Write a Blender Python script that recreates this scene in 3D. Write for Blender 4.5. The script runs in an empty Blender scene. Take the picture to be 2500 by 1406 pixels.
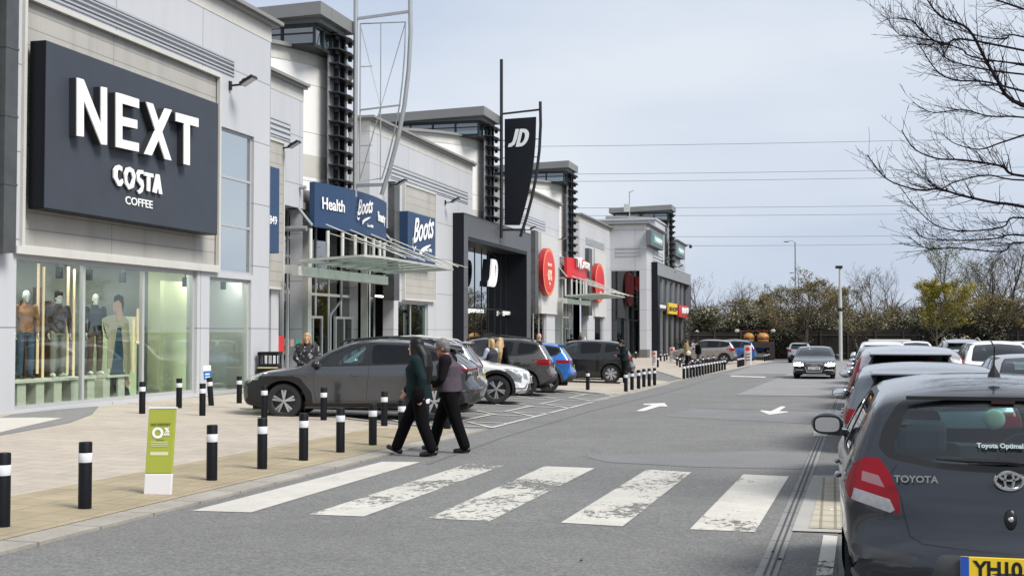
import bpy, bmesh, math, random
from mathutils import Vector, Matrix
from mathutils.bvhtree import BVHTree
R = math.radians
sc = bpy.context.scene
COL = sc.collection
random.seed(7)
# ---------------------------------------------------------------- camera, sky, sun, exposure
FP = 3050.0; PSI = R(14.43); PIT = math.atan(105/FP); EYE = Vector((0, 0, 1.68))
cd = bpy.data.cameras.new("camera"); cam = bpy.data.objects.new("camera", cd); COL.objects.link(cam)
cd.sensor_width = 36; cd.lens = FP/2500*36; cd.clip_start = .1; cd.clip_end = 5000
cam.location = EYE; cam.rotation_euler = (R(90)+PIT, 0, PSI)
sc.camera = cam
CM = cam.rotation_euler.to_matrix()
SUN_EL, SUN_AZ = R(50), R(112)      # azimuth measured clockwise from +Y
w = bpy.data.worlds.new("World"); sc.world = w; w.use_nodes = True
nt = w.node_tree; nt.nodes.clear()
def WN(t, **k):
    n = nt.nodes.new(t)
    for a, b in k.items(): setattr(n, a, b)
    return n
wo = WN('ShaderNodeOutputWorld'); bg = WN('ShaderNodeBackground')
sk = WN('ShaderNodeTexSky', sky_type='NISHITA', sun_disc=False, sun_elevation=SUN_EL, sun_rotation=SUN_AZ, air_density=1.0, dust_density=3.0, ozone_density=1.5)
tc = WN('ShaderNodeTexCoord'); mp = WN('ShaderNodeMapping'); mp.inputs['Scale'].default_value = (1, 1, 3.2)
ns = WN('ShaderNodeTexNoise'); ns.inputs['Scale'].default_value = 2.1; ns.inputs['Detail'].default_value = 6; ns.inputs['Roughness'].default_value = .45
rp = WN('ShaderNodeValToRGB'); rp.color_ramp.elements[0].position = .36; rp.color_ramp.elements[1].position = .62
rp.color_ramp.elements[0].color = (3.4, 3.88, 4.72, 1); rp.color_ramp.elements[1].color = (4.55, 4.85, 5.3, 1)
mx = WN('ShaderNodeMix', data_type='RGBA'); mx.inputs[0].default_value = .93
L = nt.links.new
L(tc.outputs['Generated'], mp.inputs[0]); L(mp.outputs[0], ns.inputs[0]); L(ns.outputs[0], rp.inputs[0])
L(sk.outputs[0], mx.inputs[6]); L(rp.outputs[0], mx.inputs[7]); L(mx.outputs[2], bg.inputs[0]); L(bg.outputs[0], wo.inputs[0])
bg.inputs[1].default_value = .1
sd = bpy.data.lights.new("sun", 'SUN'); sd.energy = 2.8; sd.angle = R(24); sd.color = (1, .95, .88)
so = bpy.data.objects.new("sun", sd); COL.objects.link(so)
sdir = Vector((math.sin(SUN_AZ)*math.cos(SUN_EL), math.cos(SUN_AZ)*math.cos(SUN_EL), math.sin(SUN_EL)))
so.rotation_euler = sdir.to_track_quat('Z', 'Y').to_euler(); so.location = (10, -5, 30)
sc.view_settings.view_transform = 'Standard'; sc.view_settings.look = 'None'; sc.view_settings.exposure = 0.8; sc.view_settings.gamma = 1
sc.cycles.max_bounces = 6; sc.cycles.transparent_max_bounces = 16; sc.cycles.glossy_bounces = 3; sc.cycles.diffuse_bounces = 3
sc.cycles.caustics_reflective = False; sc.cycles.caustics_refractive = False
# ---------------------------------------------------------------- where pixels of the photograph (2500 x 1406) lie in the place
SL = .0079; CR = .022
def gz(x, y): return -SL*min(y, 170) + CR*min(max(-6.5-x, 0), 9.3)
def ray(px, py): return CM @ Vector(((px-1250)/FP, (703-py)/FP, -1))
def fac(px, py, X):
    d = ray(px, py); t = X/d.x; p = EYE+d*t; return p
def fy(px, X): return fac(px, 808, X).y
def atY(px, py, Y):
    d = ray(px, py); return EYE+d*(Y/d.y)
def G(px, py):
    d = ray(px, py); z = 0; p = None
    for _ in range(12):
        t = (z-EYE.z)/d.z; p = EYE+d*t; z = gz(p.x, p.y)
    return Vector((p.x, p.y, z))
def atD(px, py, D): return EYE+ray(px, py)*D      # at D metres along the view axis
# ---------------------------------------------------------------- object helpers
def link(o, parent=None):
    COL.objects.link(o)
    if parent is not None: o.parent = parent
    return o
def tag(o, label=None, cat=None, group=None, kind=None):
    for k, v in (('label', label), ('category', cat), ('group', group), ('kind', kind)):
        if v: o[k] = v
    return o
def thing(name, label, cat, loc=(0, 0, 0), rz=0, group=None):
    o = bpy.data.objects.new(name, None); o.empty_display_size = .2; o.location = loc; o.rotation_euler = (0, 0, rz)
    link(o); return tag(o, label, cat, group)
def dup(root, loc=None, rz=None, label=None, group=None):
    r = root.copy(); COL.objects.link(r)
    if loc is not None: r.location = loc
    if rz is not None: r.rotation_euler = (0, 0, rz)
    if label: r['label'] = label
    if group: r['group'] = group
    for ch in root.children:
        c = ch.copy(); COL.objects.link(c); c.parent = r
        for g2 in ch.children:
            d = g2.copy(); COL.objects.link(d); d.parent = c
    return r
class MB:
    def __init__(s): s.v = []; s.f = []; s.m = []; s.mi = 0; s.M = None
    def add(s, vs, fs):
        b = len(s.v)
        for p in vs:
            p = Vector(p); s.v.append(s.M @ p if s.M else p)
        for q in fs: s.f.append([b+i for i in q]); s.m.append(s.mi)
        return s
    def box(s, x0, x1, y0, y1, z0, z1):
        return s.add([(x, y, z) for x in (x0, x1) for y in (y0, y1) for z in (z0, z1)],
              [(0, 1, 3, 2), (4, 6, 7, 5), (0, 4, 5, 1), (2, 3, 7, 6), (0, 2, 6, 4), (1, 5, 7, 3)])
    def quad(s, a, b, c, d): return s.add([a, b, c, d], [(0, 1, 2, 3)])
    def tube(s, pts, r, n=8, cap=True, sq=None):
        pts = [Vector(p) for p in pts]; N = len(pts); rs = r if isinstance(r, (list, tuple)) else [r]*N
        vs = []; ref = None
        for i, p in enumerate(pts):
            t = (pts[min(i+1, N-1)]-pts[max(i-1, 0)])
            if t.length < 1e-9: t = Vector((0, 0, 1))
            t.normalize()
            if ref is None:
                ref = Vector((0, 0, 1)) if abs(t.z) < .9 else Vector((1, 0, 0))
            u = t.cross(ref)
            if u.length < 1e-6: u = t.cross(Vector((0, 1, 0)))
            u.normalize(); v = t.cross(u); ref = -v if False else u.cross(t)
            for k in range(n):
                a = 2*math.pi*(k+(.5 if n == 4 else 0))/n; vs.append(p+(u*math.cos(a)+v*math.sin(a))*rs[i])
        fs = [(i*n+k, i*n+(k+1) % n, (i+1)*n+(k+1) % n, (i+1)*n+k) for i in range(N-1) for k in range(n)]
        if cap and n > 2: fs += [tuple(range(n-1, -1, -1)), tuple((N-1)*n+k for k in range(n))]
        return s.add(vs, fs)
    def bar(s, a, b, wd, hg, up=(0, 0, 1)):
        a, b = Vector(a), Vector(b); t = (b-a).normalized(); u = t.cross(Vector(up))
        if u.length < 1e-5: u = Vector((1, 0, 0))
        u.normalize(); v = u.cross(t); u *= wd/2; v *= hg/2
        return s.add([a-u-v, a+u-v, a+u+v, a-u+v, b-u-v, b+u-v, b+u+v, b-u+v],
              [(0, 3, 2, 1), (4, 5, 6, 7), (0, 1, 5, 4), (1, 2, 6, 5), (2, 3, 7, 6), (3, 0, 4, 7)])
    def prism(s, poly, a, b):
        """poly: list of 3-D points, extruded from offset a to offset b (vectors)"""
        n = len(poly); a, b = Vector(a), Vector(b)
        return s.add([Vector(p)+a for p in poly]+[Vector(p)+b for p in poly],
              [tuple(range(n-1, -1, -1)), tuple(range(n, 2*n))]+[(i, (i+1) % n, n+(i+1) % n, n+i) for i in range(n)])
    def lathe(s, prof, n=16, c=(0, 0, 0), ax=None, cap=True):
        c = Vector(c); vs = []
        for (r, z) in prof:
            for k in range(n):
                a = 2*math.pi*k/n; p = Vector((r*math.cos(a), r*math.sin(a), z)); vs.append(c+(ax @ p if ax else p))
        N = len(prof)
        fs = [(i*n+k, i*n+(k+1) % n, (i+1)*n+(k+1) % n, (i+1)*n+k) for i in range(N-1) for k in range(n)]
        if cap: fs += [tuple(range(n-1, -1, -1)), tuple((N-1)*n+k for k in range(n))]
        return s.add(vs, fs)
    def ell(s, c, r, n=12, m=8, rot=None):
        c = Vector(c); vs = []
        for i in range(1, m):
            th = math.pi*i/m
            for k in range(n):
                a = 2*math.pi*k/n; p = Vector((r[0]*math.sin(th)*math.cos(a), r[1]*math.sin(th)*math.sin(a), r[2]*math.cos(th)))
                vs.append(c+(rot @ p if rot else p))
        t = Vector((0, 0, r[2])); vs.append(c+(rot @ t if rot else t)); vs.append(c-(rot @ t if rot else t))
        T = (m-1)*n
        fs = [(i*n+k, (i+1)*n+k, (i+1)*n+(k+1) % n, i*n+(k+1) % n) for i in range(m-2) for k in range(n)]
        fs += [(T, k, (k+1) % n) for k in range(n)]+[(T+1, (m-2)*n+(k+1) % n, (m-2)*n+k) for k in range(n)]
        return s.add(vs, fs)
    def build(s, name, mats, parent=None, world=True, smooth=False, bevel=0, fix=True):
        me = bpy.data.meshes.new(name)
        vs = s.v
        if parent is not None and world:
            pr = parent; I = Matrix.Identity(4)
            while pr is not None:
                I = Matrix.LocRotScale(pr.location, pr.rotation_euler, None) @ I; pr = pr.parent
            I = I.inverted(); vs = [I @ p for p in vs]
        me.from_pydata([tuple(p) for p in vs], [], s.f)
        if not isinstance(mats, (list, tuple)): mats = [mats]
        for m in mats: me.materials.append(m)
        if len(mats) > 1: me.polygons.foreach_set('material_index', s.m)
        if fix:
            bm = bmesh.new(); bm.from_mesh(me); bmesh.ops.recalc_face_normals(bm, faces=bm.faces); bm.to_mesh(me); bm.free()
        o = bpy.data.objects.new(name, me); link(o, parent)
        if smooth:
            me.polygons.foreach_set('use_smooth', [True]*len(me.polygons))
            try: me.set_sharp_from_angle(angle=R(40))
            except Exception: pass
        if bevel:
            b = o.modifiers.new('b', 'BEVEL'); b.width = bevel; b.segments = 2; b.limit_method = 'ANGLE'
        return o
def text(name, body, size, mat, parent, pos, ux=(0, 1, 0), uy=(0, 0, 1), ext=.01, bold=0, shear=0, align='CENTER', sx=1, space=1):
    """lettering: ux reading direction, uy up; pos = centre of the baseline; world coordinates"""
    cu = bpy.data.curves.new(name, 'FONT'); cu.body = body; cu.size = size; cu.extrude = ext; cu.offset = bold; cu.shear = shear
    cu.align_x = align; cu.space_character = space; cu.resolution_u = 3
    t = bpy.data.objects.new('tmp', cu); COL.objects.link(t)
    dg = bpy.context.evaluated_depsgraph_get(); me = bpy.data.meshes.new_from_object(t.evaluated_get(dg))
    bpy.data.objects.remove(t); bpy.data.curves.remove(cu)
    ux, uy = Vector(ux).normalized(), Vector(uy).normalized(); uz = ux.cross(uy)
    T = Matrix(((ux.x*sx, uy.x, uz.x, pos[0]), (ux.y*sx, uy.y, uz.y, pos[1]), (ux.z*sx, uy.z, uz.z, pos[2]), (0, 0, 0, 1)))
    if parent is not None:
        pr = parent; I = Matrix.Identity(4)
        while pr is not None:
            I = Matrix.LocRotScale(pr.location, pr.rotation_euler, None) @ I; pr = pr.parent
        T = I.inverted() @ T
    me.transform(T); me.materials.clear(); me.materials.append(mat); me.name = name
    o = bpy.data.objects.new(name, me); link(o, parent); return o
# ---------------------------------------------------------------- materials
MATS = {}
def mat(name, col, rough=.6, metal=0, spec=.5, noise=None, bump=None, emit=None, coat=0, var=None, coord='Object', brick=None, streak=0):
    """noise=(scale, amount): value variation; bump=(scale, strength); brick=(w,h,mortar,axis,seam colour factor)"""
    if name in MATS: return MATS[name]
    m = bpy.data.materials.new(name); m.use_nodes = True; MATS[name] = m
    t = m.node_tree; b = t.nodes['Principled BSDF']; ln = t.links.new
    b.inputs['Base Color'].default_value = (*col, 1); b.inputs['Roughness'].default_value = rough; b.inputs['Metallic'].default_value = metal
    b.inputs['Specular IOR Level'].default_value = spec; b.inputs['Coat Weight'].default_value = coat; b.inputs['Coat Roughness'].default_value = .05
    if emit: b.inputs['Emission Color'].default_value = (*emit[0], 1); b.inputs['Emission Strength'].default_value = emit[1]
    cur = None
    def N(tp): return t.nodes.new(tp)
    tcn = N('ShaderNodeTexCoord') if (noise or bump or brick or streak or var) else None
    def mixc(fac, c0, c1, mode='MIX'):
        x = N('ShaderNodeMix'); x.data_type = 'RGBA'; x.blend_type = mode
        for i, v in ((0, fac), (6, c0), (7, c1)):
            if hasattr(v, 'links'): ln(v, x.inputs[i])
            elif i == 0: x.inputs[0].default_value = v
            else: x.inputs[i].default_value = (*v, 1)
        return x.outputs[2]
    cur = col
    def nz(scale, detail=4, rough_=.6, mapsc=None):
        n = N('ShaderNodeTexNoise'); n.inputs['Scale'].default_value = scale; n.inputs['Detail'].default_value = detail; n.inputs['Roughness'].default_value = rough_
        if mapsc:
            mpp = N('ShaderNodeMapping'); mpp.inputs['Scale'].default_value = mapsc; ln(tcn.outputs[coord], mpp.inputs[0]); ln(mpp.outputs[0], n.inputs[0])
        else: ln(tcn.outputs[coord], n.inputs[0])
        return n.outputs[0]
    def ramp(src, a, b_, c0, c1):
        r = N('ShaderNodeMapRange'); r.inputs[1].default_value = a; r.inputs[2].default_value = b_; r.inputs[3].default_value = c0; r.inputs[4].default_value = c1; ln(src, r.inputs[0]); return r.outputs[0]
    for (sc_, am) in (noise if isinstance(noise, list) else [noise] if noise else []):
        f = ramp(nz(sc_), .3, .7, 0, 1)
        cur = mixc(f, cur, tuple(max(0, c*(1-am)) for c in col)) if cur is col else mixc(f, cur, mixc(1.0, cur, (1-am,)*3, 'MULTIPLY'))
    if var:   # (scale, colour2, lo, hi)
        cur = mixc(ramp(nz(var[0]), var[2], var[3], 0, 1), cur, var[1])
    if streak:
        f = ramp(nz(1.2, 5, .6, (1.5, 1.5, .12)), .45, .75, 0, streak)
        cur = mixc(f, cur, mixc(1.0, cur, (.55, .54, .5), 'MULTIPLY'))
    if brick:
        sp = N('ShaderNodeSeparateXYZ'); ln(tcn.outputs[coord], sp.inputs[0]); cb = N('ShaderNodeCombineXYZ')
        ax = brick[3]; ln(sp.outputs['XYZ'.index(ax[0])], cb.inputs[0]); ln(sp.outputs['XYZ'.index(ax[1])], cb.inputs[1])
        bt = N('ShaderNodeTexBrick'); ln(cb.outputs[0], bt.inputs[0]); bt.offset = brick[5] if len(brick) > 5 else 0
        bt.inputs['Scale'].default_value = 1; bt.inputs['Mortar Size'].default_value = brick[2]; bt.inputs['Brick Width'].default_value = brick[0]; bt.inputs['Row Height'].default_value = brick[1]
        bt.inputs['Mortar Smooth'].default_value = 0; bt.inputs['Bias'].default_value = 0
        v = brick[6] if len(brick) > 6 else .06
        bt.inputs['Color1'].default_value = (1, 1, 1, 1); bt.inputs['Color2'].default_value = (1-v, 1-v, 1-v, 1); bt.inputs['Mortar'].default_value = (brick[4],)*3+(1,)
        cur = mixc(1.0, cur, bt.outputs[0], 'MULTIPLY')
    if cur is not col: ln(cur, b.inputs['Base Color'])
    if bump:
        bp = N('ShaderNodeBump'); bp.inputs['Strength'].default_value = bump[1]; bp.inputs['Distance'].default_value = .02
        ln(nz(bump[0], 6, .7), bp.inputs['Height']); ln(bp.outputs[0], b.inputs['Normal'])
    return m
def glass(name, tint=(.7, .8, .78), refl=.12, rough=.0):
    """clear pane: tinted see-through plus a Fresnel reflection"""
    if name in MATS: return MATS[name]
    m = bpy.data.materials.new(name); m.use_nodes = True; MATS[name] = m; t = m.node_tree; t.nodes.clear(); ln = t.links.new
    o = t.nodes.new('ShaderNodeOutputMaterial'); mixn = t.nodes.new('ShaderNodeMixShader'); tr = t.nodes.new('ShaderNodeBsdfTransparent'); g = t.nodes.new('ShaderNodeBsdfGlossy')
    lw = t.nodes.new('ShaderNodeLayerWeight'); lw.inputs[0].default_value = .5
    pw = t.nodes.new('ShaderNodeMath'); pw.operation = 'POWER'; pw.inputs[1].default_value = 4.0
    ma = t.nodes.new('ShaderNodeMath'); ma.operation = 'MULTIPLY_ADD'; ma.use_clamp = True; ma.inputs[1].default_value = 1-refl; ma.inputs[2].default_value = refl
    tr.inputs[0].default_value = (*tint, 1); g.inputs[0].default_value = (.95, .98, 1, 1); g.inputs[1].default_value = rough
    ln(lw.outputs['Facing'], pw.inputs[0]); ln(pw.outputs[0], ma.inputs[0]); ln(ma.outputs[0], mixn.inputs[0]); ln(tr.outputs[0], mixn.inputs[1]); ln(g.outputs[0], mixn.inputs[2]); ln(mixn.outputs[0], o.inputs[0])
    return m
def bpanel(n, c, bw, bh, ax='YZ', mortar=.014, seam=.45, **k): return mat(n, c, brick=(bw, bh, mortar, ax, seam, k.pop('off', 0), k.pop('v', .04)), **k)
WALL = bpanel('wall_panel', (.50, .515, .545), 4.0, 1.75, rough=.45, noise=(.35, .06), streak=.12)
WALLX = bpanel('wall_panel_return', (.50, .515, .545), 3.1, 1.75, ax='XZ', rough=.45, noise=(.35, .06), streak=.12)
BAND = mat('pale_band', (.56, .56, .53), .6, noise=(1.2, .1), streak=.25)
DRUMW = bpanel('white_render', (.78, .78, .76), 99, 1.85, rough=.3, noise=(.5, .05), streak=.12, v=0.0)
COPE = mat('coping_metal', (.25, .25, .245), .5, noise=(1.5, .15))
CLAD = bpanel('stone_cladding', (.42, .41, .385), 5.2, .34, mortar=.012, seam=.62, rough=.8, noise=(1.1, .1), streak=.4, v=.04)
CREAM = mat('cream_panel', (.46, .46, .44), .6, noise=(1, .06), streak=.12)
LOUV = mat('louvre_metal', (.42, .44, .47), .4, metal=.2)
GREYM = mat('grey_metal', (.38, .40, .41), .4, metal=.4, noise=(3, .1))
PALEM = mat('pale_metal', (.52, .53, .5), .5, metal=.1, noise=(2, .2))
DARKM = mat('dark_metal', (.025, .027, .03), .4, spec=.3, noise=(3, .3))
SLABM = bpanel('lantern_fascia', (.20, .205, .205), 2.5, 9, ax='YZ', rough=.5, noise=(1, .1))
FRAME = mat('window_frame', (.45, .46, .47), .4, metal=.2)
SIGNG = mat('sign_charcoal', (.048, .057, .074), .55, spec=.3, noise=(1.5, .12))
BLACK = mat('black_panel', (.006, .008, .013), .45, spec=.25, noise=(2, .2))
PORT = bpanel('portal_panel', (.085, .09, .10), 2.0, 1.9, rough=.45, noise=(.8, .1))
NAVY = mat('sign_navy', (.030, .062, .135), .5, spec=.3, noise=(1.5, .06))
REDS = mat('sign_red', (.6, .022, .03), .4, noise=(1.5, .06))
WHT = mat('white_lettering', (.85, .86, .86), .5)
GLT = glass('tinted_glass', (.10, .16, .16), .28)
GLD = glass('dark_glass', (.05, .07, .075), .10)
GLC = glass('clear_glass', (.90, .95, .92), .045)
GLL = glass('canopy_glass', (.60, .71, .68), .04)
GLU = glass('upper_glass', (.45, .6, .6), .62)
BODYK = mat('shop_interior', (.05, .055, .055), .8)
# ---------------------------------------------------------------- ground
def sheet(name, polys, m, dz, kind='structure', cut=True, skirt=0):
    """flat polygons (x,y lists) draped on the sloping ground dz above it"""
    bm = bmesh.new()
    for poly in polys:
        f = bm.faces.new([bm.verts.new((p[0], p[1], 0)) for p in poly])
    if cut:
        for x in (-6.5, -15.8): bmesh.ops.bisect_plane(bm, geom=bm.verts[:]+bm.edges[:]+bm.faces[:], plane_co=(x, 0, 0), plane_no=(1, 0, 0))
        bmesh.ops.bisect_plane(bm, geom=bm.verts[:]+bm.edges[:]+bm.faces[:], plane_co=(0, 170, 0), plane_no=(0, 1, 0))
    for v in bm.verts: v.co.z = gz(v.co.x, v.co.y)+dz
    bmesh.ops.recalc_face_normals(bm, faces=bm.faces)
    for f in bm.faces:
        if f.normal.z < 0: f.normal_flip()
    if skirt:
        be = [e for e in bm.edges if e.is_boundary]; r = bmesh.ops.extrude_edge_only(bm, edges=be)
        for v in r['geom']:
            if isinstance(v, bmesh.types.BMVert): v.co.z -= skirt
    me = bpy.data.meshes.new(name); bm.to_mesh(me); bm.free(); me.materials.append(m)
    o = bpy.data.objects.new(name, me); link(o)
    if kind: o['kind'] = kind
    return o
def gp(*pts): return [tuple(G(*p)[:2]) for p in pts]
ASPH = mat('asphalt', (.27, .272, .27), .9, noise=[(.25, .12), (3, .15), (18, .3), (40, .45)], bump=(30, .8), coord='Object')
ASPHR = mat('road_asphalt', (.285, .287, .283), .9, noise=[(.35, .16), (2.5, .12), (16, .28), (38, .55)], bump=(30, .9))
ASPHN = mat('newer_asphalt', (.29, .29, .292), .85, noise=[(.5, .16), (6, .12), (30, .35)], bump=(60, .3))
ASPHD = mat('damp_patch_asphalt', (.205,.207,.212), .85, noise=[(.6, .2), (30, .3)], bump=(60, .4))
EARTH = mat('verge_earth', (.09, .09, .05), .95, noise=[(.3, .4), (3, .3)])
PAVE = mat('paving_slabs', (.47, .42, .355), .8, noise=[(.5, .13), (6, .12), (50, .1)], brick=(.6, .4, .012, 'XY', .7, .5, .12), bump=(40, .15))
KERB = mat('kerb_stone', (.36, .34, .30), .85, noise=[(1.5, .25), (20, .2)], brick=(50, .9, .015, 'XY', .5, 0, .08))
def tactile():
    m = mat('tactile_paving', (.47, .395, .262), .8, noise=[(1.1, .28), (12, .12)], brick=(.4, .4, .012, 'XY', .7, 0, .12))
    t = m.node_tree; tcn = t.nodes.new('ShaderNodeTexCoord'); vo = t.nodes.new('ShaderNodeTexVoronoi'); vo.inputs['Scale'].default_value = 15; vo.inputs['Randomness'].default_value = 0
    mr = t.nodes.new('ShaderNodeMapRange'); mr.inputs[1].default_value = .25; mr.inputs[2].default_value = .4; mr.inputs[3].default_value = 1; mr.inputs[4].default_value = 0
    bp = t.nodes.new('ShaderNodeBump'); bp.inputs['Distance'].default_value = .01; bp.inputs['Strength'].default_value = 1
    t.links.new(tcn.outputs['Object'], vo.inputs[0]); t.links.new(vo.outputs[0], mr.inputs[0]); t.links.new(mr.outputs[0], bp.inputs['Height']); t.links.new(bp.outputs[0], t.nodes['Principled BSDF'].inputs['Normal'])
    b = t.nodes['Principled BSDF']; src = b.inputs['Base Color'].links[0].from_socket
    mu = t.nodes.new('ShaderNodeMix'); mu.data_type = 'RGBA'; mu.blend_type = 'MULTIPLY'; mu.inputs[0].default_value = 1
    mr2 = t.nodes.new('ShaderNodeMapRange'); mr2.inputs[1].default_value = .3; mr2.inputs[2].default_value = .45; mr2.inputs[3].default_value = 1.0; mr2.inputs[4].default_value = .8
    t.links.new(vo.outputs[0], mr2.inputs[0]); t.links.new(src, mu.inputs[6]); t.links.new(mr2.outputs[0], mu.inputs[7]); t.links.new(mu.outputs[2], b.inputs['Base Color'])
    return m
TACT = tactile()
def wornpaint(name, col, wear, sc_=5):
    m = mat(name, col, .75, noise=[(.9, .16), (5, .14), (30, .12)]); t = m.node_tree; b = t.nodes['Principled BSDF']; out = t.nodes['Material Output']
    tcn = t.nodes.new('ShaderNodeTexCoord'); mpp = t.nodes.new('ShaderNodeMapping'); mpp.inputs['Scale'].default_value = (1, .55, 1)
    n1 = t.nodes.new('ShaderNodeTexNoise'); n1.inputs['Scale'].default_value = sc_; n1.inputs['Detail'].default_value = 9; n1.inputs['Roughness'].default_value = .72
    n2 = t.nodes.new('ShaderNodeTexNoise'); n2.inputs['Scale'].default_value = .8; n2.inputs['Detail'].default_value = 2
    ad = t.nodes.new('ShaderNodeMath'); ad.operation = 'MULTIPLY_ADD'; ad.inputs[1].default_value = .7
    mr = t.nodes.new('ShaderNodeMapRange'); mr.inputs[1].default_value = wear-.045; mr.inputs[2].default_value = wear+.03; mr.inputs[3].default_value = 1; mr.inputs[4].default_value = 0
    tr = t.nodes.new('ShaderNodeBsdfTransparent'); ms = t.nodes.new('ShaderNodeMixShader'); ln = t.links.new
    ln(tcn.outputs['Object'], mpp.inputs[0]); ln(mpp.outputs[0], n1.inputs[0]); ln(tcn.outputs['Object'], n2.inputs[0]); ln(n2.outputs[0], ad.inputs[0]); ln(n1.outputs[0], ad.inputs[2]); ln(ad.outputs[0], mr.inputs[0])
    ln(mr.outputs[0], ms.inputs[0]); ln(tr.outputs[0], ms.inputs[1]); ln(b.outputs[0], ms.inputs[2]); ln(ms.outputs[0], out.inputs[0]); return m
PAINT = wornpaint('fresh_white_paint', (.58, .565, .515), 1.04, 9)
PAINTW = wornpaint('worn_white_paint', (.57, .555, .505), .965, 15)
PAINTV = wornpaint('very_worn_paint', (.56, .55, .50), .925, 15)
sheet('ground', [[(-1500, -60), (1500, -60), (1500, 170), (-1500, 170)], [(-1500, 170), (1500, 170), (1500, 3000), (-1500, 3000)]], EARTH, -.012)
sheet('car_park', [[(-40, -30), (90, -30), (90, 116), (-9, 116), (-9, 140), (-40, 140)]], ASPH, -.006)
KX = -6.35
sheet('road', [[(KX, -20), (-.25, -20), (.1, 20), (.15, 110), (KX+.3, 110), (KX, 40)]], ASPHR, 0)
# paved plaza by the crossing, the walk along the shops and the islands between the bays
def PX(*a): return [G(*p).xy for p in a]
isl = PX((1172, 1050), (1095, 1048), (940, 1036), (790, 1018), (640, 1003), (590, 1000))
yb = isl[-1].y
pav = [[(-15.7, -20), (KX, -20), tuple(isl[0]), tuple(isl[1]), tuple(isl[2]), tuple(isl[3]), tuple(isl[4]), tuple(isl[5]), (-12.6, yb+.2), (-15.7, yb+.3)]]
sheet('pavement', pav, PAVE, .022, skirt=.05)
i2 = PX((1282, 948), (1340, 950), (1478, 962), (1640, 933))
y2a, y2b = i2[0].y, i2[3].y
sheet('shop_front_walk', [[(-19.5, yb+.2), (-12.6, yb+.2), (-12.6, 150), (-19.5, 150)]], PAVE, .03, skirt=.05)
sheet('paved_island', [[(-12.6, i2[0].y+.3), tuple(i2[0]), tuple(i2[1]), tuple(i2[2]), (KX+.1, i2[2].y+.8), (KX+.1, i2[3].y-2), tuple(i2[3]), (-8.0, i2[3].y+2.6), (-12.6, i2[3].y+4)]], PAVE, .022, skirt=.05)
i3 = PX((1560, 925), (1660, 916), (1740, 912), (1890, 880))
sheet('paved_island', [[(-12.6, i3[1].y+3), tuple(G(1600, 905).xy), tuple(G(1668, 926).xy), tuple(G(1889, 881).xy), (-10, 116), (-12.6, 116)]], PAVE, .022, skirt=.05)
# tactile strip and kerb edge along the crossing
def strip(y0, y1, xa, xb, n=1): return [[(xa, y0), (xb, y0), (xb, y1), (xa, y1)]]
tL = G(440, 1215)
sheet('tactile_strip', [[(KX-1.9, 3), (KX-.32, 3), (KX-.32, isl[1].y-.3), (KX-.9, isl[1].y-.2), (KX-1.9, isl[2].y-1.2)]], TACT, .027)
sheet('kerb', [[(KX-.3, -20), (KX+.03, -20), (KX+.03, isl[0].y), (KX-.3, isl[0].y-.1)]], KERB, .026, skirt=.05)
sheet('kerb', [[(KX-.2, isl[2].y+11), (KX+.02, isl[2].y+11), (KX+.2, 104), (KX, 104)]], KERB, .026, skirt=.05)
kb = MB()
for a, b_ in zip(isl[1:], isl[2:]):
    for (p, q) in ((a, b_),):
        kb.bar((p.x, p.y, gz(p.x, p.y)-.03), (q.x, q.y, gz(q.x, q.y)-.03), .14, .15)
o = kb.build('kerb_edge', KERB); o['kind'] = 'structure'
# grey swirl band in the plaza by the shop window
SW = mat('grey_paving_band', (.19, .19, .19), .85, noise=[(8, .2)])
def arcb(pts1, pts2): return [gp(*pts1)+gp(*pts2[::-1])]
sheet('paving_band', arcb([(-60, 1040), (30, 1014), (130, 1003), (242, 994)], [(-60, 1078), (0, 1066), (90, 1050), (170, 1035), (225, 1014)]), SW, .028)
sheet('paving_band_light', arcb([(-60, 1030), (0, 1024), (80, 1023), (152, 1024)], [(-60, 1072), (0, 1060), (60, 1045), (110, 1034)]), mat('pale_paving', (.5, .48, .44), .8, noise=(5, .1)), .033)
# drainage channel, right-hand line, crossing island
sheet('drainage_channel', [gp((1842, 1406), (1897, 1406), (2006, 1100), (2052, 970), (2078, 890), (2072, 890), (2040, 970), (1981, 1100)) + []], mat('concrete_channel', (.27, .27, .265), .85, noise=[(3, .2), (25, .2)], brick=(9, .9, .02, 'XY', .5, 0, .12)), .006)
sheet('drainage_channel', [[(p[0], p[1]) for p in ((-.62, 3), (-.42, 3), (G(1897, 1406).x, G(1897, 1406).y), (G(1842, 1406).x, G(1842, 1406).y))]], MATS['concrete_channel'], .006)
GRT = mat('channel_slot', (.05, .05, .05), .8)
sheet('channel_grate', [gp((1862, 1406), (1868, 1406), (1989, 1100), (2045, 970), (2043, 970), (1985, 1100))], GRT, .010)
sheet('channel_grate', [gp((1878, 1406), (1884, 1406), (1998, 1100), (2049, 970), (2047, 970), (1994, 1100))], GRT, .010)
sheet('concrete_pad', [gp((1933, 1298), (2080, 1303), (2120, 1162), (1985, 1162))], mat('concrete_pad', (.36, .35, .33), .85, noise=[(2, .12), (20, .1)]), .012)
sheet('concrete_pad', [gp((1985, 1066), (2060, 1066), (2075, 1040), (1990, 1040))], MATS['concrete_pad'], .012)
sheet('tactile_pad', [gp((1975, 1292), (2080, 1296), (2100, 1168), (2010, 1168))], mat('tactile_pad', (.46, .42, .33), .85, noise=[(4, .2)], brick=(.13, .4, .014, 'XY', .5, 0, .15)), .017)
sheet('bay_line', [gp((1992, 1406), (2033, 1406), (2045, 1310), (2010, 1307))], PAINTW, .008)
sheet('bay_line', [gp((2066, 1040), (2080, 1040), (2100, 956), (2088, 956))], PAINTW, .016)
sheet('bay_line', [gp((2046, 1155), (2066, 1155), (2085, 1090), (2066, 1090))], PAINTW, .018)
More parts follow.
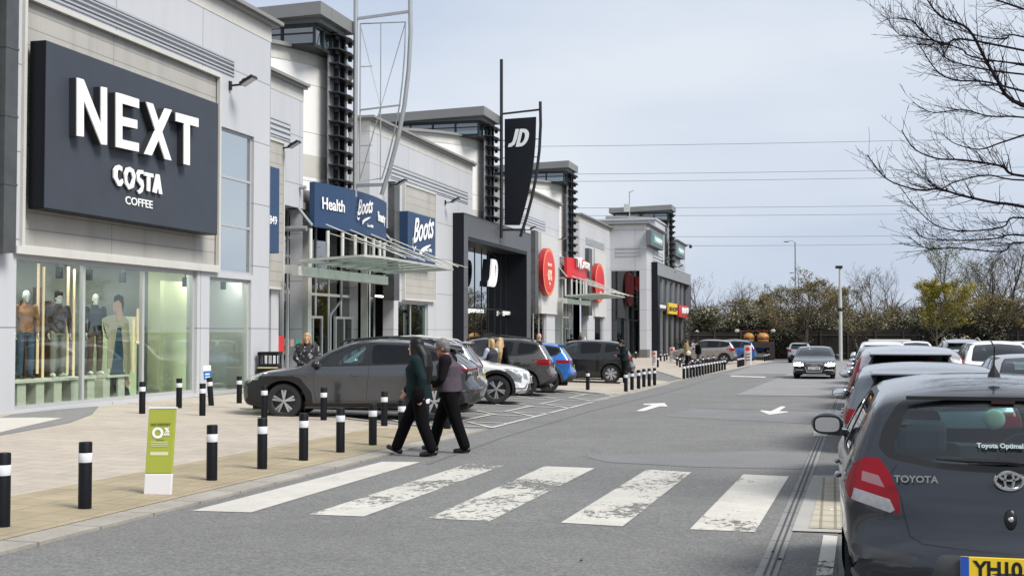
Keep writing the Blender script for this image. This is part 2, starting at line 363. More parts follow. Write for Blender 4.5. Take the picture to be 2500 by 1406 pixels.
# zebra stripes
Z = [((469, 1247), (613, 1251), (1026, 1128), (933, 1127), PAINT), ((755, 1256), (888, 1261), (1232, 1136), (1140, 1133), PAINTV), ((1045, 1265), (1195, 1273), (1452, 1143), (1330, 1138), PAINTV),
     ((1369, 1276), (1520, 1285), (1688, 1153), (1580, 1146), PAINTW), ((1684, 1292), (1843, 1299), (1926, 1163), (1815, 1158), PAINTW)]
for k, (a, b_, c, d, m) in enumerate(Z): sheet('crossing_stripe', [gp(a, b_, c, d)], m, .005)
# arrows and resurfaced patches
ARW = wornpaint('arrow_paint', (.70, .69, .65), 1.05, 6)
sheet('road_arrow', [gp((1552, 1004), (1572, 1004), (1612, 992), (1630, 993), (1622, 984), (1572, 986), (1570, 989), (1592, 989)), ], ARW, .01)
sheet('road_arrow', [gp((1908, 992), (1919, 993), (1902, 1004), (1923, 1005), (1923, 1007), (1878, 1013), (1856, 1004), (1858, 1002), (1882, 1004))], ARW, .010)
sheet('road_arrow', [gp((1785, 917), (1870, 920), (1868, 922), (1783, 919))], ARW, .010)
sheet('resurfaced_patch', [gp((1796, 964), (2040, 967), (2062, 920), (2076, 880), (1975, 880), (1925, 912))], ASPHN, .004)
sheet('resurfaced_patch', [gp((1925, 912), (1760, 915), (1840, 892), (1975, 880))], ASPHN, .004)
sheet('resurfaced_patch', [gp((2092, 1040), (2056, 1040), (2082, 940), (2090, 890), (2094, 890), (2102, 956))], ASPHN, .004)
sheet('damp_patch', [gp((1700, 996), (2020, 1003), (2008, 1036), (1620, 1016))], ASPHD, .004)
sheet('damp_patch', [gp((1420, 1112), (1880, 1100), (1975, 1108), (1958, 1145), (1700, 1140), (1480, 1128))], ASPHD, .004)
# bay markings on the left
LINE = wornpaint('bay_line_paint', (.56, .56, .53), 1.0, 6)
bl = MB()
def gline(a, b_, wd=.1, dz=.008):
    a, b_ = Vector(a), Vector(b_); t = (b_-a).normalized(); u = Vector((t.y, -t.x))*wd/2
    def P(p): return (p.x, p.y, gz(p.x, p.y)+dz)
    bl.quad(P(a-u), P(b_-u), P(b_+u), P(a+u))
YB = isl[0].y+.6
bays = [YB+.2+i*3.62 for i in range(6)]
for i, yy in enumerate(bays):
    for dy in (0, 1.2):
        gline((KX-.05, yy+dy), (-11.4, yy+dy))
    for k in range(6):
        x0 = KX-.1-k*.85; gline((x0, yy), (x0-.85, yy+1.2), .09, .009)
    gline((KX-1.1, yy+1.2), (KX-1.1, yy+3.62), .09, .009)
gline((KX-.05, YB), (KX-.05, YB+21.5), .1, .010)
for yy in [y2b+1.5+i*2.5 for i in range(6)]: gline((KX+.05, yy), (-11.4, yy))
o = bl.build('bay_markings', LINE); o['kind'] = 'structure'
# right-hand bays
bl = MB()
for i in range(9):
    gline((.35+i*.0, 14.5+i*5.6), (2.6, 14.5+i*5.6))
o = bl.build('bay_markings', LINE); o['kind'] = 'structure'
# litter and dirt
rr = random.Random(3)
for k in range(6):
    px, py = [(1450, 1370), (285, 1140), (1900, 1340), (2020, 1235), (1930, 1380), (150, 1275)][k]; p = G(px+rr.uniform(-60, 60), py+rr.uniform(-15, 15))
    b = MB(); s_ = rr.uniform(.01, .022); a = rr.uniform(0, 6)
    b.prism([Vector((p.x+s_*math.cos(a+t)*rr.uniform(.6, 1), p.y+s_*1.4*math.sin(a+t)*rr.uniform(.6, 1), p.z+.012)) for t in (0, 1, 2.1, 3.2, 4.3, 5.3)], (0, 0, 0), (0, 0, .008))
    o = b.build('litter', WHT if k % 2 else DARKM); tag(o, 'scrap of litter lying on the tarmac or paving', 'litter', 'scraps of litter on the ground')

JN = mat('tarmac_joint', (.12, .12, .12), .9)
sheet('tarmac_joint', [gp((1040, 1132), (1050, 1133), (1230, 1068), (1450, 1002), (1642, 955), (1838, 893), (1834, 893), (1636, 955), (1443, 1002), (1222, 1068))], JN, .0045)
sheet('tarmac_joint', [gp((1700, 996), (1700, 997.5), (2020, 1004.5), (2020, 1003))], JN, .006)
sheet('tarmac_joint', [gp((1796, 964), (1796, 965.3), (2040, 968.3), (2040, 967))], JN, .006)
# ---------------------------------------------------------------- retail buildings
XF, XB = -18.8, -15.7         # plane of the long facade, plane of the two projecting end blocks
SCOPE = MB
def hole_wall(mb, X, Y0, Y1, z0, z1, holes, dep=.35):
    """wall face in the plane x=X facing +X with rectangular openings and their reveals"""
    ys = sorted({Y0, Y1} | {min(max(v, Y0), Y1) for h in holes for v in h[:2]}); zs = sorted({z0, z1} | {min(max(v, z0), z1) for h in holes for v in h[2:]})
    for a, b in zip(ys, ys[1:]):
        for c, d in zip(zs, zs[1:]):
            my, mz = (a+b)/2, (c+d)/2
            if not any(h[0] < my < h[1] and h[2] < mz < h[3] for h in holes): mb.quad((X, a, c), (X, b, c), (X, b, d), (X, a, d))
    for h_ in holes:
        a, b, c, d = h_[:4]
        if len(h_) > 4: continue
        for q in (((a, c), (b, c)), ((b, c), (b, d)), ((b, d), (a, d)), ((a, d), (a, c))):
            (y0, zz0), (y1, zz1) = q; mb.quad((X, y0, zz0), (X, y1, zz1), (X-dep, y1, zz1), (X-dep, y0, zz0))
def frame_rect(mb, X, a, b, c, d, w_=.06, dp=.08, mul=(), tr=()):
    """window frame with mullions at y in mul and transoms at z in tr"""
    mb.box(X-dp/2, X+dp/2, a, b, c, c+w_); mb.box(X-dp/2, X+dp/2, a, b, d-w_, d)
    mb.box(X-dp/2, X+dp/2, a, a+w_, c+w_, d-w_); mb.box(X-dp/2, X+dp/2, b-w_, b, c+w_, d-w_)
    for y in mul: mb.box(X-dp/2-.003, X+dp/2+.003, y-w_/2, y+w_/2, c+w_, d-w_)
    for z in tr: mb.box(X-dp/2-.006, X+dp/2+.006, a+w_, b-w_, z-w_/2, z+w_/2)
def window(parent, X, a, b, c, d, gl, mul=(), tr=(), w_=.06, name='window', fm=None):
    m = MB(); frame_rect(m, X, a, b, c, d, w_, .08, mul, tr); f = m.build(name, fm or FRAME, parent)
    g = MB(); g.box(X-.012, X+.012, a+.02, b-.02, c+.02, d-.02); g.build('glass', gl, f)
    return f
def louvres(mb, X, a, b, z0, z1, n=3):
    mb.box(X+.002, X+.03, a, b, z0, z0+.05); mb.box(X+.002, X+.03, a, b, z1-.05, z1)
    mb.box(X+.002, X+.03, b-.05, b, z0+.05, z1-.05); mb.box(X+.002, X+.03, a, a+.05, z0+.05, z1-.05)
    st = (z1-z0-.1)/n
    for i in range(n):
        z = z0+.05+i*st; mb.prism([(X+.002, 0, z+.02), (X+.055, 0, z+.04), (X+.004, 0, z+st-.02)], (0, a+.05, 0), (0, b-.05, 0))
def coping(parent, X, a, b, z, ret0=True, ret1=True, depth=6, name='coping', over=.28):
    m = MB(); m.box(X-depth, X+over, a-(over if ret0 else 0), b+(over if ret1 else 0), z-.10, z)
    m.box(X-depth, X+over-.10, a-(over-.1 if ret0 else 0), b+(over-.1 if ret1 else 0), z-.18, z-.10)
    m.build(name, COPE, parent)
def floodlight(p, label, tilt=.5):
    t = thing('floodlight', label, 'floodlight', p, 0, 'floodlights on the facades')
    m = MB(); m.box(0, .06, -.05, .05, -.12, .12); m.bar((.05, 0, 0), (.42, 0, .02), .05, .05); m.build('bracket', DARKM, t, world=False)
    m = MB(); m.M = Matrix.Translation((.55, .0, .1)) @ Matrix.Rotation(-tilt, 4, 'Y'); m.box(-.2, .22, -.17, .17, -.03, .05); m.box(-.12, -.02, -.1, .1, .05, .10); m.build('lamp_head', DARKM, t, world=False, bevel=.01)
    m = MB(); m.M = Matrix.Translation((.55, .0, .1)) @ Matrix.Rotation(-tilt, 4, 'Y'); m.box(-.17, .19, -.14, .14, -.036, -.031); m.build('lens', mat('lamp_lens', (.7, .72, .72), .2), t, world=False)
    return t
def downpipe_fin(X, py_top, py_bot, p0, p1, label):
    a, b = fy(p0, X), fy(p1, X); zt = fac(p0, py_top, X).z; zb = fac(p0, py_bot, X).z
    m = MB(); m.box(X-.5, X, a, b, zb, zt)
    for k in range(1, 4): m.box(X-.49, X+.012, a-.012, b+.012, zb+(zt-zb)*k/4-.02, zb+(zt-zb)*k/4+.02)
    o = m.build('downpipe', mat('fin_metal', (.12, .125, .125), .35, metal=.5, noise=(2, .3)), None); tag(o, label, 'downpipe', 'dark steel fins on the facades'); return o
# ================= the end block with the clothing shop
def zP(px, py, X=XB): return fac(px, py, X).z
nb = thing('shop_building', 'grey panelled shop block at the left with a tall glazed ground floor', 'building', (XB-4, 25, 0))
YR = fy(657, XB); YL = 5.0; ZT = zP(657, 50)
cl = (fy(44, XB), fy(531, XB), zP(531, 655), zP(531, 183))             # cladding field
gs = (fy(537, XB), fy(617, XB), zP(617, 672), zP(617, 334))            # tall glass strip
w1 = (fy(38, XB), fy(481, XB), zP(38, 1003), zP(300, 646))             # shop window
w2 = (fy(511, XB), fy(613, XB), zP(560, 960), zP(613, 684))            # small shop window
m = MB()
hole_wall(m, XB, YL, YR, -1.5, ZT-.3, [cl[:4], gs, w1, w2], .3)
m.quad((XB, YR, -1.5), (XB-8, YR, -1.5), (XB-8, YR, ZT-.3), (XB, YR, ZT-.3))
m.build('wall', WALL, nb, fix=False)
m = MB(); m.box(XB-8, XB+.012, YL, YR+.012, ZT-.62, ZT-.18); m.build('parapet_band', BAND, nb)
coping(nb, XB, YL, YR, ZT)
m = MB(); m.box(XB-.3, XB-.06, *cl); m.build('cladding', CLAD, nb)
m = MB(); frame_rect(m, XB+.02, cl[0], cl[1], cl[2]-.02, cl[3]+.02, .09, .10); m.build('cladding_frame', BAND, nb)
m = MB(); m.box(XB-.05, XB+.10, cl[0]-.2, cl[1]-.05, w1[3]+.02, w1[3]+.17); m.build('lintel', BAND, nb)
ld = (zP(565, 186), zP(565, 152))
m = MB(); louvres(m, XB, 12, fy(566, XB), ld[0], ld[1]+.06, 3); m.build('louvre', LOUV, nb)
zz = [gs[2]+(gs[3]-gs[2])*k/3 for k in (1, 2)]
window(nb, XB-.12, *gs, GLU, (), zz, .07)
window(nb, XB-.12, w1[0], w1[1], w1[2], w1[3], GLC, (fy(212, XB), fy(357, XB)), (), .09)
window(nb, XB-.12, *w2, GLC, (), (), .09)
# lit display room
GRN = mat('display_wall_green', (.60, .64, .42), .7, noise=(1.2, .08)); DKP = mat('display_timber', (.12, .05, .025), .5, noise=(3, .3)); RFL = mat('display_floor', (.2, .2, .19), .5)
SOF = mat('display_ceiling', (.45, .5, .45), .8)
xb = XB-2.3
m = MB(); zc = w1[3]+.1; zf = w1[2]-.02
m.box(xb-.1, xb, w1[0]-1, fy(385, XB-2), zf, zc); m.build('display_back_wall', mat('display_wall_grey', (.20, .215, .20), .7, noise=(1.2, .1)), nb)
m = MB(); m.box(XB-1.5, XB-1.4, fy(357, XB), fy(352, XB)+2.0, zf, zc-1.25); m.box(XB-1.35, XB-1.25, w2[0]-.15, w2[0]+1.1, zf, zc-.3); m.box(xb-.1, xb, fy(385, XB-2), w2[1]+1, zf, zc); m.build('display_panel', GRN, nb)
m = MB(); m.box(xb, XB-.3, w1[0]-1, w2[1]+1, zf-.1, zf); m.build('display_floor', RFL, nb)
m = MB(); m.box(xb, XB-.2, w1[0]-1, w2[1]+1, zc+.02, zc+.1); m.build('display_ceiling', SOF, nb)
LMP = mat('shop_lamp', (1, 1, 1), emit=((1, .96, .86), 27))
for k in range(6):
    y = w1[0]+.5+k*2.05; m = MB(); m.box(XB-.95, XB-.7, y, y+.9, zc-.02, zc+.015); o = m.build('ceiling_lamp', LMP, nb)
m = MB()
for k in range(9):
    y = w1[0]+.2+k*.47; m.box(XB-2.1, XB-1.95, y, y+.13, zf, zf+2.3+.3*(k % 2))
m.build('display_slats', DKP, nb)
m = MB()
for k, (px, t_) in enumerate([(92, .3), (105, .0), (165, .2), (180, .0), (326, .1), (336, 1.3)]):
    y = fy(px, XB-1.0); m.tube([(XB-1.0, y, zf+.5+t_*.6), (XB-1.0, y, zf+3.0+t_*.2-(1.1 if px > 300 else 0))], .03, 6)
m.build('display_strips', mat('display_lit_strip', (.85, .62, .38), .5, emit=((1, .75, .5), .12)), nb)
m = MB()
for k in range(8):
    y = w1[0]+.15+k*.62
    if y < fy(275, XB-1): m.box(XB-1.1, XB-.5, y, y+.28, zf, zf+.52)
m.box(XB-1.15, XB-.45, w1[0]+.1, fy(185, XB-1), zf+.53, zf+.58); m.box(XB-1.15, XB-.45, fy(212, XB-1), fy(268, XB-1), zf+.53, zf+.58)
m.build('display_plinth', mat('plinth_cream', (.62, .6, .5), .6), nb)
for px in (145, 218, 452, 545, 300):
    p = fac(px, 655 if px < 400 else 700, XB-.9); mm = MB(); mm.M = Matrix.Translation((XB-.9, p.y, zc-.25)); mm.box(-.06, .06, -.05, .05, -.2, .05); mm.bar((0, 0, .05), (0, 0, .25), .02, .02); mm.build('spot_lamp', DARKM, nb)
# left return of the projecting block and the dark fin
m = MB(); m.box(XB-.35, XB+.05, fy(-60, XB), fy(4, XB), zP(0, 605), ZT-1.2); m.build('side_glazing', GLT, nb)
downpipe_fin(XB+.28, -60, 615, 5, 36, 'dark steel fin at the far left beside the stone-clad field')
# big sign
sx = XB+.42; a, b = fy(105, sx), fy(529, sx); c, d = fac(529, 573, sx).z, fac(529, 252, sx).z
t = thing('shop_sign', 'large charcoal sign board reading NEXT and COSTA COFFEE', 'sign', (sx, (a+b)/2, (c+d)/2))
m = MB(); m.box(XB+.06, sx, a, b, c, d); m.build('sign_panel', SIGNG, t, bevel=.012)
m = MB(); m.box(XB+.05, sx-.02, a-.012, a-.001, c, d); m.box(XB+.05, sx-.02, a, b, c-.012, c-.001); m.build('sign_return', BLACK, t)
def stroke_letters(px_polys, X, dep, mat_, parent, name):
    m = MB()
    for poly in px_polys:
        pts = [fac(x, y, X) for x, y in poly]; m.prism(pts, (-dep, 0, 0), (0, 0, 0))
    return m.build(name, mat_, parent)
EXT = {}
dep = .2; lx = sx+dep
N_ = [[(190, 190), (206, 193), (206, 333), (189, 332)], [(206, 193), (247, 297), (247, 213), (262, 215), (262, 353), (250, 351), (206, 247)]]
H = mat('white_sign_letter', (.84, .85, .85), .45)
SIDE = mat('letter_side', (.02, .022, .026), .5)
def letter(name, polys):
    m = MB(); bk = MB()
    for k_, poly in enumerate(polys):
        pts = [fac(x, y, lx)+Vector((-.002*k_, 0, 0)) for x, y in poly]; m.prism(pts, (-.03, 0, 0), (0, 0, 0)); bk.prism([p+Vector((-.03, 0, 0)) for p in pts], (-dep+.03, 0, 0), (0, 0, 0))
    o = m.build(name, H, t); bk.build('letter_return', SIDE, o)
letter('letter_n', [[(189, 190), (205, 195), (205, 334), (189, 332)], [(205, 195), (248, 305), (248, 353), (205, 245)], [(248, 212), (262, 215), (262, 354), (248, 353)]])
letter('letter_e', [[(284, 226), (299, 230), (299, 362), (284, 359)], [(299, 230), (340, 243), (340, 265), (299, 253)], [(299, 285), (336, 294), (336, 315), (299, 307)], [(299, 341), (340, 350), (340, 371), (299, 362)]])
letter('letter_x', [[(357, 249), (374, 254), (419, 392), (403, 389)], [(404, 265), (420, 269), (371, 380), (354, 376)]])
letter('letter_t', [[(430, 275), (485, 290), (485, 311), (430, 296)], [(450, 301), (464, 305), (464, 404), (450, 401)]])
def ptxt(name, body, p0, p1, ph, X, parent, mt=H, bold=.0, shear=0, ext=.02, space=1):
    """lettering whose baseline runs from pixel p0 to pixel p1 on plane X, ph = cap height in pixels at p0"""
    A, B = fac(*p0, X), fac(*p1, X); hgt = fac(p0[0], p0[1]-ph, X).z-A.z
    cu = bpy.data.curves.new('q', 'FONT'); cu.body = body; cu.size = 1; cu.space_character = space; o = bpy.data.objects.new('q', cu); COL.objects.link(o); bpy.context.view_layer.update()
    wdt = max(o.dimensions.x, .01); bpy.data.objects.remove(o); bpy.data.curves.remove(cu)
    size = hgt/.73; sxx = (B.y-A.y)/(wdt*size); C = (A+B)/2; C.z = (A.z+B.z)/2
    return text(name, body, size, mt, parent, (X, C.y, C.z), ext=ext, bold=bold*size, shear=shear, sx=sxx, space=space)
dep = .07; lx = sx+dep
letter('letter_c', [[(278, 414), (284, 405), (292, 403), (299, 408), (299, 419), (292, 414), (288, 417), (287, 432), (284, 444), (278, 434)], [(284, 444), (287, 432), (292, 443), (300, 437), (302, 446), (296, 455), (289, 454)]])
letter('letter_o', [[(304, 425), (309, 410), (318, 408), (321, 420), (314, 420), (311, 430), (311, 440), (306, 448)], [(306, 448), (311, 440), (315, 450), (321, 449), (327, 458), (315, 463)], [(321, 420), (318, 408), (327, 414), (332, 430), (329, 450), (327, 458), (321, 449), (325, 436)]])
letter('letter_s', [[(334, 424), (339, 415), (350, 416), (351, 425), (342, 425), (341, 433)], [(334, 424), (341, 433), (350, 441), (352, 455), (346, 456), (336, 442)], [(352, 455), (349, 468), (341, 474), (336, 466), (343, 463), (346, 456)]])
letter('letter_t', [[(353, 420), (375, 425), (375, 434), (353, 429)], [(360, 431), (368, 433), (367, 468), (360, 466)]])
letter('letter_a', [[(382, 425), (390, 427), (383, 472), (374, 469)], [(382, 425), (390, 427), (397, 475), (389, 473)], [(381, 453), (391, 456), (391, 463), (380, 460)]])
ptxt('small_lettering', 'COFFEE', (306, 499), (372, 508), 20, sx+.012, t, H, .012, ext=.006)
floodlight(fac(560, 210, XB), 'floodlight on the grey wall right of the big charcoal sign')
# ================= repeated bays: wing, white drum with lantern and louvre tower, wing
ZW = 10.7
def wing(parent, a, b, X=XF, holes=(), zt=ZW, ret=True, lv=None, ret1=False, z0=-2.4, rz0=None):
    m = MB(); hole_wall(m, X, a, b, z0, zt-.3, list(holes), .5)
    m.build('wall', WALL, parent, fix=False)
    if ret:
        rz = rz0 if rz0 is not None else z0; m = MB(); m.quad((X, a, rz), (X-7, a, rz), (X-7, a, zt-.3), (X, a, zt-.3)); m.build('wall_return', WALLX, parent, fix=False)
    if ret1:
        m = MB(); m.quad((X, b, z0), (X-9, b, z0), (X-9, b, zt-.3), (X, b, zt-.3)); m.build('wall_return', WALLX, parent, fix=False)
    m = MB(); m.box(X-6.5, X+.012, a-.012 if ret else a, b+(.012 if ret1 else 0), zt-.62, zt-.18); m.build('parapet_band', BAND, parent)
    coping(parent, X, a, b, zt, ret, ret1)
    if lv: m = MB(); louvres(m, X, *lv); m.build('louvre', LOUV, parent)
def drum(parent, Yc, X=XF, zt=12.45, rad=6.7, zb=6.2):
    cx = X-.25-rad; n = 36; m = MB(); m2 = MB(); m3 = MB(); cy = Yc+.5
    for k in range(n):
        a0, a1 = R(-80+160*k/n), R(-80+160*(k+1)/n)
        def P(a, z, r=rad): return (cx+r*math.cos(a), cy+r*math.sin(a), z)
        m.quad(P(a0, zb), P(a1, zb), P(a1, zt-.55), P(a0, zt-.55))
        m.mi = 0
        m2.quad(P(a0, zt-.62, rad+.02), P(a1, zt-.62, rad+.02), P(a1, zt-.14, rad+.02), P(a0, zt-.14, rad+.02))
        for (z0, z1, r0) in ((zt-.14, zt, rad+.22),):
            m3.quad(P(a0, z0, r0), P(a1, z0, r0), P(a1, z1, r0), P(a0, z1, r0)); m3.quad(P(a0, z0, rad), P(a1, z0, rad), P(a1, z0, r0), P(a0, z0, r0)); m3.add([P(a0, z1, r0), P(a1, z1, r0), (cx, cy, z1)], [(0, 1, 2)])
    m.build('drum_wall', DRUMW, parent, fix=False, smooth=True); m2.build('drum_band', BAND, parent, fix=False, smooth=True); m3.build('drum_coping', COPE, parent, fix=False)
    m = MB()
    for k in range(n):
        a0, a1 = R(-80+160*k/n), R(-80+160*(k+1)/n)
        m.quad((cx+(rad+.006)*math.cos(a0), cy+(rad+.006)*math.sin(a0), 7.55), (cx+(rad+.006)*math.cos(a1), cy+(rad+.006)*math.sin(a1), 7.55), (cx+(rad+.006)*math.cos(a1), cy+(rad+.006)*math.sin(a1), 8.4), (cx+(rad+.006)*math.cos(a0), cy+(rad+.006)*math.sin(a0), 8.4))
    m.build('drum_stripe', mat('cream_stripe', (.5, .49, .45), .6), parent, fix=False, smooth=True)
    # lantern on top
    ya = Yc-2.6; yb_ = ya+2.5; X1 = X+.15; X0 = X1-5.2; xo = X1+.45
    m = MB()
    def slab(z0, z1, o, tl): m.add([(x, y, z+(0 if x > X0 else -tl)) for x in (X0-o, X1+o) for y in (ya-o, yb_+o) for z in (z0, z1)], [(0, 1, 3, 2), (4, 6, 7, 5), (0, 4, 5, 1), (2, 3, 7, 6), (0, 2, 6, 4), (1, 5, 7, 3)])
    slab(13.35, 13.83, .45, .2); m.build('lantern_roof', SLABM, parent)
    m = MB(); m.box(X0, X1+.05, ya, yb_, 13.0, 13.15); m.box(X0, X1, ya+.02, yb_, 12.3, 12.42)
    for q in range(5): x = X0+(X1-X0)*q/4; m.box(x-.05, x+.05, ya-.02, ya+.06, 12.35, 13.35)
    for q in range(1, 4): y = ya+(yb_-ya)*q/3; m.box(X1-.05, X1+.05, y-.05, y+.05, 12.35, 13.35)
    m.box(X0, X1, ya-.01, ya+.05, 12.76, 12.81); m.build('lantern_frame', DARKM, parent)
    m = MB(); m.box(X0+.05, X1-.03, ya+.03, yb_-.05, 12.4, 13.34); m.build('lantern_glass', glass('lantern_glass', (.30, .42, .44), .22), parent)
    m = MB(); m.box(X0, X1+.25, ya-.05, yb_, 13.15, 13.34); m.build('lantern_soffit', mat('soffit_grey', (.13, .15, .16), .6), parent)
    # ladder of fins on a glazed slot
    ly0, ly1 = Yc-1.0, Yc+.8; m = MB()
    m.box(X+.02, X+.1, ly0, ly1, 6.4, 13.0); m.build('slot_panel', GREYM, parent)
    m = MB()
    for y in (ly0+.5, ly0+1.1): m.box(X+.1, X+.30, y-.06, y+.06, 6.6, 13.1)
    m.build('slot_mullion', DARKM, parent)
    for k in range(11):
        z = 7.45+k*.56; m = MB()
        m.prism([(X+.12, ly0-.15, z), (X+.5, ly0-.05, z), (X+.62, (ly0+ly1)/2, z), (X+.5, ly1+.05, z), (X+.12, ly1+.15, z)], (0, 0, 0), (0, 0, .055))
        for y in (ly0+.2, ly1-.2): m.tube([(X+.3, y, z-.14), (X+.3, y, z)], .09, 8)
        m.build('fin_blade', DARKM, parent)
    return ya
def masts(Yc, label, sail=None, blackm=None):
    X0, X1 = -18.05, -15.85; y = Yc+.05; mt = blackm or GREYM
    t = thing('sail_sign' if sail else 'steel_mast', label, 'mast', (X0, y, 7))
    m = MB(); m.tube([(X0, y, 6.9), (X0, y, 17.0)], .09, 10); m.build('mast', mt, t, smooth=True)
    arc = [(X1+.05, y, 14.5), (X1+.07, y, 13.2), (X1-.0, y, 11.8), (X1-.17, y, 10.4), (X1-.42, y, 9.2), (X1-.75, y, 8.0), (X1-1.1, y, 6.95)]
    m = MB(); m.tube(arc, .085, 10); m.build('curved_rod', mt, t, smooth=True)
    m = MB(); m.bar((X0, y, 13.9), (X1, y, 14.05), .1, .1); m.build('cross_bar', mt, t); m = MB(); m.bar((X0, y, 7.35), (X1-1.0, y, 7.35), .12, .12); m.build('cross_bar', mt, t)
    def ax(z):
        for (p, q) in zip(arc, arc[1:]):
            if q[2] <= z <= p[2]: f = (z-q[2])/(p[2]-q[2]); return q[0]+(p[0]-q[0])*f
        return X1
    zsn = [13.65, 12.4, 11.4, 10.4, 9.4, 8.5, 7.6]
    if sail:
        m = MB(); m.prism([(X0+.2, y, 13.6)]+[(ax(z)-.25, y, z) for z in zsn]+[(X0+.2, y, 7.62)], (0, -.05, 0), (0, .05, 0)); m.build('sail_panel', BLACK, t)
        m = MB()
        for z in zsn[1:-1]: m.bar((X0, y, z), (X0+.2, y, z), .04, .04); m.bar((ax(z)-.26, y, z), (ax(z), y, z), .04, .04)
        m.build('brackets', mt, t)
        jd_logo(t, Vector((X0+.80, y-.06, 12.0)), 1.0, (1, 0, 0), 'sail_lettering')
    else:
        m = MB(); xi = X0+.2
        m.tube([(xi, y, 13.7)]+[(ax(z)-.2, y, z) for z in zsn]+[(xi, y, 7.5), (xi, y, 13.7)], .028, 6)
        xm = X0+1.05; m.tube([(xm, y, 13.7), (xm, y, 7.5)], .022, 6); m.bar((xi, y, 10.3), (ax(10.3)-.15, y, 10.42), .06, .06)
        m.tube([(xi, y, 13.65), (xm, y, 10.36), (ax(13.5)-.2, y, 13.65)], .022, 6); m.tube([(xi, y, 7.55), (xm, y, 10.36)], .022, 6)
        for z in (12.0, 8.9): m.bar((xi, y, z), (xi+.5, y, z), .03, .03)
        m.build('stay_wires', mt, t)
    return t
def jd_logo(parent, o, h, ux, name, ext=.03, mt=None):
    """slanted J and D, lower-left origin o, height h"""
    ux = Vector(ux); uy = Vector((0, 0, 1)); uz = ux.cross(uy); m = MB()
    def P(x, y): x = x+.25*y; return o+ux*(x*h)+uy*(y*h)
    J = [(-.36, 0), (-.30, -.01), (-.12, .04), (-.02, .18), (0, .36), (0, 1), (-.2, 1), (-.2, .4), (-.24, .24), (-.38, .18)]
    for q in ([(0, 1), (-.2, 1), (-.2, .38), (0, .38)], [(-.2, .38), (-.23, .27), (-.06, .12), (0, .38)], [(-.23, .27), (-.30, .21), (-.20, .01), (-.06, .12)], [(-.30, .21), (-.40, .19), (-.40, 0), (-.20, .01)]):
        m.prism([P(x, y) for x, y in q], uz*-ext, uz*ext)
    m.prism([P(x, y) for x, y in [(.05, 0), (.23, 0), (.23, 1), (.05, 1)]], uz*-ext, uz*ext)
    n = 10; oa = []; ia = []
    for k in range(n+1):
        a = R(90-180*k/n); oa.append((.23+.44*math.cos(a)**.8 if abs(a) < R(89.9) else .23, .5+.5*math.sin(a))); ia.append((.23+.22*max(0, math.cos(a))**.7, .5+.31*math.sin(a)))
    for k in range(n): m.prism([P(*oa[k]), P(*oa[k+1]), P(*ia[k+1]), P(*ia[k])], uz*-ext, uz*ext)
    return m.build(name, mt or mat('logo_white', (.75, .77, .78), .4), parent)
def script_logo(parent, c, s, name, mt=WHT, X=None):
    """flowing script wordmark with an underline swash; c = centre, s = width in metres, in the plane x=const"""
    m = MB()
    text(name, 'Boots', s*.50, mt, parent, (c.x, c.y+.03*s, c.z-.06*s), ux=(0, 1, .16), ext=.006, bold=.008*s, shear=.38, sx=.80)
    def P(x, z): return Vector((c.x, c.y+x*s, c.z+z*s+.14*x*s))
    def ribbon(pts):
        for (x0, z0, w0), (x1, z1, w1) in zip(pts, pts[1:]): m.prism([P(x0, z0-w0), P(x1, z1-w1), P(x1, z1+w1), P(x0, z0+w0)], (-.006, 0, 0), (.006, 0, 0))
    ribbon([(-.30, -.14, .008), (-.38, -.18, .02), (-.45, -.14, .022), (-.46, -.05, .012), (-.42, -.0, .006)])
    ribbon([(-.14, -.27, .045), (.0, -.22, .035), (.2, -.19, .024), (.38, -.17, .008)])
    m.build('logo_swash', mt, parent)
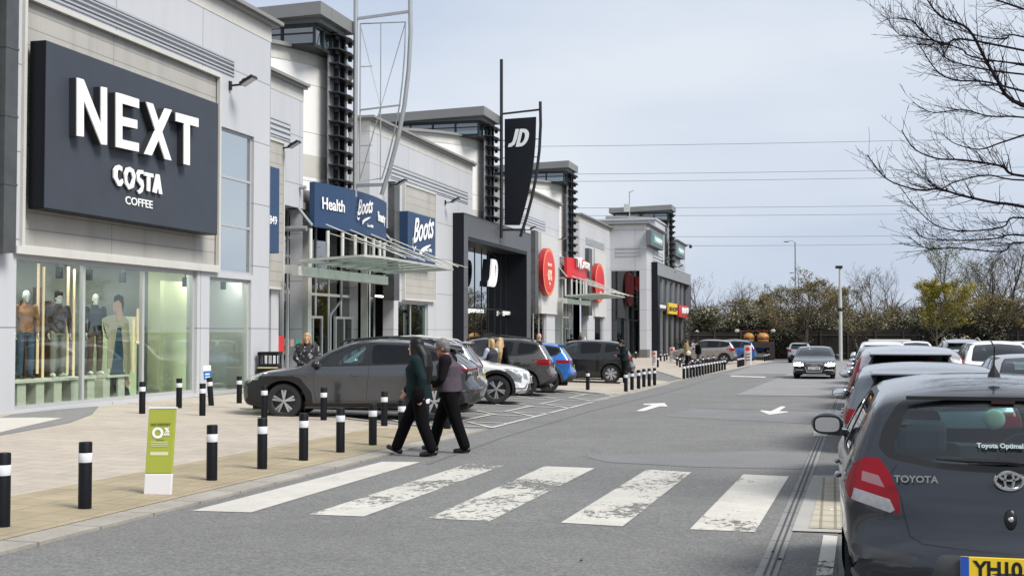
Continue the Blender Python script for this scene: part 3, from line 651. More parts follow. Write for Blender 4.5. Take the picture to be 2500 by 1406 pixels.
def canopy_entry(parent, Yc, kind):
    """recessed glazed entrance, curved fascia sign and glass canopy"""
    Y0, Y1 = Yc-5.9, Yc+5.9; zt = 6.15; X = XF
    xg = X-.9
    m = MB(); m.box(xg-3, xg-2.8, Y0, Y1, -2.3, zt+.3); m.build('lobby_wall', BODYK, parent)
    z0 = gz(-15, Yc)-.05
    mul = [Y0+(Y1-Y0)*k/9 for k in range(1, 9)]
    if kind == 'blue': tr = (z0+3.35, z0+4.7)
    else: tr = (z0+3.3,)
    window(parent, xg, Y0+.02, Y1-.02, z0, zt+.2, GLT, mul, tr, .11, 'entrance_glazing')
    # doors in the glazing
    for yy in (Yc-2.2, Yc+1.0):
        m = MB(); frame_rect(m, xg+.14, yy, yy+1.9, z0, z0+2.5, .1, .1, (yy+.95,)); d_ = m.build('door', FRAME, parent)
        m = MB(); m.box(xg+.12, xg+.14, yy+.1, yy+1.8, z0+.1, z0+2.4); m.build('door_glass', GLD, d_)
        m = MB()
        for dy in (.85, 1.0): m.tube([(xg+.24, yy+dy, z0+.75), (xg+.24, yy+dy, z0+1.5)], .018, 6)
        m.build('door_handle', PALEM, d_)
    # columns with pipe
    m = MB()
    for yy in (Yc-3.1, Yc+3.0): m = MB(); m.box(X-.35, X-.05, yy-.17, yy+.17, z0, zt); m.build('entrance_column', PALEM, parent)
    m = MB(); m.tube([(X+.1, Yc-.4, 3.9), (X+.1, Yc-.4, 2.9), (X+.1, Yc-1.5, 2.3), (X+.1, Yc-1.5, z0)], .05, 8); m.build('rain_pipe', GREYM, parent, smooth=True)
    # steel frame and canopy
    t = thing('entrance_canopy', 'glass canopy on steel beams over the '+('blue' if kind == 'blue' else 'red')+'-signed shop entrance', 'canopy', (X+1, Yc, 3.6), 0, 'glass canopies over entrances')
    zc = 4.05; xo = -15.45; ya, yb2 = Yc-6.0, Yc+4.2
    m = MB(); m.bar((X+.75, ya-.2, zc-.28), (X+.75, Yc+2.8, zc-.28), .25, .34); m.bar((X-.5, ya+.3, zc-.2), (X+.8, ya+.3, zc-.2), .2, .3); m.bar((X-.5, Yc+2.6, zc-.2), (X+.8, Yc+2.6, zc-.2), .2, .3); m.build('main_beam', PALEM, t)
    m = MB(); pts = [(X+.8, ya), (xo-.2, ya+.1), (xo, ya+1.2), (xo, Yc+1.8), (xo-.1, yb2), (X+.8, Yc+3.6)]
    m.prism([(x, y, zc+.05+(x-X)*.06) for x, y in pts], (0, 0, 0), (0, 0, .025)); m.build('glass_sheet', GLL, t)
    m = MB()
    for (p, q) in zip(pts, pts[1:]+pts[:1]): m.bar((*p, zc+(p[0]-X)*.06+.03), (*q, zc+(q[0]-X)*.06+.03), .045, .08)
    for k in range(1, 7): y = ya+(yb2-ya)*k/7; m.bar((X+.8, y, zc+.02), (xo+.0, y, zc+.21), .035, .07)
    m.build('canopy_rim', PALEM, t)
    m = MB()
    for k in range(4):
        y = Yc-3.4+k*2.2
        m.tube([(X+.7, y, 5.6), (xo+.3, y+.5, zc+.3)], .03, 6); m.tube([(X+.7, y+.3, 5.3), (xo+.6, y+.8, zc+.28)], .02, 6)
    m.build('tie_rod', PALEM, t)
    def xa(y): return X+.82-.50*((y-Yc)/4.05)**2
    m = MB()
    for k in range(8):
        y = Yc-3.9+k*1.08; m = MB(); m.tube([(xa(y)-.05, y, zc+.1), (xa(y)-.05, y, 5.42)], .075, 8)
        m.build('post', mat('post_white', (.62, .63, .6), .4), t, smooth=True)
    m = MB()
    for (y, s_) in ((Yc-4.2, 1), (Yc+4.2, 1)):
        m.tube([(X-.7, y, z0), (X-.7, y, 7)], .12, 8); m.tube([(X-.8, y, 6.9), (X+.25, y, 6.9)], .07, 8); m.tube([(X-.8, y, 5.4), (X+.3, y, 5.4)], .1, 8); m.tube([(X-.6, y, 6.8), (X+.5, y, 5.5)], .06, 8); m.build('bracket_frame', GREYM, t, smooth=True); m = MB()
    if 0: m.build('bracket_frame', GREYM, t, smooth=True)
    # curved sign
    n = 16; zs0, zs1 = 5.5, 7.15 if kind == 'blue' else 6.95
    y0, y1 = Yc-3.75, Yc+4.15
    lab = 'curved navy fascia sign reading Health, Boots and Beauty above the canopy' if kind == 'blue' else 'curved red fascia sign with white lettering above the canopy'
    s = thing('fascia_sign', lab, 'sign', (X+1, Yc, 6.3))
    sec = [0, 1/3, 2/3, 1] if kind == 'blue' else [0, 1]
    for u0, u1 in zip(sec, sec[1:]):
        m = MB(); nn = max(4, int(n*(u1-u0)))
        for k in range(nn):
            ya_, yb_ = y0+(y1-y0)*(u0+(u1-u0)*k/nn)+(.008 if k == 0 else 0), y0+(y1-y0)*(u0+(u1-u0)*(k+1)/nn)
            m.add([(xa(ya_)-.2, ya_, zs0), (xa(ya_), ya_, zs0), (xa(ya_), ya_, zs1), (xa(ya_)-.2, ya_, zs1), (xa(yb_)-.2, yb_, zs0), (xa(yb_), yb_, zs0), (xa(yb_), yb_, zs1), (xa(yb_)-.2, yb_, zs1)], [(0, 1, 2, 3), (7, 6, 5, 4), (0, 4, 5, 1), (1, 5, 6, 2), (2, 6, 7, 3), (3, 7, 4, 0)])
        m.build('sign_panel', NAVY if kind == 'blue' else REDS, s)
    def on(y, z, dx=.03):
        dy = .05; tn = Vector((xa(y+dy)-xa(y-dy), 2*dy, 0)).normalized(); nm = Vector((tn.y, -tn.x, 0)); return Vector((xa(y), y, z))+nm*dx, tn
    if kind == 'blue':
        p, u = on(Yc-2.55, 6.2); text('lettering', 'Health', .62, WHT, s, p, ux=u, ext=.008, bold=.010)
        p, u = on(Yc+2.6, 6.2); text('lettering', 'Beauty', .55, WHT, s, p, ux=u, ext=.008, bold=.010)
        p, u = on(Yc+.05, 6.42, .06); script_logo(s, p, 1.7, 'script_lettering')
        p, u = on(Yc+.75, 5.82, .05); text('small_lettering', 'Since 1849', .17, WHT, s, p, ux=u, ext=.01)
    else:
        for (y, tx, hz) in ((Yc-2.1, 'T', .95), (Yc-1.45, 'K', 1.1), (Yc-.1, 'm', .95), (Yc+.8, 'a', .95), (Yc+1.5, 'x', .95), (Yc+2.15, 'x', 1.1)):
            p, u = on(y, 6.25-(hz-1.1)*.6, .16); text('letter', tx, hz, WHT, s, p, ux=u, ext=.08, bold=.03)
        p, u = on(Yc-.6, 6.4, .14); m = MB(); m.M = Matrix.Translation(p); m.ell((0, 0, 0), (.08, .13, .13)); m.build('dot', WHT, s)
    return t
def panel_field(parent, X, a, b, c, d, mt, dp=.12):
    m = MB(); m.box(X-.05, X+dp, a, b, c, d); m.build('cladding', mt, parent)
    m = MB(); frame_rect(m, X+.06, a-.08, b+.08, c-.08, d+.08, .08, .2); m.build('cladding_frame', BAND, parent)
OP = [42.3, 64.5, 86.6]
# ---- shop with navy signs
bb = thing('shop_building', 'panelled shop with navy signs, a white drum and an empty mast frame', 'building', (XF-4, 46, 0))
ye0, ye1 = 46.2-5.9, 46.2+5.9
z4 = fac(1045, 737, XF).z; wb = (fy(972, XF), fy(1045, XF), gz(-16, 55)+.25, fac(1045, 741, XF).z)
wing(bb, YR-.5, OP[0], holes=[(ye0, OP[0], -2.4, 6.15), (YR-.4, ye0-.6, -2.4, 3.35)], ret=False, lv=(YR, fy(705, XF), fac(700, 345, XF).z, fac(700, 300, XF).z))
wing(bb, OP[0]+6.8, OP[1], holes=[(60.95, OP[1], -2.4, 7.2, 0), (OP[0]+6.8, ye1, -2.4, 6.15), wb], lv=(fy(952, XF), fy(1141, XF), fac(1141, 499, XF).z, fac(1141, 470, XF).z))
m = MB(); m.box(XF-.9, XF-.02, OP[0]-.4, OP[0]+7, 6.15, 6.4); m.box(XF-.5, XF-.1, OP[0]-.05, OP[0]+6.85, 6.4, 6.9); m.build('drum_underside', COPE, bb)
drum(bb, OP[0]+3.2); canopy_entry(bb, 46.2, 'blue')
window(bb, XF-.15, *wb, glass('boots_glass', (.3, .45, .38), .08), (fy(1008, XF),), (), .08)
window(bb, XF-.15, YR-.4, ye0-.6, gz(-16, 38)+.2, 3.3, glass('boots_glass', (.3, .45, .38), .08), (fy(735, XF-.15)-1.2,), (), .08)
m = MB(); m.box(XF-3, XF-2.9, YR-1, ye0+.5, -1, 3.6); m.box(XF-3, XF-2.9, wb[0]-.5, wb[1]+.5, -1, 3.6); m.build('display_panel', mat('pale_green_panel', (.30, .48, .38), .7, noise=(1, .1)), bb)
for (a_, b_) in ((YR-.2, ye0-.8), (wb[0], wb[1])):
    m = MB(); m.box(XF-1.2, XF-1.0, a_, b_, 3.22, 3.28); m.build('ceiling_lamp', mat('dim_shop_lamp', (1, 1, 1), emit=((1, .98, .9), 5)), bb)
def pxf(parent, x0, x1, ytl, ybl, ytr, X, mt=CLAD): panel_field(parent, X, fy(x0, X), fy(x1, X), fac(x0, ybl, X).z, fac(x0, ytl, X).z, mt)
panel_field(bb, XF, fy(982, XF), fy(1056, XF), fac(982, 728, XF).z, fac(982, 451, XF).z, CLAD)
panel_field(bb, XF, YR-.5, fy(681, XF), fac(682, 702, XF).z, fac(682, 352, XF).z, CLAD)
downpipe_fin(XF+.3, 442, 733, 962, 975, 'dark steel fin beside the clad panel with the square navy sign')
downpipe_fin(XF-.02, 733, 870, 964, 972, 'dark steel fin below the square navy sign, at ground-floor height')
def box_sign(x0, x1, ytl, ybl, X, mt, label, dp=.35, xb_=None):
    a, b = fy(x0, X), fy(x1, X); c, d = fac(x0, ybl, X).z, fac(x0, ytl, X).z
    t = thing('wall_sign', label, 'sign', (X, (a+b)/2, (c+d)/2)); m = MB(); m.box(X-dp, X, a, b, c, d); m.build('sign_panel', mt, t, bevel=.01); return t, a, b, c, d
t, a, b, c, d = box_sign(995, 1062, 515, 636, XF+.55, NAVY, 'square navy sign with white script lettering on stone cladding', .4)
script_logo(t, Vector((XF+.58, (a+b)/2, (c+d)/2+.15)), (b-a)*.78, 'script_lettering'); text('small_lettering', 'Since 1849', .24, WHT, t, (XF+.57, (a+b)/2+.85, c+.55), ext=.01)
t, a, b, c, d = box_sign(640, 680, 400, 613, XF+.55, NAVY, 'navy sign mostly hidden behind the corner of the left block, reading 1849', .4)
text('small_lettering', '1849', .4, WHT, t, (XF+.57, b-.62, c+.95), ext=.01)
floodlight(fac(683, 362, XF), 'floodlight above the half-hidden navy sign')
floodlight(fac(952, 452, XF+.35), 'floodlight at the top of the dark fin by the square navy sign')
floodlight(fac(1086, 495, XF), 'floodlight between the square navy sign and the black portal')
mf = masts(OP[0]+3.2, 'unpainted steel mast with a curved wire frame in front of the white drum')
# ---- shop with black portal
jb = thing('shop_building', 'panelled shop with a black portal frame and white JD letters', 'building', (XF-4, 70, 0))
wing(jb, OP[1]+6.8, OP[2], lv=(OP[1]+6.6, OP[1]+17.5, fac(1359, 575, XF).z, fac(1359, 553, XF).z), rz0=7.3, holes=[(OP[1]+6.8, 75.35, -2.4, 7.2, 0), (91-5.9, OP[2], -2.4, 6.15), (OP[1]+13, OP[2]-4.2, -2.4, 3.3)])
drum(jb, OP[1]+3.2, zb=7.5)
XP = -18.2; ya, yb3 = 60.9, 75.4; zt = 7.66
m = MB(); ins = (ya+.75, yb3-1.0, -2.4, 6.55); hole_wall(m, XP, ya, yb3, -2.4, zt, [ins], 1.5); m.build('portal', PORT, jb, fix=False)
m = MB(); m.quad((XP, ya, -2.4), (XP-2, ya, -2.4), (XP-2, ya, zt), (XP, ya, zt)); m.quad((XP, yb3, -2.4), (XP-2, yb3, -2.4), (XP-2, yb3, zt), (XP, yb3, zt)); m.box(XP-2, XP-.01, ya, yb3, zt, zt+.05)
m.box(XP-1.4, XP-.02, ins[1]-.03, ins[1]+.02, -2.4, 6.55); m.box(XP-1.4, XP-.02, ins[0], ins[1], 6.35, 6.55); m.build('portal_reveal', BLACK, jb)
window(jb, XP-1.3, ins[0], ins[1]-.05, gz(-15, 68), 6.4, glass('mirror_glass', (.03, .035, .035), .6), [ins[0]+(ins[1]-ins[0])*k/9 for k in range(1, 9)], (2.95,), .05, 'shop_front_glazing', DARKM)
m = MB(); m.box(XP-1.35, XP-1.2, fy(1180, XP-1.2), fy(1205, XP-1.2), gz(-15, 66), 1.6); m.build('door', BLACK, jb)
t = thing('shop_letters', 'big white JD letters standing off the mirror glass inside the black portal', 'sign', (XP-.6, 66, 4.4))
A = fac(1199, 700, XP-.3); Bz = fac(1199, 632, XP-.3).z; jd_logo(t, Vector((XP-.3, A.y, A.z)), Bz-A.z, (0, 1, 0), 'letters', .05, H); jd_logo(t, Vector((XP-.58, A.y, A.z)), Bz-A.z, (0, 1, 0), 'letter_returns', .22, BLACK)
for (x0, x1, y, tx) in ((1143, 1180, 762, 'JDSPORTS'), (1229, 1258, 768, 'JDSPORTS')):
    t = thing('small_sign', 'small white lettering over the shop doorway, '+('left of it' if x0 < 1200 else 'right of it'), 'sign', fac(x0, y, XP-1.1)); ptxt('lettering', tx, (x0, y), (x1, y+2), 9, XP-1.1, t, WHT, .03, ext=.05)
masts(OP[1]+3.2, 'black mast with a sail-shaped black panel carrying white JD letters', True, DARKM)
floodlight(fac(1280, 562, XF+.3), 'floodlight beside the foot of the black sail sign')
# ---- shop with red signs
tb = thing('shop_building', 'panelled shop with red oval and curved red signs further along the row', 'building', (XF-4, 92, 0))
Yc2 = 91.0
wing(tb, OP[2]+7.2, 108, lv=(fy(1430, XF), fy(1475, XF), fac(1475, 612, XF).z, fac(1475, 596, XF).z), holes=[(OP[2]+7.2, Yc2+5.9, -2.4, 6.15), (fy(1452, XF), fy(1473, XF), -2.4, 3.2)])
m = MB(); m.box(XF-.9, XF-.02, OP[2]-.4, OP[2]+7, 6.15, 6.4); m.box(XF-.5, XF-.1, OP[2]-.05, OP[2]+7.25, 6.4, 6.9); m.build('drum_underside', COPE, tb)
drum(tb, OP[2]+3.4); canopy_entry(tb, Yc2, 'red')
window(jb, XF-.15, OP[1]+13, OP[2]-4.2, gz(-15, 80), 3.25, GLT, (OP[1]+14.6, OP[1]+16.2), (), .12)
window(tb, XF-.15, fy(1452, XF), fy(1473, XF), gz(-15, 100), 3.15, GLT, (), (), .12)
def red_panel(x0, x1, yt, yb_, oc, lab, txt):
    X = XF+.25; panel_field(tb if x0 > 1400 else jb, XF, fy(x0, XF), fy(x1, XF), fac(x0, yb_, XF).z, fac(x0, yt, XF).z, mat('banner_white', (.52, .53, .53), .5), .15)
    X = XF+.5; cyy, czz, ry, rz = fy(oc[0], X), fac(oc[0], oc[1], X).z, abs(fy(oc[0]+oc[2], X)-fy(oc[0], X)), abs(fac(oc[0], oc[1]-oc[3], X).z-fac(oc[0], oc[1], X).z)
    t = thing('oval_sign', lab, 'sign', (X, cyy, czz)); n = 32
    def E(k, dx=0): return [(XF+.5+dx, cyy+ry*k*math.cos(2*math.pi*i/n), czz+rz*k*math.sin(2*math.pi*i/n)) for i in range(n)]
    m = MB(); m.prism(E(1), (-.35, 0, 0), (0, 0, 0)); m.build('rim', mat('rim_dark_red', (.28, .012, .015), .4), t); m = MB(); m.prism(E(.995), (0, 0, 0), (.015, 0, 0)); m.build('orange_ring', mat('rim_orange', (.72, .18, .06), .4), t); m = MB(); m.prism(E(.86), (0, 0, 0), (.03, 0, 0)); m.build('disc', REDS, t)
    for (s_, bz, h_) in txt: text('lettering', s_, h_*rz, mat('cream_lettering', (.85, .72, .5), .5), t, (XF+.55, cyy, czz+bz*rz), ext=.01, bold=.01, sx=.75)
red_panel(1317, 1357, 568, 762, (1341, 664, 14.5, 58), 'large red oval sign reading 60% on a white banner panel', [('always up to', .25, .2), ('60%', -.35, .62), ('less', -.55, .2)])
red_panel(1449, 1476, 610, 770, (1465, 691, 11, 48), 'smaller red oval sign right of the curved red fascia sign', [('small', -.55, .22)])
downpipe_fin(XF+.3, 562, 765, 1307, 1315, 'dark steel fin left of the large red oval sign')
downpipe_fin(XF+.3, 606, 770, 1438, 1446, 'dark steel fin between the red fascia sign and the smaller oval sign')
floodlight(fac(1358, 585, XF), 'floodlight right of the large red oval sign, under the louvres')
masts_far = None
# ---- far projecting block
fb = thing('shop_building', 'far projecting grey block with a black portal at the end of the row', 'building', (XB-4, 120, 0))
XG = -15.6; y0, y1, y2, y3 = 107.3, fy(1621, XG), fy(1650, XG), fy(1674, XG)
gw = (XF+.35, XG-.35)
wing(fb, y0, y1, XG, zt=11.05, ret=False, lv=(y0+4, y1-.8, 7.9, 8.9)); wing(fb, y2, y3, XG, zt=11.05, lv=(y2+2, y3-1, 7.9, 8.8), ret1=True)
# end wall facing the camera
m = MB()
zq = [-2.4, .35, 6.9, 11.05-.3]; xq = [XF-.1, XF+.12, XG-.62, XG]
for i in range(3):
    for j in range(3):
        if i == 1 and j in (0, 1) : continue
        m.quad((xq[i], y0, zq[j]), (xq[i+1], y0, zq[j]), (xq[i+1], y0, zq[j+1]), (xq[i], y0, zq[j+1]))
m.build('wall_return', WALLX, fb, fix=False)
m = MB(); m.box(XF-6, XG+.012, y0-.012, y0+.2, 10.45, 10.88); m.build('parapet_band', BAND, fb); m = MB(); m.box(XF-6, XG+.28, y0-.28, y0+.2, 10.95, 11.06); m.build('coping', COPE, fb)
m = MB()
for k in range(3): m.box(XF+.5, XG-.6, y0-.05, y0-.003, 8.15+k*.33, 8.3+k*.33)
m.build('louvre', LOUV, fb)
m = MB(); m.box(xq[1], xq[2], y0+.1, y0+.12, -2.3, 6.9); g_ = m.build('end_glazing', glass('teal_glass', (.08, .22, .22), .10), fb)
m = MB()
for x in (xq[1], (xq[1]+xq[2])/2, xq[2]-.05): m.box(x, x+.05, y0+.02, y0+.09, -2.3, 6.9)
for z in (2.6, 4.6): m.box(xq[1], xq[2], y0+.02, y0+.085, z, z+.05)
m.build('glazing_bars', DARKM, fb)
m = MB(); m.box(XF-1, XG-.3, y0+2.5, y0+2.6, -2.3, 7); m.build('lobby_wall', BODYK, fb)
m = MB(); m.box(XG-.65, XG+.03, y0-.05, y0+1.6, -2.3, gz(-15, y0)+.75); m.build('pier_base', mat('stone_plinth', (.16, .16, .15), .8, noise=(4, .3)), fb)
drum(fb, (y1+y2)/2-.2, XG, zt=12.6, rad=6.2)
m = MB(); m.box(XF-5, XG-.2, y0+7, y0+14, 11.2, 11.9); m.box(XF-5.2, XG-.1, y0+6.8, y0+14.2, 11.9, 12.05); m.build('roof_upstand', WALLX, fb)
XQ = XG+.55; pa, pb = fy(1606, XQ), fy(1687, XQ); zt = fac(1606, 641, XQ).z
m = MB(); inn = (pa+1.2, pb-.8, -2.4, zt-1.1); hole_wall(m, XQ, pa, pb, -2.4, zt, [inn], 1.5); m.build('portal', mat('portal_grey', (.22, .23, .24), .5), fb, fix=False)
m = MB(); m.quad((XQ, pa, -2.4), (XQ-1, pa, -2.4), (XQ-1, pa, zt), (XQ, pa, zt)); m.box(XQ-1, XQ-.01, pa, pb, zt, zt+.04); m.box(XQ-1.5, XQ-.05, pa-.03, pa, -2.4, zt-.02)
m.box(XQ+.0, XQ+.01, pa, pa+1.2, -2.4, zt-1.1); m.box(XQ+.0, XQ+.01, pb-.8, pb, -2.4, zt-1.1); m.build('portal_reveal', BLACK, fb)
m = MB(); m.box(XG+.02, XG+.07, inn[0], inn[1], -2.4, zt-1.1); m.build('shop_front_glazing', mat('black_spandrel_glass', (.008, .010, .013), .25, spec=.3), fb)
m = MB()
for k in range(1, 6): y = inn[0]+(inn[1]-inn[0])*k/6; m.box(XG+.07, XG+.25, y-.09, y+.09, -2.4, zt-1.1)
m.build('mullion', GREYM, fb)
m = MB(); m.box(XF-8, XQ-1.5, pa, pb, -2.4, -2.0); m.build('floor_slab', BODYK, fb)
for (x0, x1, ys, mt, nm, tx, tm) in ((1611, 1625, (737, 757), mat('dark_sign', (.05, .05, .055), .5), 'small dark sign with white lettering, left of three in the far black portal', 'GREGGS', WHT),
        (1634, 1654, (739, 766), mat('yellow_sign', (.75, .52, .03), .5), 'small yellow sign, middle of three in the far black portal', 'SHOP', SIGNG),
        (1658, 1681, (744, 774), REDS, 'small red sign with a white lower panel, right of three in the far black portal', 'COFFEE', WHT)):
    t, a, b, c, d = box_sign(x0, x1, ys[0], ys[1], XQ+.05, mt, nm, .2)
    if 'red sign' in nm:
        m = MB(); m.box(XQ+.052, XQ+.07, a+(b-a)*.3, b, c+(d-c)*.35, d-.2); m.build('white_panel', WHT, t)
    else: text('lettering', tx, (d-c)*.5, tm, t, (XQ+.07, (a+b)/2, c+(d-c)*.3), ext=.01, bold=.02, sx=(b-a)/((d-c)*.5*3.6*(1 if len(tx) > 4 else .72)))
for (x0, x1, yt, yb_, nm) in ((1591, 1621, 561, 598, 'dark framed sign with teal and white lettering, high on the far block, nearer one'), (1651, 1673, 590, 624, 'dark framed sign with teal and white lettering, high on the far block, farther one')):
    t, a, b, c, d = box_sign(x0, x1, yt, yb_, XG+.5, mat('grey_sign_frame', (.11, .13, .14), .5), nm, .45)
    m = MB(); m.box(XG+.501, XG+.54, a+(b-a)*.14, b-(b-a)*.14, c+(d-c)*.2, d-(d-c)*.2); m.build('sign_face', mat('teal_face', (.12, .3, .33), .5), t)
    text('lettering', 'PUREGYM', (d-c)*.36, WHT, t, (XG+.56, (a+b)/2+(b-a)*.04, c+(d-c)*.36), ext=.01, bold=.03, sx=(b-a)*.62/((d-c)*.36*4.9))
for (px, py, lb) in ((1616, 637, 'floodlight over the far black portal, nearer one'), (1650, 652, 'floodlight over the far black portal, farther one')): floodlight(fac(px, py, XG), lb)
# roof mast box on the far block
t = thing('roof_aerial', 'thin aerial pole with a grey cabinet on the far roof', 'aerial', (-19.5, 114, 11)); p = atY(1537, 520, 116)
m = MB(); m.tube([(p.x, p.y, 11.5), (p.x, p.y, atY(1537, 468, 116).z)], .05, 6); m.bar((p.x, p.y, atY(1537, 470, 116).z), (p.x+.4, p.y, atY(1537, 468, 116).z+.1), .1, .05); m.build('pole', GREYM, t)
m = MB(); q = atY(1531, 508, 116); m.box(q.x-.25, q.x+.25, 115.7, 116.1, q.z-.35, q.z+.35); m.build('cabinet', PALEM, t)
# litter bin and leaflet stand are with the street furniture

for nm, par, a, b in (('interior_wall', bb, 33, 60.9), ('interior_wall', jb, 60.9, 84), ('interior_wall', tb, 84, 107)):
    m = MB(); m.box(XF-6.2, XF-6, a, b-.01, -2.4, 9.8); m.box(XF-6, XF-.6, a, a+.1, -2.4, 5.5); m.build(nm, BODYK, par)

for (x0, x1, y0_, y1_, mt, lab) in ((673, 693, 820, 860, REDS, 'red poster inside the low window left of the navy-signed entrance'), (709, 717, 828, 845, mat('poster_pink', (.55, .3, .28), .6), 'small pink notice in the low window left of the navy-signed entrance'), (722, 730, 828, 845, mat('poster_teal', (.05, .38, .28), .6), 'small teal notice in the low window left of the navy-signed entrance')):
    X = XF-.1; a, b = fy(x0, X), fy(x1, X); m = MB(); m.box(X, X+.012, a, b, fac(x0, y1_, X).z, fac(x0, y0_, X).z); o = m.build('poster', mt); tag(o, lab, 'poster')
# ---------------------------------------------------------------- cars
def paint(name, col, metal=.55, rough=.24): return mat('paint_'+name, col, rough, metal, coat=1, noise=(2.5, .05))
P_CHAR = paint('charcoal', (.085, .088, .095), .75); P_GREY = paint('grey', (.13, .135, .14)); P_DKG = paint('dark_grey', (.045, .048, .05), .7); P_BLK = paint('black', (.012, .013, .015)); P_BLUE = paint('blue', (.02, .17, .55))
P_WHT = paint('white', (.72, .73, .74), 0); P_SIL = paint('silver', (.42, .43, .45), .7); P_BEI = paint('beige', (.30, .27, .25), .6); P_NAVY = paint('navy', (.03, .04, .09)); P_RED = paint('red', (.35, .02, .03), .2); P_YAR = paint('slate', (.019, .022, .031), .55)
CGL = glass('car_glass', (.34, .44, .44), .07); CGD = glass('car_glass_dark', (.03, .035, .035), .035); CGC = glass('car_glass_clear', (.5, .68, .68), .07)
TRIM = mat('black_trim', (.008, .008, .009), .35); PLAST = mat('grey_plastic', (.04, .042, .045), .65, noise=(30, .15)); RUB = mat('tyre_rubber', (.02, .02, .021), .85, noise=(8, .2)); RIM = mat('alloy_rim', (.55, .56, .57), .3, metal=.8); RIMD = mat('rim_dark', (.03, .03, .032), .4)
CHROME = mat('chrome', (.7, .71, .72), .12, metal=1); SEAT = mat('seat_fabric', (.03, .031, .034), .9); LINER = mat('arch_liner', (.01, .01, .01), .9)
TLR = mat('tail_red', (.20, .003, .009), .2, coat=.2, spec=.2); TLW = mat('lamp_clear', (.30, .30, .31), .12, coat=1, noise=(40, .3)); HLC = mat('headlight_glass', (.22, .24, .26), .1, coat=1, noise=(30, .4)); HLON = mat('headlight_lit', (.9, .9, .9), emit=((1, .98, .92), 6)); ORG = mat('indicator', (.5, .15, .02), .2)
PLY = mat('plate_yellow', (.80, .55, .02), .5); PLW = mat('plate_white', (.75, .76, .76), .5); PBLUE = mat('plate_blue', (.01, .08, .4), .5)
def catmull(P, n, closed=False):
    out = []
    N = len(P)
    for i in range(N-1):
        p0, p1, p2, p3 = P[max(i-1, 0)], P[i], P[i+1], P[min(i+2, N-1)]
        d = math.hypot(p2[0]-p1[0], p2[1]-p1[1]); k = max(2, int(d/.03))
        for j in range(k):
            t = j/k; q = []
            for a, b, c, e in zip(p0, p1, p2, p3):
                # centripetal-ish: damp overshoot by blending with linear
                cr = .5*((2*b)+(-a+c)*t+(2*a-5*b+4*c-e)*t*t+(-a+3*b-3*c+e)*t**3); q.append(.65*cr+.35*(b+(c-b)*t))
            out.append(q)
    out.append(list(P[-1]))
    # resample by arc length
    L_ = [0]
    for a, b in zip(out, out[1:]): L_.append(L_[-1]+math.hypot(b[0]-a[0], b[1]-a[1]))
    res = []; j = 0
    for i in range(n+1):
        t = L_[-1]*i/n
        while j < len(L_)-2 and L_[j+1] < t: j += 1
        f = (t-L_[j])/max(L_[j+1]-L_[j], 1e-9); f = min(max(f, 0), 1); res.append([a+(b-a)*f for a, b in zip(out[j], out[j+1])])
    return res
def inpoly(x, y, P):
    c = False; j = len(P)-1
    for i in range(len(P)):
        if (P[i][1] > y) != (P[j][1] > y) and x < (P[j][0]-P[i][0])*(y-P[i][1])/(P[j][1]-P[i][1])+P[i][0]: c = not c
        j = i
    return c
def grow(P, d):
    """polygon offset outward by d"""
    n = len(P); A = sum(P[i][0]*P[(i+1) % n][1]-P[(i+1) % n][0]*P[i][1] for i in range(n)); s = 1 if A > 0 else -1; out = []
    for i in range(n):
        a, b, c = Vector(P[i-1]), Vector(P[i]), Vector(P[(i+1) % n]); u, v = (b-a).normalized(), (c-b).normalized()
        n1, n2 = Vector((u.y, -u.x))*s, Vector((v.y, -v.x))*s; h = (n1+n2); h = h/max(h.length, .3)/max(h.length, .6)*2 if h.length > .1 else n1
        out.append(tuple(b+h*d*.5*h.length if False else b+(n1+n2).normalized()*d/max(.5, (n1+n2).normalized().dot(n1))))
    return out
def rnd(P, r=.3, k=3):
    """round the corners of a polygon by fraction r of its shorter sides"""
    n = len(P); out = []
    for i in range(n):
        a, b, c = Vector(P[i-1]), Vector(P[i]), Vector(P[(i+1) % n]); d = min((a-b).length, (c-b).length)*r; p, q = b+(a-b).normalized()*d, b+(c-b).normalized()*d
        for j in range(k+1): t = j/k; out.append(tuple(p*(1-t)**2+b*2*t*(1-t)+q*t*t))
    return out
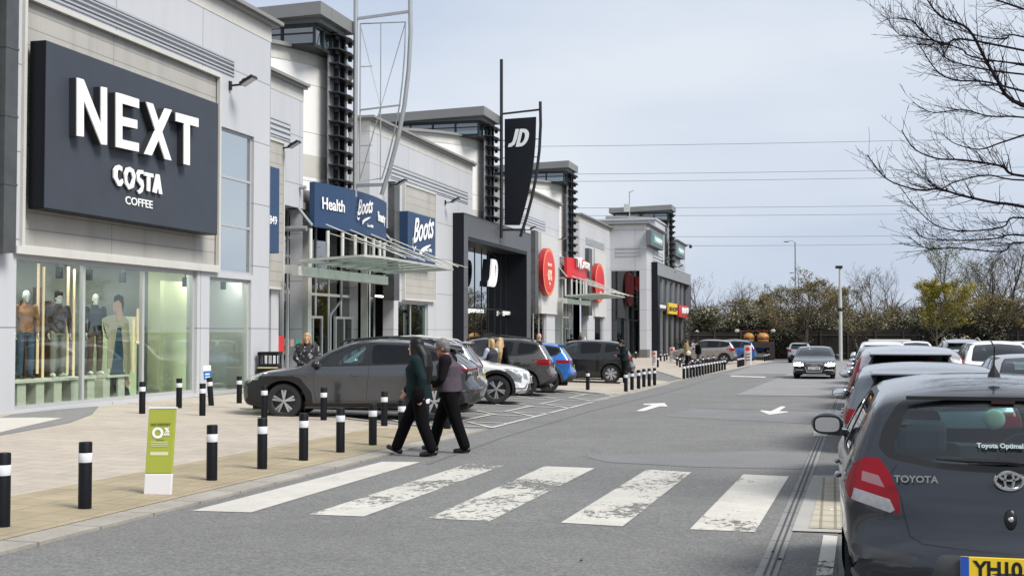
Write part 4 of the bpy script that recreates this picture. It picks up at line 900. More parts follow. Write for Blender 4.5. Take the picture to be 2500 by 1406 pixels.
class Car:
    def __init__(s, S, paint_, glass_=None, n=64):
        s.S = S; s.L, s.W, s.H = S['L'], S['W'], S['H']; s.paint = paint_; s.gl = glass_ or CGL; s.parts = []
        hw = s.W/2; zb = S.get('belt', .95); tum = S.get('tum', .34); pf, pr = S.get('pf', .16), S.get('pr', .12)
        def Ws(x, z):
            w_ = hw
            tf = max(0, (.9-x)/.9); tr = max(0, (x-(s.L-.75))/.75)
            w_ *= 1-pf*tf**2.4-pr*tr**2.4
            if z > zb:
                dz = z-zb; w_ -= .015+tum*dz*(1+.35*dz)
            else:
                u = (zb-z); w_ -= .015*max(0, 1-u/.06) if u < .06 else 0
                w_ += .012*math.sin(min(1, u/.25)*math.pi)
            if z < .42: w_ -= .05*((.42-z)/.22)**1.5 if z > .2 else .05+.1*(.2-z)
            return w_
        s.Ws = Ws
        top = catmull(S['top'], n); bot = catmull(S['bot'], n); zm = S.get('zm', .58); x0, x1 = .45, s.L-.4
        bm = bmesh.new(); s.bm = bm
        NL = 8; K = 3; NI = 7; rows = []
        def inward(path, i, sg):
            a, b = path[max(i-1, 0)], path[min(i+1, len(path)-1)]; t = Vector((b[0]-a[0], b[1]-a[1])); t.normalize() if t.length else None
            return Vector((t.y, -t.x))*sg
        def row(path, i, sg):
            x, z, c, r = path[i]; nn = inward(path, i, sg)
            if i == 0: nn = Vector((1, 0))
            if i == len(path)-1: nn = Vector((-1, 0))
            P = Vector((x, z)); rim = P+nn*c; yr = Ws(rim.x, rim.y)-r; pts = []
            for j in range(NL+1): u = j/NL; p = P+nn*c*u**2.6; pts.append((p.x, u*yr, p.y))
            for k in range(1, K+1):
                ph = math.pi/2*k/K; p = rim+nn*r*(1-math.cos(ph)); pts.append((p.x, Ws(p.x, p.y)-r*(1-math.sin(ph)), p.y))
            e = rim+nn*r; M = Vector((x0+(x1-x0)*i/(len(path)-1), zm))
            for k in range(1, NI+1): f = k/NI; p = e+(M-e)*f; pts.append((p.x, Ws(p.x, p.y), p.y))
            return pts
        grid = [row(top, i, 1) for i in range(len(top))]; gb = [row(bot, i, -1) for i in range(len(bot))]
        for G_, sg in ((grid, 1), (gb, -1)):
            for side in (1, -1):
                V = [[bm.verts.new((p[0], p[1]*side, p[2])) for p in rw] for rw in G_]
                for i in range(len(V)-1):
                    for j in range(len(V[0])-1):
                        q = [V[i][j], V[i+1][j], V[i+1][j+1], V[i][j+1]]
                        if side*sg < 0: q.reverse()
                        try: bm.faces.new(q)
                        except ValueError: pass
        bmesh.ops.remove_doubles(bm, verts=bm.verts, dist=.0015)
        bmesh.ops.recalc_face_normals(bm, faces=bm.faces)
        # outward check
        if sum(f.normal.z*f.calc_area() for f in bm.faces if f.calc_center_median().z > s.H*.8) < 0:
            for f in bm.faces: f.normal_flip()
        bm.normal_update()
    VIEW = {'left': (Vector((1, 0, 0)), Vector((0, 0, 1)), Vector((0, -1, 0))), 'right': (Vector((1, 0, 0)), Vector((0, 0, 1)), Vector((0, 1, 0))),
            'front': (Vector((0, 1, 0)), Vector((0, 0, 1)), Vector((-1, 0, 0))), 'rear': (Vector((0, 1, 0)), Vector((0, 0, 1)), Vector((1, 0, 0)))}
    def region(s, view, poly, nmin=.12):
        e1, e2, d = s.VIEW[view]; xs = [p[0] for p in poly]; ys = [p[1] for p in poly]; bx = (min(xs)-.01, max(xs)+.01, min(ys)-.01, max(ys)+.01)
        def bb(f):
            a = [v.co.dot(e1) for v in f.verts]; b = [v.co.dot(e2) for v in f.verts]; return min(a), max(a), min(b), max(b)
        sub = set()
        for f in s.bm.faces:
            if f.normal.dot(d) > nmin:
                q = bb(f)
                if q[0] < bx[1] and q[1] > bx[0] and q[2] < bx[3] and q[3] > bx[2]: sub.add(f)
        n = len(poly)
        for i in range(n):
            a, b = poly[i], poly[(i+1) % n]
            if math.hypot(a[0]-b[0], a[1]-b[1]) < 1e-5: continue
            ex = (min(a[0], b[0])-.002, max(a[0], b[0])+.002, min(a[1], b[1])-.002, max(a[1], b[1])+.002)
            cand = [f for f in sub if (lambda q: q[0] < ex[1] and q[1] > ex[0] and q[2] < ex[3] and q[3] > ex[2])(bb(f))]
            if not cand: continue
            co = e1*a[0]+e2*a[1]; t = e1*(b[0]-a[0])+e2*(b[1]-a[1]); no = t.cross(d).normalized()
            ed = {e for f in cand for e in f.edges}; vt = {v for f in cand for v in f.verts}
            r = bmesh.ops.bisect_plane(s.bm, geom=list(vt)+list(ed)+cand, plane_co=co, plane_no=no, dist=1e-5)
            sub = {f for f in sub if f.is_valid} | {g for g in r['geom'] if isinstance(g, bmesh.types.BMFace) and g.is_valid}
        out = []
        for f in sub:
            if not f.is_valid: continue
            c = f.calc_center_median()
            if f.normal.dot(d) > nmin*.8 and inpoly(c.dot(e1), c.dot(e2), poly): out.append(f)
        return out
    def take(s, name, m, cuts, off=0, parent=None, keep=True, nmin=.12):
        """cut polygons out of the shell; keep=True makes them a part of their own"""
        VS, FS = [], []
        for q_ in cuts:
            fs = [f for f in s.region(q_[0], q_[1], q_[2] if len(q_) > 2 else nmin) if f.is_valid]
            if keep:
                vm = {}; b0 = len(VS)
                for f in fs:
                    for v in f.verts:
                        if v not in vm: vm[v] = len(VS); VS.append(v.co+v.normal*off)
                FS += [[vm[v] for v in f.verts] for f in fs]
            if fs: bmesh.ops.delete(s.bm, geom=fs, context='FACES')
        if keep and FS:
            old = next((q for q in s.parts if q[0] == name), None) if name in ('panel_gap', 'window_surround', 'sill_cladding') else None
            if old: b0 = len(old[2]); old[2].extend(VS); old[3].extend([[i+b0 for i in q] for q in FS])
            else: s.parts.append((name, m, VS, FS, parent))
    def both(s, name, m, poly, **k):
        for v in ('left', 'right'): s.take(name, m, [(v, poly)], **k)
    def finish(s, name, label, loc, rz, group=None, cat='car'):
        t = thing(name, label, cat, loc, rz, group); s.t = t; objs = {}
        me = bpy.data.meshes.new('body'); bmesh.ops.translate(s.bm, vec=(-s.L/2, 0, 0), verts=s.bm.verts); s.bm.normal_update(); s.bm.to_mesh(me); s.bm.free(); me.materials.append(s.paint)
        me.polygons.foreach_set('use_smooth', [True]*len(me.polygons)); b = bpy.data.objects.new('body', me); link(b, t); s.body = b
        for nm, m, vs, fs, par in s.parts:
            me = bpy.data.meshes.new(nm); me.from_pydata([(v.x-s.L/2, v.y, v.z) for v in vs], [], fs); me.materials.append(m); me.polygons.foreach_set('use_smooth', [True]*len(fs))
            o = bpy.data.objects.new(nm, me); link(o, objs.get(par, t) if par else t); objs[nm] = o
        s.objs = objs; return t
    def P(s, x, y, z): return Vector((x-s.L/2, y, z))
def wheel(t, x, y, r, w_=.22, spokes=5, dark=False, twin=True):
    sg = 1 if y > 0 else -1
    wl = bpy.data.objects.new('wheel', None); wl.location = (x, y, r); link(wl, t)
    ax = Matrix.Rotation(R(-90)*sg, 3, 'X')          # lathe axis -> outward
    m = MB(); m.lathe([(r*.60, -w_), (r*.93, -w_), (r, -w_+.03), (r, -.03), (r*.95, -.005), (r*.80, .002), (r*.70, -.004), (r*.685, -.02), (r*.685, -w_)], 36, ax=ax, cap=False); m.build('tyre', RUB, wl, world=False, smooth=True)
    m = MB(); rr = r*.69; m.mi = 0
    m.lathe([(rr, -.012), (rr*.93, -.02), (rr*.90, -.05), (rr*.90, -.09), (.01, -.09)], 32, ax=ax, cap=False); m.mi = 1; m.lathe([(.001, -.012), (rr*.13, -.012), (rr*.17, -.03), (rr*.17, -.08)], 16, ax=ax, cap=False)
    for k in range(spokes):
        a = 2*math.pi*k/spokes+.31
        for da in ((-.16, .16) if twin else (0,)):
            w0, w1 = (.015, .022) if twin else (.04, .06)
            def Q(rad, lat, h): c, s_ = math.cos(a+da*(rad/rr)), math.sin(a+da*(rad/rr)); return ax @ Vector((rad*c-lat*s_, rad*s_+lat*c, h))
            m.add([Q(rr*.1, -w0, -.018), Q(rr*.1, w0, -.018), Q(rr*.95, w1, -.022), Q(rr*.95, -w1, -.022), Q(rr*.1, -w0, -.06), Q(rr*.1, w0, -.06), Q(rr*.95, w1, -.06), Q(rr*.95, -w1, -.06)],
                  [(0, 1, 2, 3), (0, 4, 5, 1), (1, 5, 6, 2), (2, 6, 7, 3), (3, 7, 4, 0)])
    m.build('rim', [RIMD, RIMD if dark else RIM], wl, world=False)
    return wl
def plate_txt(t, c, txt, m, facing, wd=.52, ht=.111, tilt=0, eu=False):
    """number plate centred at local c; facing 'rear' (+x) or 'front' (-x)"""
    sx_ = 1 if facing == 'rear' else -1; pm = MB(); pm.box(-.006, .006, -wd/2, wd/2, -ht/2, ht/2)
    o = pm.build('number_plate', m, t, world=False, bevel=.003); o.location = c; o.rotation_euler = (0, tilt, 0)
    cu = bpy.data.curves.new('q', 'FONT'); cu.body = txt; cu.size = ht*.98; cu.extrude = .001; cu.align_x = 'CENTER'; cu.offset = .0035; cu.space_character = .95; tmp = bpy.data.objects.new('q', cu); COL.objects.link(tmp)
    me = bpy.data.meshes.new_from_object(tmp.evaluated_get(bpy.context.evaluated_depsgraph_get())); bpy.data.objects.remove(tmp)
    xs = [v.co.x for v in me.vertices]; ww = max(xs)-min(xs); av = wd-(.07 if eu else .04); k = min(1.0, av/ww)*.98
    off_ = (.022 if eu else 0)
    me.transform(Matrix(((0, 0, sx_, .0065*sx_), (sx_*k, 0, 0, off_*sx_), (0, 1, 0, -ht*.36), (0, 0, 0, 1)))); me.materials.append(TRIM); l_ = bpy.data.objects.new('plate_characters', me); link(l_, o)
    if eu: e = MB(); e.box(sx_*.0055, sx_*.0075, -sx_*wd/2+.0 if sx_ > 0 else wd/2-.042, -wd/2+.042 if sx_ > 0 else wd/2, -ht/2, ht/2); e.build('plate_band', PBLUE, o, world=False)
    return o
def std_parts(c, wheels=True, spokes=5, dark=False, mirrors=True, rails=None, handles=None, seats=True, twin=True, mirror_m=None):
    S, t, L, W = c.S, c.t, c.L, c.W; fo, wb, r = S['fo'], S['wb'], S['r']; h = L/2
    for x in (fo, fo+wb):
        for sg in (-1, 1):
            wheel(t, x-h, sg*(W/2-.035), r, spokes=spokes, dark=dark, twin=twin)
    m = MB()
    for x in (fo, fo+wb):
        for sg in (-1, 1):
            n = 14; y0, y1 = sg*(W/2-.015), sg*(W/2-.42)
            for k in range(n):
                a0, a1 = R(-25+230*k/n), R(-25+230*(k+1)/n); ra = S.get('ra', r+.055)
                m.quad((x-h+ra*math.cos(a0), y0, r+ra*math.sin(a0)), (x-h+ra*math.cos(a1), y0, r+ra*math.sin(a1)), (x-h+ra*math.cos(a1), y1, r+ra*math.sin(a1)), (x-h+ra*math.cos(a0), y1, r+ra*math.sin(a0)))
                m.add([(x-h, y1, r), (x-h+ra*math.cos(a0), y1, r+ra*math.sin(a0)), (x-h+ra*math.cos(a1), y1, r+ra*math.sin(a1))], [(0, 1, 2)])
    m.box(-h+.3, h-.3, -W/2+.22, W/2-.22, .20, .34); m.build('underbody', LINER, t, world=False)
    cab = S['cab']; bz = S.get('belt', .95)
    m = MB(); m.box(cab[0]-h, cab[1]-h, -W/2+.12, W/2-.12, .3, .36); m.box(cab[0]-h-.05, cab[0]-h+.25, -W/2+.13, W/2-.13, .5, bz-.02); m.box(cab[1]-h-.05, cab[1]-h, -W/2+.14, W/2-.14, .4, bz-.12)
    m.build('cabin_floor', SEAT, t, world=False)
    if seats:
        for (x, ys) in ((cab[0]+.75, (-.38, .38)), (cab[0]+1.65, (-.42, .42))):
            for y in ys:
                m = MB(); m.M = Matrix.Translation((x-h, y, .4)); m.box(0, .5, -.25, .25, 0, .2); m.M = Matrix.Translation((x-h+.5, y, .45)) @ Matrix.Rotation(R(14), 4, 'Y'); m.box(-.06, .08, -.25, .25, 0, .62); m.box(-.03, .07, -.13, .13, .65, .84)
                m.build('seat', SEAT, t, world=False, bevel=.045)
    # steering wheel
        m = MB(); cc = Vector((cab[0]-h+.45, .38, bz-.08)); m.tube([cc+Vector((.07*math.cos(a), .18*math.sin(a), .17*math.cos(a))) for a in [k*math.pi/8 for k in range(17)]], .014, 6, cap=False); m.build('steering_wheel', TRIM, t, world=False, smooth=True)
    if mirrors:
        mx_ = S.get('mx', cab[0]+.25)
        for sg in (-1, 1):
            m = MB(); y = sg*(W/2+.06); z = bz+.07; m.ell((mx_-h, y, z), (.075, .105, .075), 12, 8); m.bar((mx_-h, sg*(W/2-.09), z-.05), (mx_-h, y, z-.05), .06, .035)
            o = m.build('door_mirror', mirror_m or (c.paint if not S.get('blackmir') else TRIM), t, world=False, smooth=True)
            m = MB(); m.ell((mx_-h+.062, y, z), (.018, .09, .06), 12, 8); m.build('mirror_glass', CHROME, o, world=False, smooth=True)
    if rails:
        for sg in (-1, 1):
            m = MB(); y = sg*(c.Ws(rails[0]+.5, c.H-.06)-.06); pts = [(rails[0]-h, y, rails[2]-.06), (rails[0]-h+.12, y, rails[2]+.015), ((rails[0]+rails[1])/2-h, y, rails[3]+.03), (rails[1]-h-.12, y, rails[4]+.01), (rails[1]-h, y, rails[4]-.06)]
            m.tube(pts, .02, 8); m.build('roof_rail', rails[5] if len(rails) > 5 else TRIM, t, world=False, smooth=True)
    for (x, z) in (handles or ()):
        for sg in (-1, 1):
            m = MB(); y = sg*(c.Ws(x, z)+.012); m.ell((x-h, y, z), (.095, .02, .018), 12, 6); m.build('door_handle', c.paint, t, world=False, smooth=True)
def arches(c, liner_poly=None):
    S = c.S; r = S.get('ra', S['r']+.055)
    for x in (S['fo'], S['fo']+S['wb']):
        poly = [(x+r*math.cos(a), S['r']+r*math.sin(a)) for a in [R(-20+220*k/16) for k in range(17)]]+[(x-r*.95, .02), (x+r*.95, .02)]
        c.both('x', None, poly, keep=False, nmin=.02)
    if liner_poly:
        for x in (S['fo'], S['fo']+S['wb']): c.both('arch_cladding', liner_poly, [(x+(r+.085)*math.cos(a), S['r']+(r+.085)*math.sin(a)) for a in [R(-30+240*k/16) for k in range(17)]], nmin=.3)
def seams(c, lines, view='side', w_=.007):
    """panel gaps: narrow dark strips cut out along poly-lines"""
    for ln_ in lines:
        for a, b in zip(ln_, ln_[1:]):
            u = (Vector(b)-Vector(a)).normalized(); nn = Vector((u.y, -u.x))*w_/2; a2, b2 = Vector(a)-u*.002, Vector(b)+u*.002
            q = [tuple(a2-nn), tuple(b2-nn), tuple(b2+nn), tuple(a2+nn)]
            for v in (('left', 'right') if view == 'side' else (view,)): c.take('panel_gap', TRIM, [(v, q)], nmin=.2)
def sym(P): return [(-x, z) for x, z in P][::-1]
def mirror(poly): return poly+[(-x, z) for x, z in reversed(poly) if abs(x) > 1e-6]
def profile(kind, L, H):
    """centre-line profiles (x, z, crown inset, edge radius), nose at x=0"""
    if kind == 'mini':      # short hatchback
        top = [(0, .52, .20, .10), (.03, .70, .20, .10), (.18, .84, .16, .10), (.45, .94, .10, .09), (.80, 1.03, .07, .08), (.98, 1.09, .05, .06), (1.35, 1.31, .05, .05), (1.75, 1.465, .05, .07), (2.2, 1.525, .045, .08), (2.75, 1.52, .045, .08), (3.2, 1.475, .045, .08), (3.36, 1.435, .05, .07), (3.43, 1.385, .06, .06), (3.52, 1.20, .07, .07), (3.61, 1.00, .08, .08), (3.66, .86, .08, .09), (3.675, .74, .085, .10), (3.69, .66, .09, .10), (3.765, .61, .12, .11), (3.785, .50, .12, .11)]
        bot = [(0, .52, .20, .10), (.03, .30, .20, .10), (.14, .20, .12, .06), (.6, .17, .03, .05), (2.0, .17, .02, .05), (3.2, .18, .03, .05), (3.6, .23, .08, .07), (3.75, .34, .12, .10), (3.785, .50, .12, .11)]
    elif kind == 'bz':      # sloping crossover
        top = [(0, .55, .20, .08), (.02, .74, .20, .07), (.12, .86, .16, .06), (.5, .975, .06, .06), (.95, 1.05, .05, .06), (1.22, 1.095, .04, .05), (1.7, 1.39, .05, .05), (2.15, 1.585, .05, .07), (2.6, 1.635, .04, .08), (3.1, 1.625, .04, .08), (3.6, 1.565, .04, .08), (3.92, 1.50, .05, .06), (4.02, 1.44, .05, .05), (4.2, 1.31, .06, .05), (4.40, 1.17, .07, .05), (4.50, 1.10, .09, .05), (4.53, 1.02, .11, .05), (4.52, .90, .12, .07), (4.55, .80, .13, .08), (4.66, .72, .14, .09), (4.69, .58, .14, .09)]
        bot = [(0, .55, .20, .08), (.02, .36, .20, .08), (.14, .24, .12, .05), (.6, .20, .02, .05), (2.3, .20, .02, .05), (3.9, .22, .02, .05), (4.45, .29, .08, .06), (4.62, .40, .13, .08), (4.69, .58, .14, .09)]
    elif kind == 'suv':     # upright crossover, L 4.53 H 1.70
        top = [(0, .60, .18, .09), (.02, .82, .18, .08), (.14, .95, .14, .07), (.55, 1.04, .06, .06), (1.0, 1.10, .05, .06), (1.20, 1.14, .04, .05), (1.6, 1.42, .05, .05), (1.98, 1.61, .05, .07), (2.4, 1.675, .04, .08), (3.0, 1.68, .04, .08), (3.6, 1.64, .04, .08), (4.0, 1.57, .045, .06), (4.06, 1.52, .05, .05), (4.18, 1.36, .06, .06), (4.34, 1.13, .07, .06), (4.40, 1.02, .09, .08), (4.42, .86, .10, .09), (4.45, .74, .11, .09), (4.51, .68, .12, .09), (4.53, .56, .12, .09)]
        bot = [(0, .60, .18, .09), (.02, .40, .18, .08), (.14, .27, .12, .05), (.6, .22, .02, .05), (2.3, .22, .02, .05), (3.8, .23, .02, .05), (4.3, .30, .08, .06), (4.48, .42, .11, .08), (4.53, .56, .12, .09)]
    else:                   # saloon / estate, L 4.9 H 1.46
        top = [(0, .50, .20, .10), (.02, .68, .20, .09), (.16, .78, .15, .08), (.6, .88, .08, .07), (1.15, .96, .05, .06), (1.40, 1.00, .04, .05), (1.9, 1.25, .05, .05), (2.3, 1.40, .05, .06), (2.75, 1.455, .04, .07), (3.3, 1.44, .04, .07), (3.8, 1.33, .05, .06), (4.25, 1.12, .05, .05), (4.42, 1.05, .05, .06), (4.78, 1.02, .06, .06), (4.86, .94, .10, .08), (4.88, .78, .12, .09), (4.92, .66, .12, .09), (4.93, .52, .12, .09)]
        bot = [(0, .50, .20, .10), (.03, .30, .20, .08), (.14, .20, .12, .05), (.7, .17, .02, .05), (2.5, .17, .02, .05), (4.1, .18, .02, .05), (4.7, .26, .08, .06), (4.88, .38, .12, .08), (4.93, .52, .12, .09)]
    Lx, Hx = top[-1][0], max(p[1] for p in top)
    f = lambda P: [(p[0]*L/Lx, p[1] if p[1] < .5 else .5+(p[1]-.5)*(H-.5)/(Hx-.5), p[2], p[3]) for p in P]
    return f(top), f(bot), L/Lx, (H-.5)/(Hx-.5)
def base(kind, L, W, H, paint_, glass_=None, n=56, **kw):
    t_, b_, kx, kz = profile(kind, L, H)
    D = dict(mini=dict(fo=.80, wb=2.46, r=.29, belt=.98, cab=(1.05, 3.35)), bz=dict(fo=.93, wb=2.85, r=.365, belt=1.06, cab=(1.3, 4.2)), suv=dict(fo=.92, wb=2.69, r=.355, belt=1.08, cab=(1.3, 4.0)), sal=dict(fo=.93, wb=2.91, r=.335, belt=.955, cab=(1.5, 4.1)))[kind]
    zf = lambda z: z if z < .5 else .5+(z-.5)*kz
    S = dict(D, L=L, W=W, H=H, top=t_, bot=b_); S['belt'] = zf(D['belt']); S['fo'] = D['fo']*kx; S['wb'] = D['wb']*kx; S['cab'] = (D['cab'][0]*kx, D['cab'][1]*kx); S.update(kw)
    c = Car(S, paint_, glass_, n); c.kx, c.zf = kx, zf; c.M = lambda P: [(x*kx, zf(z)) for x, z in P]; c.R = lambda P: [(y*W/1.84, zf(z)) for y, z in P]
    return c
def glaze(c, dlo, panes, ws, rw, surround=TRIM, gd=None):
    """side surround + panes, windscreen, rear window"""
    for v in ('left', 'right'):
        for p in panes: c.take('side_window', c.gl if not gd or p is panes[0] else gd, [(v, c.M(rnd(p, .2, 2)))], off=-.004)
        c.take('window_surround', surround, [(v, c.M(rnd(dlo, .12, 2)))])
    if ws:
        w_ = mirror(ws); c.take('windscreen', c.gl, [('front', c.R(rnd([(y*.955, z*.985+.018) for y, z in w_], .15, 2)))], nmin=.05); c.take('window_surround', TRIM, [('front', c.R(rnd(w_, .15, 2)))], nmin=.05)
    if rw:
        w_ = mirror(rw); c.take('rear_window', gd or c.gl, [('rear', c.R(rnd([(y*.93, z*.965+(.04)) for y, z in w_], .2, 3)))], nmin=.05); c.take('window_surround', TRIM, [('rear', c.R(rnd(w_, .2, 3)))], nmin=.05)
# ---- dark slate hatchback in front
def car_mini():
    c = base('mini', 3.785, 1.70, 1.485, P_YAR, CGC, n=72, pf=.2, pr=.11, tum=.40)
    arches(c)
    M = lambda P: P
    panes = [[(1.28, 1.045), (2.02, 1.03), (2.04, 1.40), (1.78, 1.385), (1.45, 1.24)], [(2.12, 1.03), (2.78, 1.05), (2.86, 1.30), (2.8, 1.40), (2.12, 1.405)], [(2.86, 1.055), (3.10, 1.10), (3.06, 1.30), (2.92, 1.37)]]
    glaze(c, [(1.18, 1.02), (2.05, 1.0), (3.05, 1.04), (3.2, 1.12), (3.08, 1.37), (2.85, 1.43), (2.0, 1.43), (1.7, 1.40)], panes, [(0, 1.05), (.66, 1.08), (.60, 1.30), (.50, 1.43), (0, 1.46)], None)
    # rear glass: clear centre inside a black band
    c.take('rear_window', CGC, [('rear', rnd([(-.585, 1.09), (-.50, 1.315), (-.43, 1.335), (.43, 1.335), (.50, 1.315), (.585, 1.09), (.36, 1.045), (0, 1.03), (-.36, 1.045)], .25, 3))], nmin=.05)
    c.take('window_surround', mat('glass_border', (.012, .02, .03), .12, coat=1), [('rear', rnd([(-.655, 1.115), (-.625, 1.22), (-.535, 1.365), (-.3, 1.375), (.3, 1.375), (.535, 1.365), (.625, 1.22), (.655, 1.115), (.60, 1.055), (.35, 1.01), (0, .995), (-.35, 1.01), (-.60, 1.055)], .3, 3))], nmin=.02)
    # tail lamps wrap round the corner
    for sg in (-1, 1):
        K = lambda P: [(y*sg, z) for y, z in P]
        sd = 'left' if sg < 0 else 'right'
        c.take('lamp_segment', TLW, [('rear', K([(.785, .895), (.60, .845), (.575, .79), (.60, .775), (.80, .835)]))], parent='taillight', nmin=-.1)
        c.take('lamp_segment', mat('lamp_pale_pink', (.22, .10, .11), .12, coat=1), [('rear', K([(.74, .985), (.655, .965), (.625, .905), (.745, .935)]))], parent='taillight', nmin=-.1)
        c.take('taillight', TLR, [('rear', K(rnd([(.545, .77), (.80, .83), (.80, .93), (.79, 1.0), (.73, 1.06), (.65, 1.055), (.60, .99), (.555, .88)], .12, 2))), (sd, [(3.42, .93), (3.42, .99), (3.5, 1.06), (3.62, 1.06), (3.7, .8), (3.55, .83)], .3)], nmin=.02)
    # bumper insert, hatch outline, lower plate recess
    hl = [(-.56, 1.02), (-.60, .97), (-.545, .86), (-.525, .76), (-.50, .66), (-.44, .625), (0, .60), (.44, .625), (.50, .66), (.525, .76), (.545, .86), (.60, .97)]
    seams(c, [hl], 'rear', .008)
    for sg in (-1, 1): c.take('bumper_insert', PLAST, [('rear', [(y*sg, z) for y, z in rnd([(.46, .56), (.80, .60), (.80, .555), (.74, .53), (.50, .515)], .3, 2)])], nmin=.05)
    c.take('plate_recess', PLAST, [('rear', rnd([(-.42, .42), (-.36, .585), (.36, .585), (.42, .42), (.3, .37), (-.3, .37)], .15, 2))])
    seams(c, [[(1.16, 1.0), (1.12, .75), (1.2, .32), (2.0, .30), (2.08, .7), (2.08, 1.42)], [(2.08, .32), (2.75, .36), (2.95, .65), (3.12, .85), (3.12, 1.1)]])
    t = c.finish('hatchback_car', 'dark slate hatchback seen close from behind, at the lower right', (0, 0, 0), 0)
    std_parts(c, handles=((1.95, .88), (2.95, .90)), mirror_m=P_YAR, mirrors=False)
    h = c.L/2
    for sg in (-1, 1):      # big rounded door mirrors
        m = MB(); y = sg*(c.W/2+.085); z = 1.085; m.ell((1.36-h, y, z), (.085, .115, .082), 20, 12); m.bar((1.40-h, sg*(c.W/2-.12), z-.06), (1.40-h, y, z-.055), .08, .045); o = m.build('door_mirror', P_YAR, t, world=False, smooth=True)
        m = MB(); m.prism([Vector((1.455-h, y+.098*math.copysign(abs(math.cos(a))**.6, math.cos(a)), z+.066*math.copysign(abs(math.sin(a))**.6, math.sin(a)))) for a in [k*math.pi/12 for k in range(24)]], (-.03, 0, 0), (0, 0, 0)); m.build('mirror_housing', TRIM, o, world=False)
        m = MB(); m.prism([Vector((1.458-h, y+.084*math.copysign(abs(math.cos(a))**.6, math.cos(a)), z+.052*math.copysign(abs(math.sin(a))**.6, math.sin(a)))) for a in [k*math.pi/12 for k in range(24)]], (0, 0, 0), (.004, 0, 0)); m.build('mirror_glass', CHROME, o, world=False)
    # emblem, lettering, lock, wiper, aerial, spoiler strip
    bv = BVHTree.FromObject(c.body, bpy.context.evaluated_depsgraph_get())
    def rx(y, z, o=.004):
        r = bv.ray_cast(Vector((4, y, z)), Vector((-1, 0, 0))); return r[0].x+o if r[0] else 1.75
    m = MB(); X = rx(0, .92, .010)
    def ring(a, b, cy=0, cz=0, rad=.0085): m.tube([(X, cy+a*math.cos(q), .965+cz+b*math.sin(q)) for q in [k*math.pi/16 for k in range(33)]], rad, 6, cap=False)
    ring(.068, .046, rad=.010); ring(.022, .044); ring(.047, .019, 0, .022); m.build('emblem', CHROME, t, world=False, smooth=True)
    text('maker_lettering', 'TOYOTA', .052, CHROME, t, (rx(-.36, .95, .006), -.465, .94), ux=(0, 1, 0), ext=.003, bold=.001, align='CENTER', sx=1.05)
    m = MB(); X = rx(0, .76, .0); m.ell((X, 0, .765), (.02, .032, .055), 16, 10); o = m.build('lock_surround', TRIM, t, world=False, smooth=True); m = MB(); m.ell((X+.018, 0, .77), (.008, .015, .015), 12, 8); m.build('lock', CHROME, o, world=False, smooth=True)
    m = MB(); pts = [(y, z) for y, z in ((-.36, 1.068), (-.2, 1.062), (0, 1.062), (.12, 1.05), (.2, 1.02), (.27, .96))]
    m.tube([(1.72+.0-(z-1.0)*.42+.03, y, z) for y, z in pts], [.006, .011, .013, .013, .015, .02], 8); m.ell((1.745, .29, .94), (.03, .04, .04)); m.build('wiper', TRIM, t, world=False, smooth=True)
    text('window_lettering', 'Toyota Optimal Drive', .036, mat('pale_sticker', (.38, .46, .48), .6), t, (1.70, -.01, 1.09), uy=(-.38, 0, 1), ext=.0005, align='LEFT', bold=.0012)
    for o in t.children:
        if o.name.startswith('window_lettering'): o.location = (-.02, -.14, .04)
    m = MB(); m.lathe([(.036, 0), (.03, .02), (.012, .055), (.006, .07)], 4, c=(1.16, 0, 1.485)); m.tube([(1.165, 0, 1.545), (1.20, 0, 1.66)], .0045, 6); m.tube([(1.20, 0, 1.66), (1.17, -.02, 1.70)], .004, 6); m.build('aerial', TRIM, t, world=False)
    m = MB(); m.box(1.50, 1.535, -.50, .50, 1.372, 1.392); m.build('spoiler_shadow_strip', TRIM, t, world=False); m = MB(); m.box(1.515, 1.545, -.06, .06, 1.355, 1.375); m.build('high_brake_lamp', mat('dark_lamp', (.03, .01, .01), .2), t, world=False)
    plate_txt(t, (1.885, 0, .53), 'YH10 RZE', PLY, 'rear', eu=True)
    # parcel disc on the shelf, mirror inside
    m = MB(); m.ell((-.75, .28-.06, 1.12), (.02, .075, .075), 20, 12); m.build('dashboard_disc', mat('pale_green_disc', (.55, .62, .5), .3), t, world=False, smooth=True)
    m = MB(); m.box(-.72, -.69, -.13, .13, 1.29, 1.35); m.bar((-.71, 0, 1.35), (-.75, 0, 1.42), .01, .01); m.build('inner_mirror', TRIM, t, world=False, bevel=.01)
    return t
def lights(c, head=None, tail=None, tside=None, hside=None, tm=TLR, hm=HLC, twhite=None):
    for sg in (-1, 1):
        sd = 'left' if sg < 0 else 'right'; K = lambda P: c.R([(y*sg, z) for y, z in P])
        if head: c.take('headlight', hm, [('front', K(head))]+([(sd, c.M(hside), .3)] if hside else []), nmin=.03)
        if twhite: c.take('lamp_segment', TLW, [('rear', K(twhite))]+([]), parent=None, nmin=.0)
        if tail: c.take('taillight', tm, [('rear', K(tail))]+([(sd, c.M(tside), .3)] if tside else []), nmin=.03)
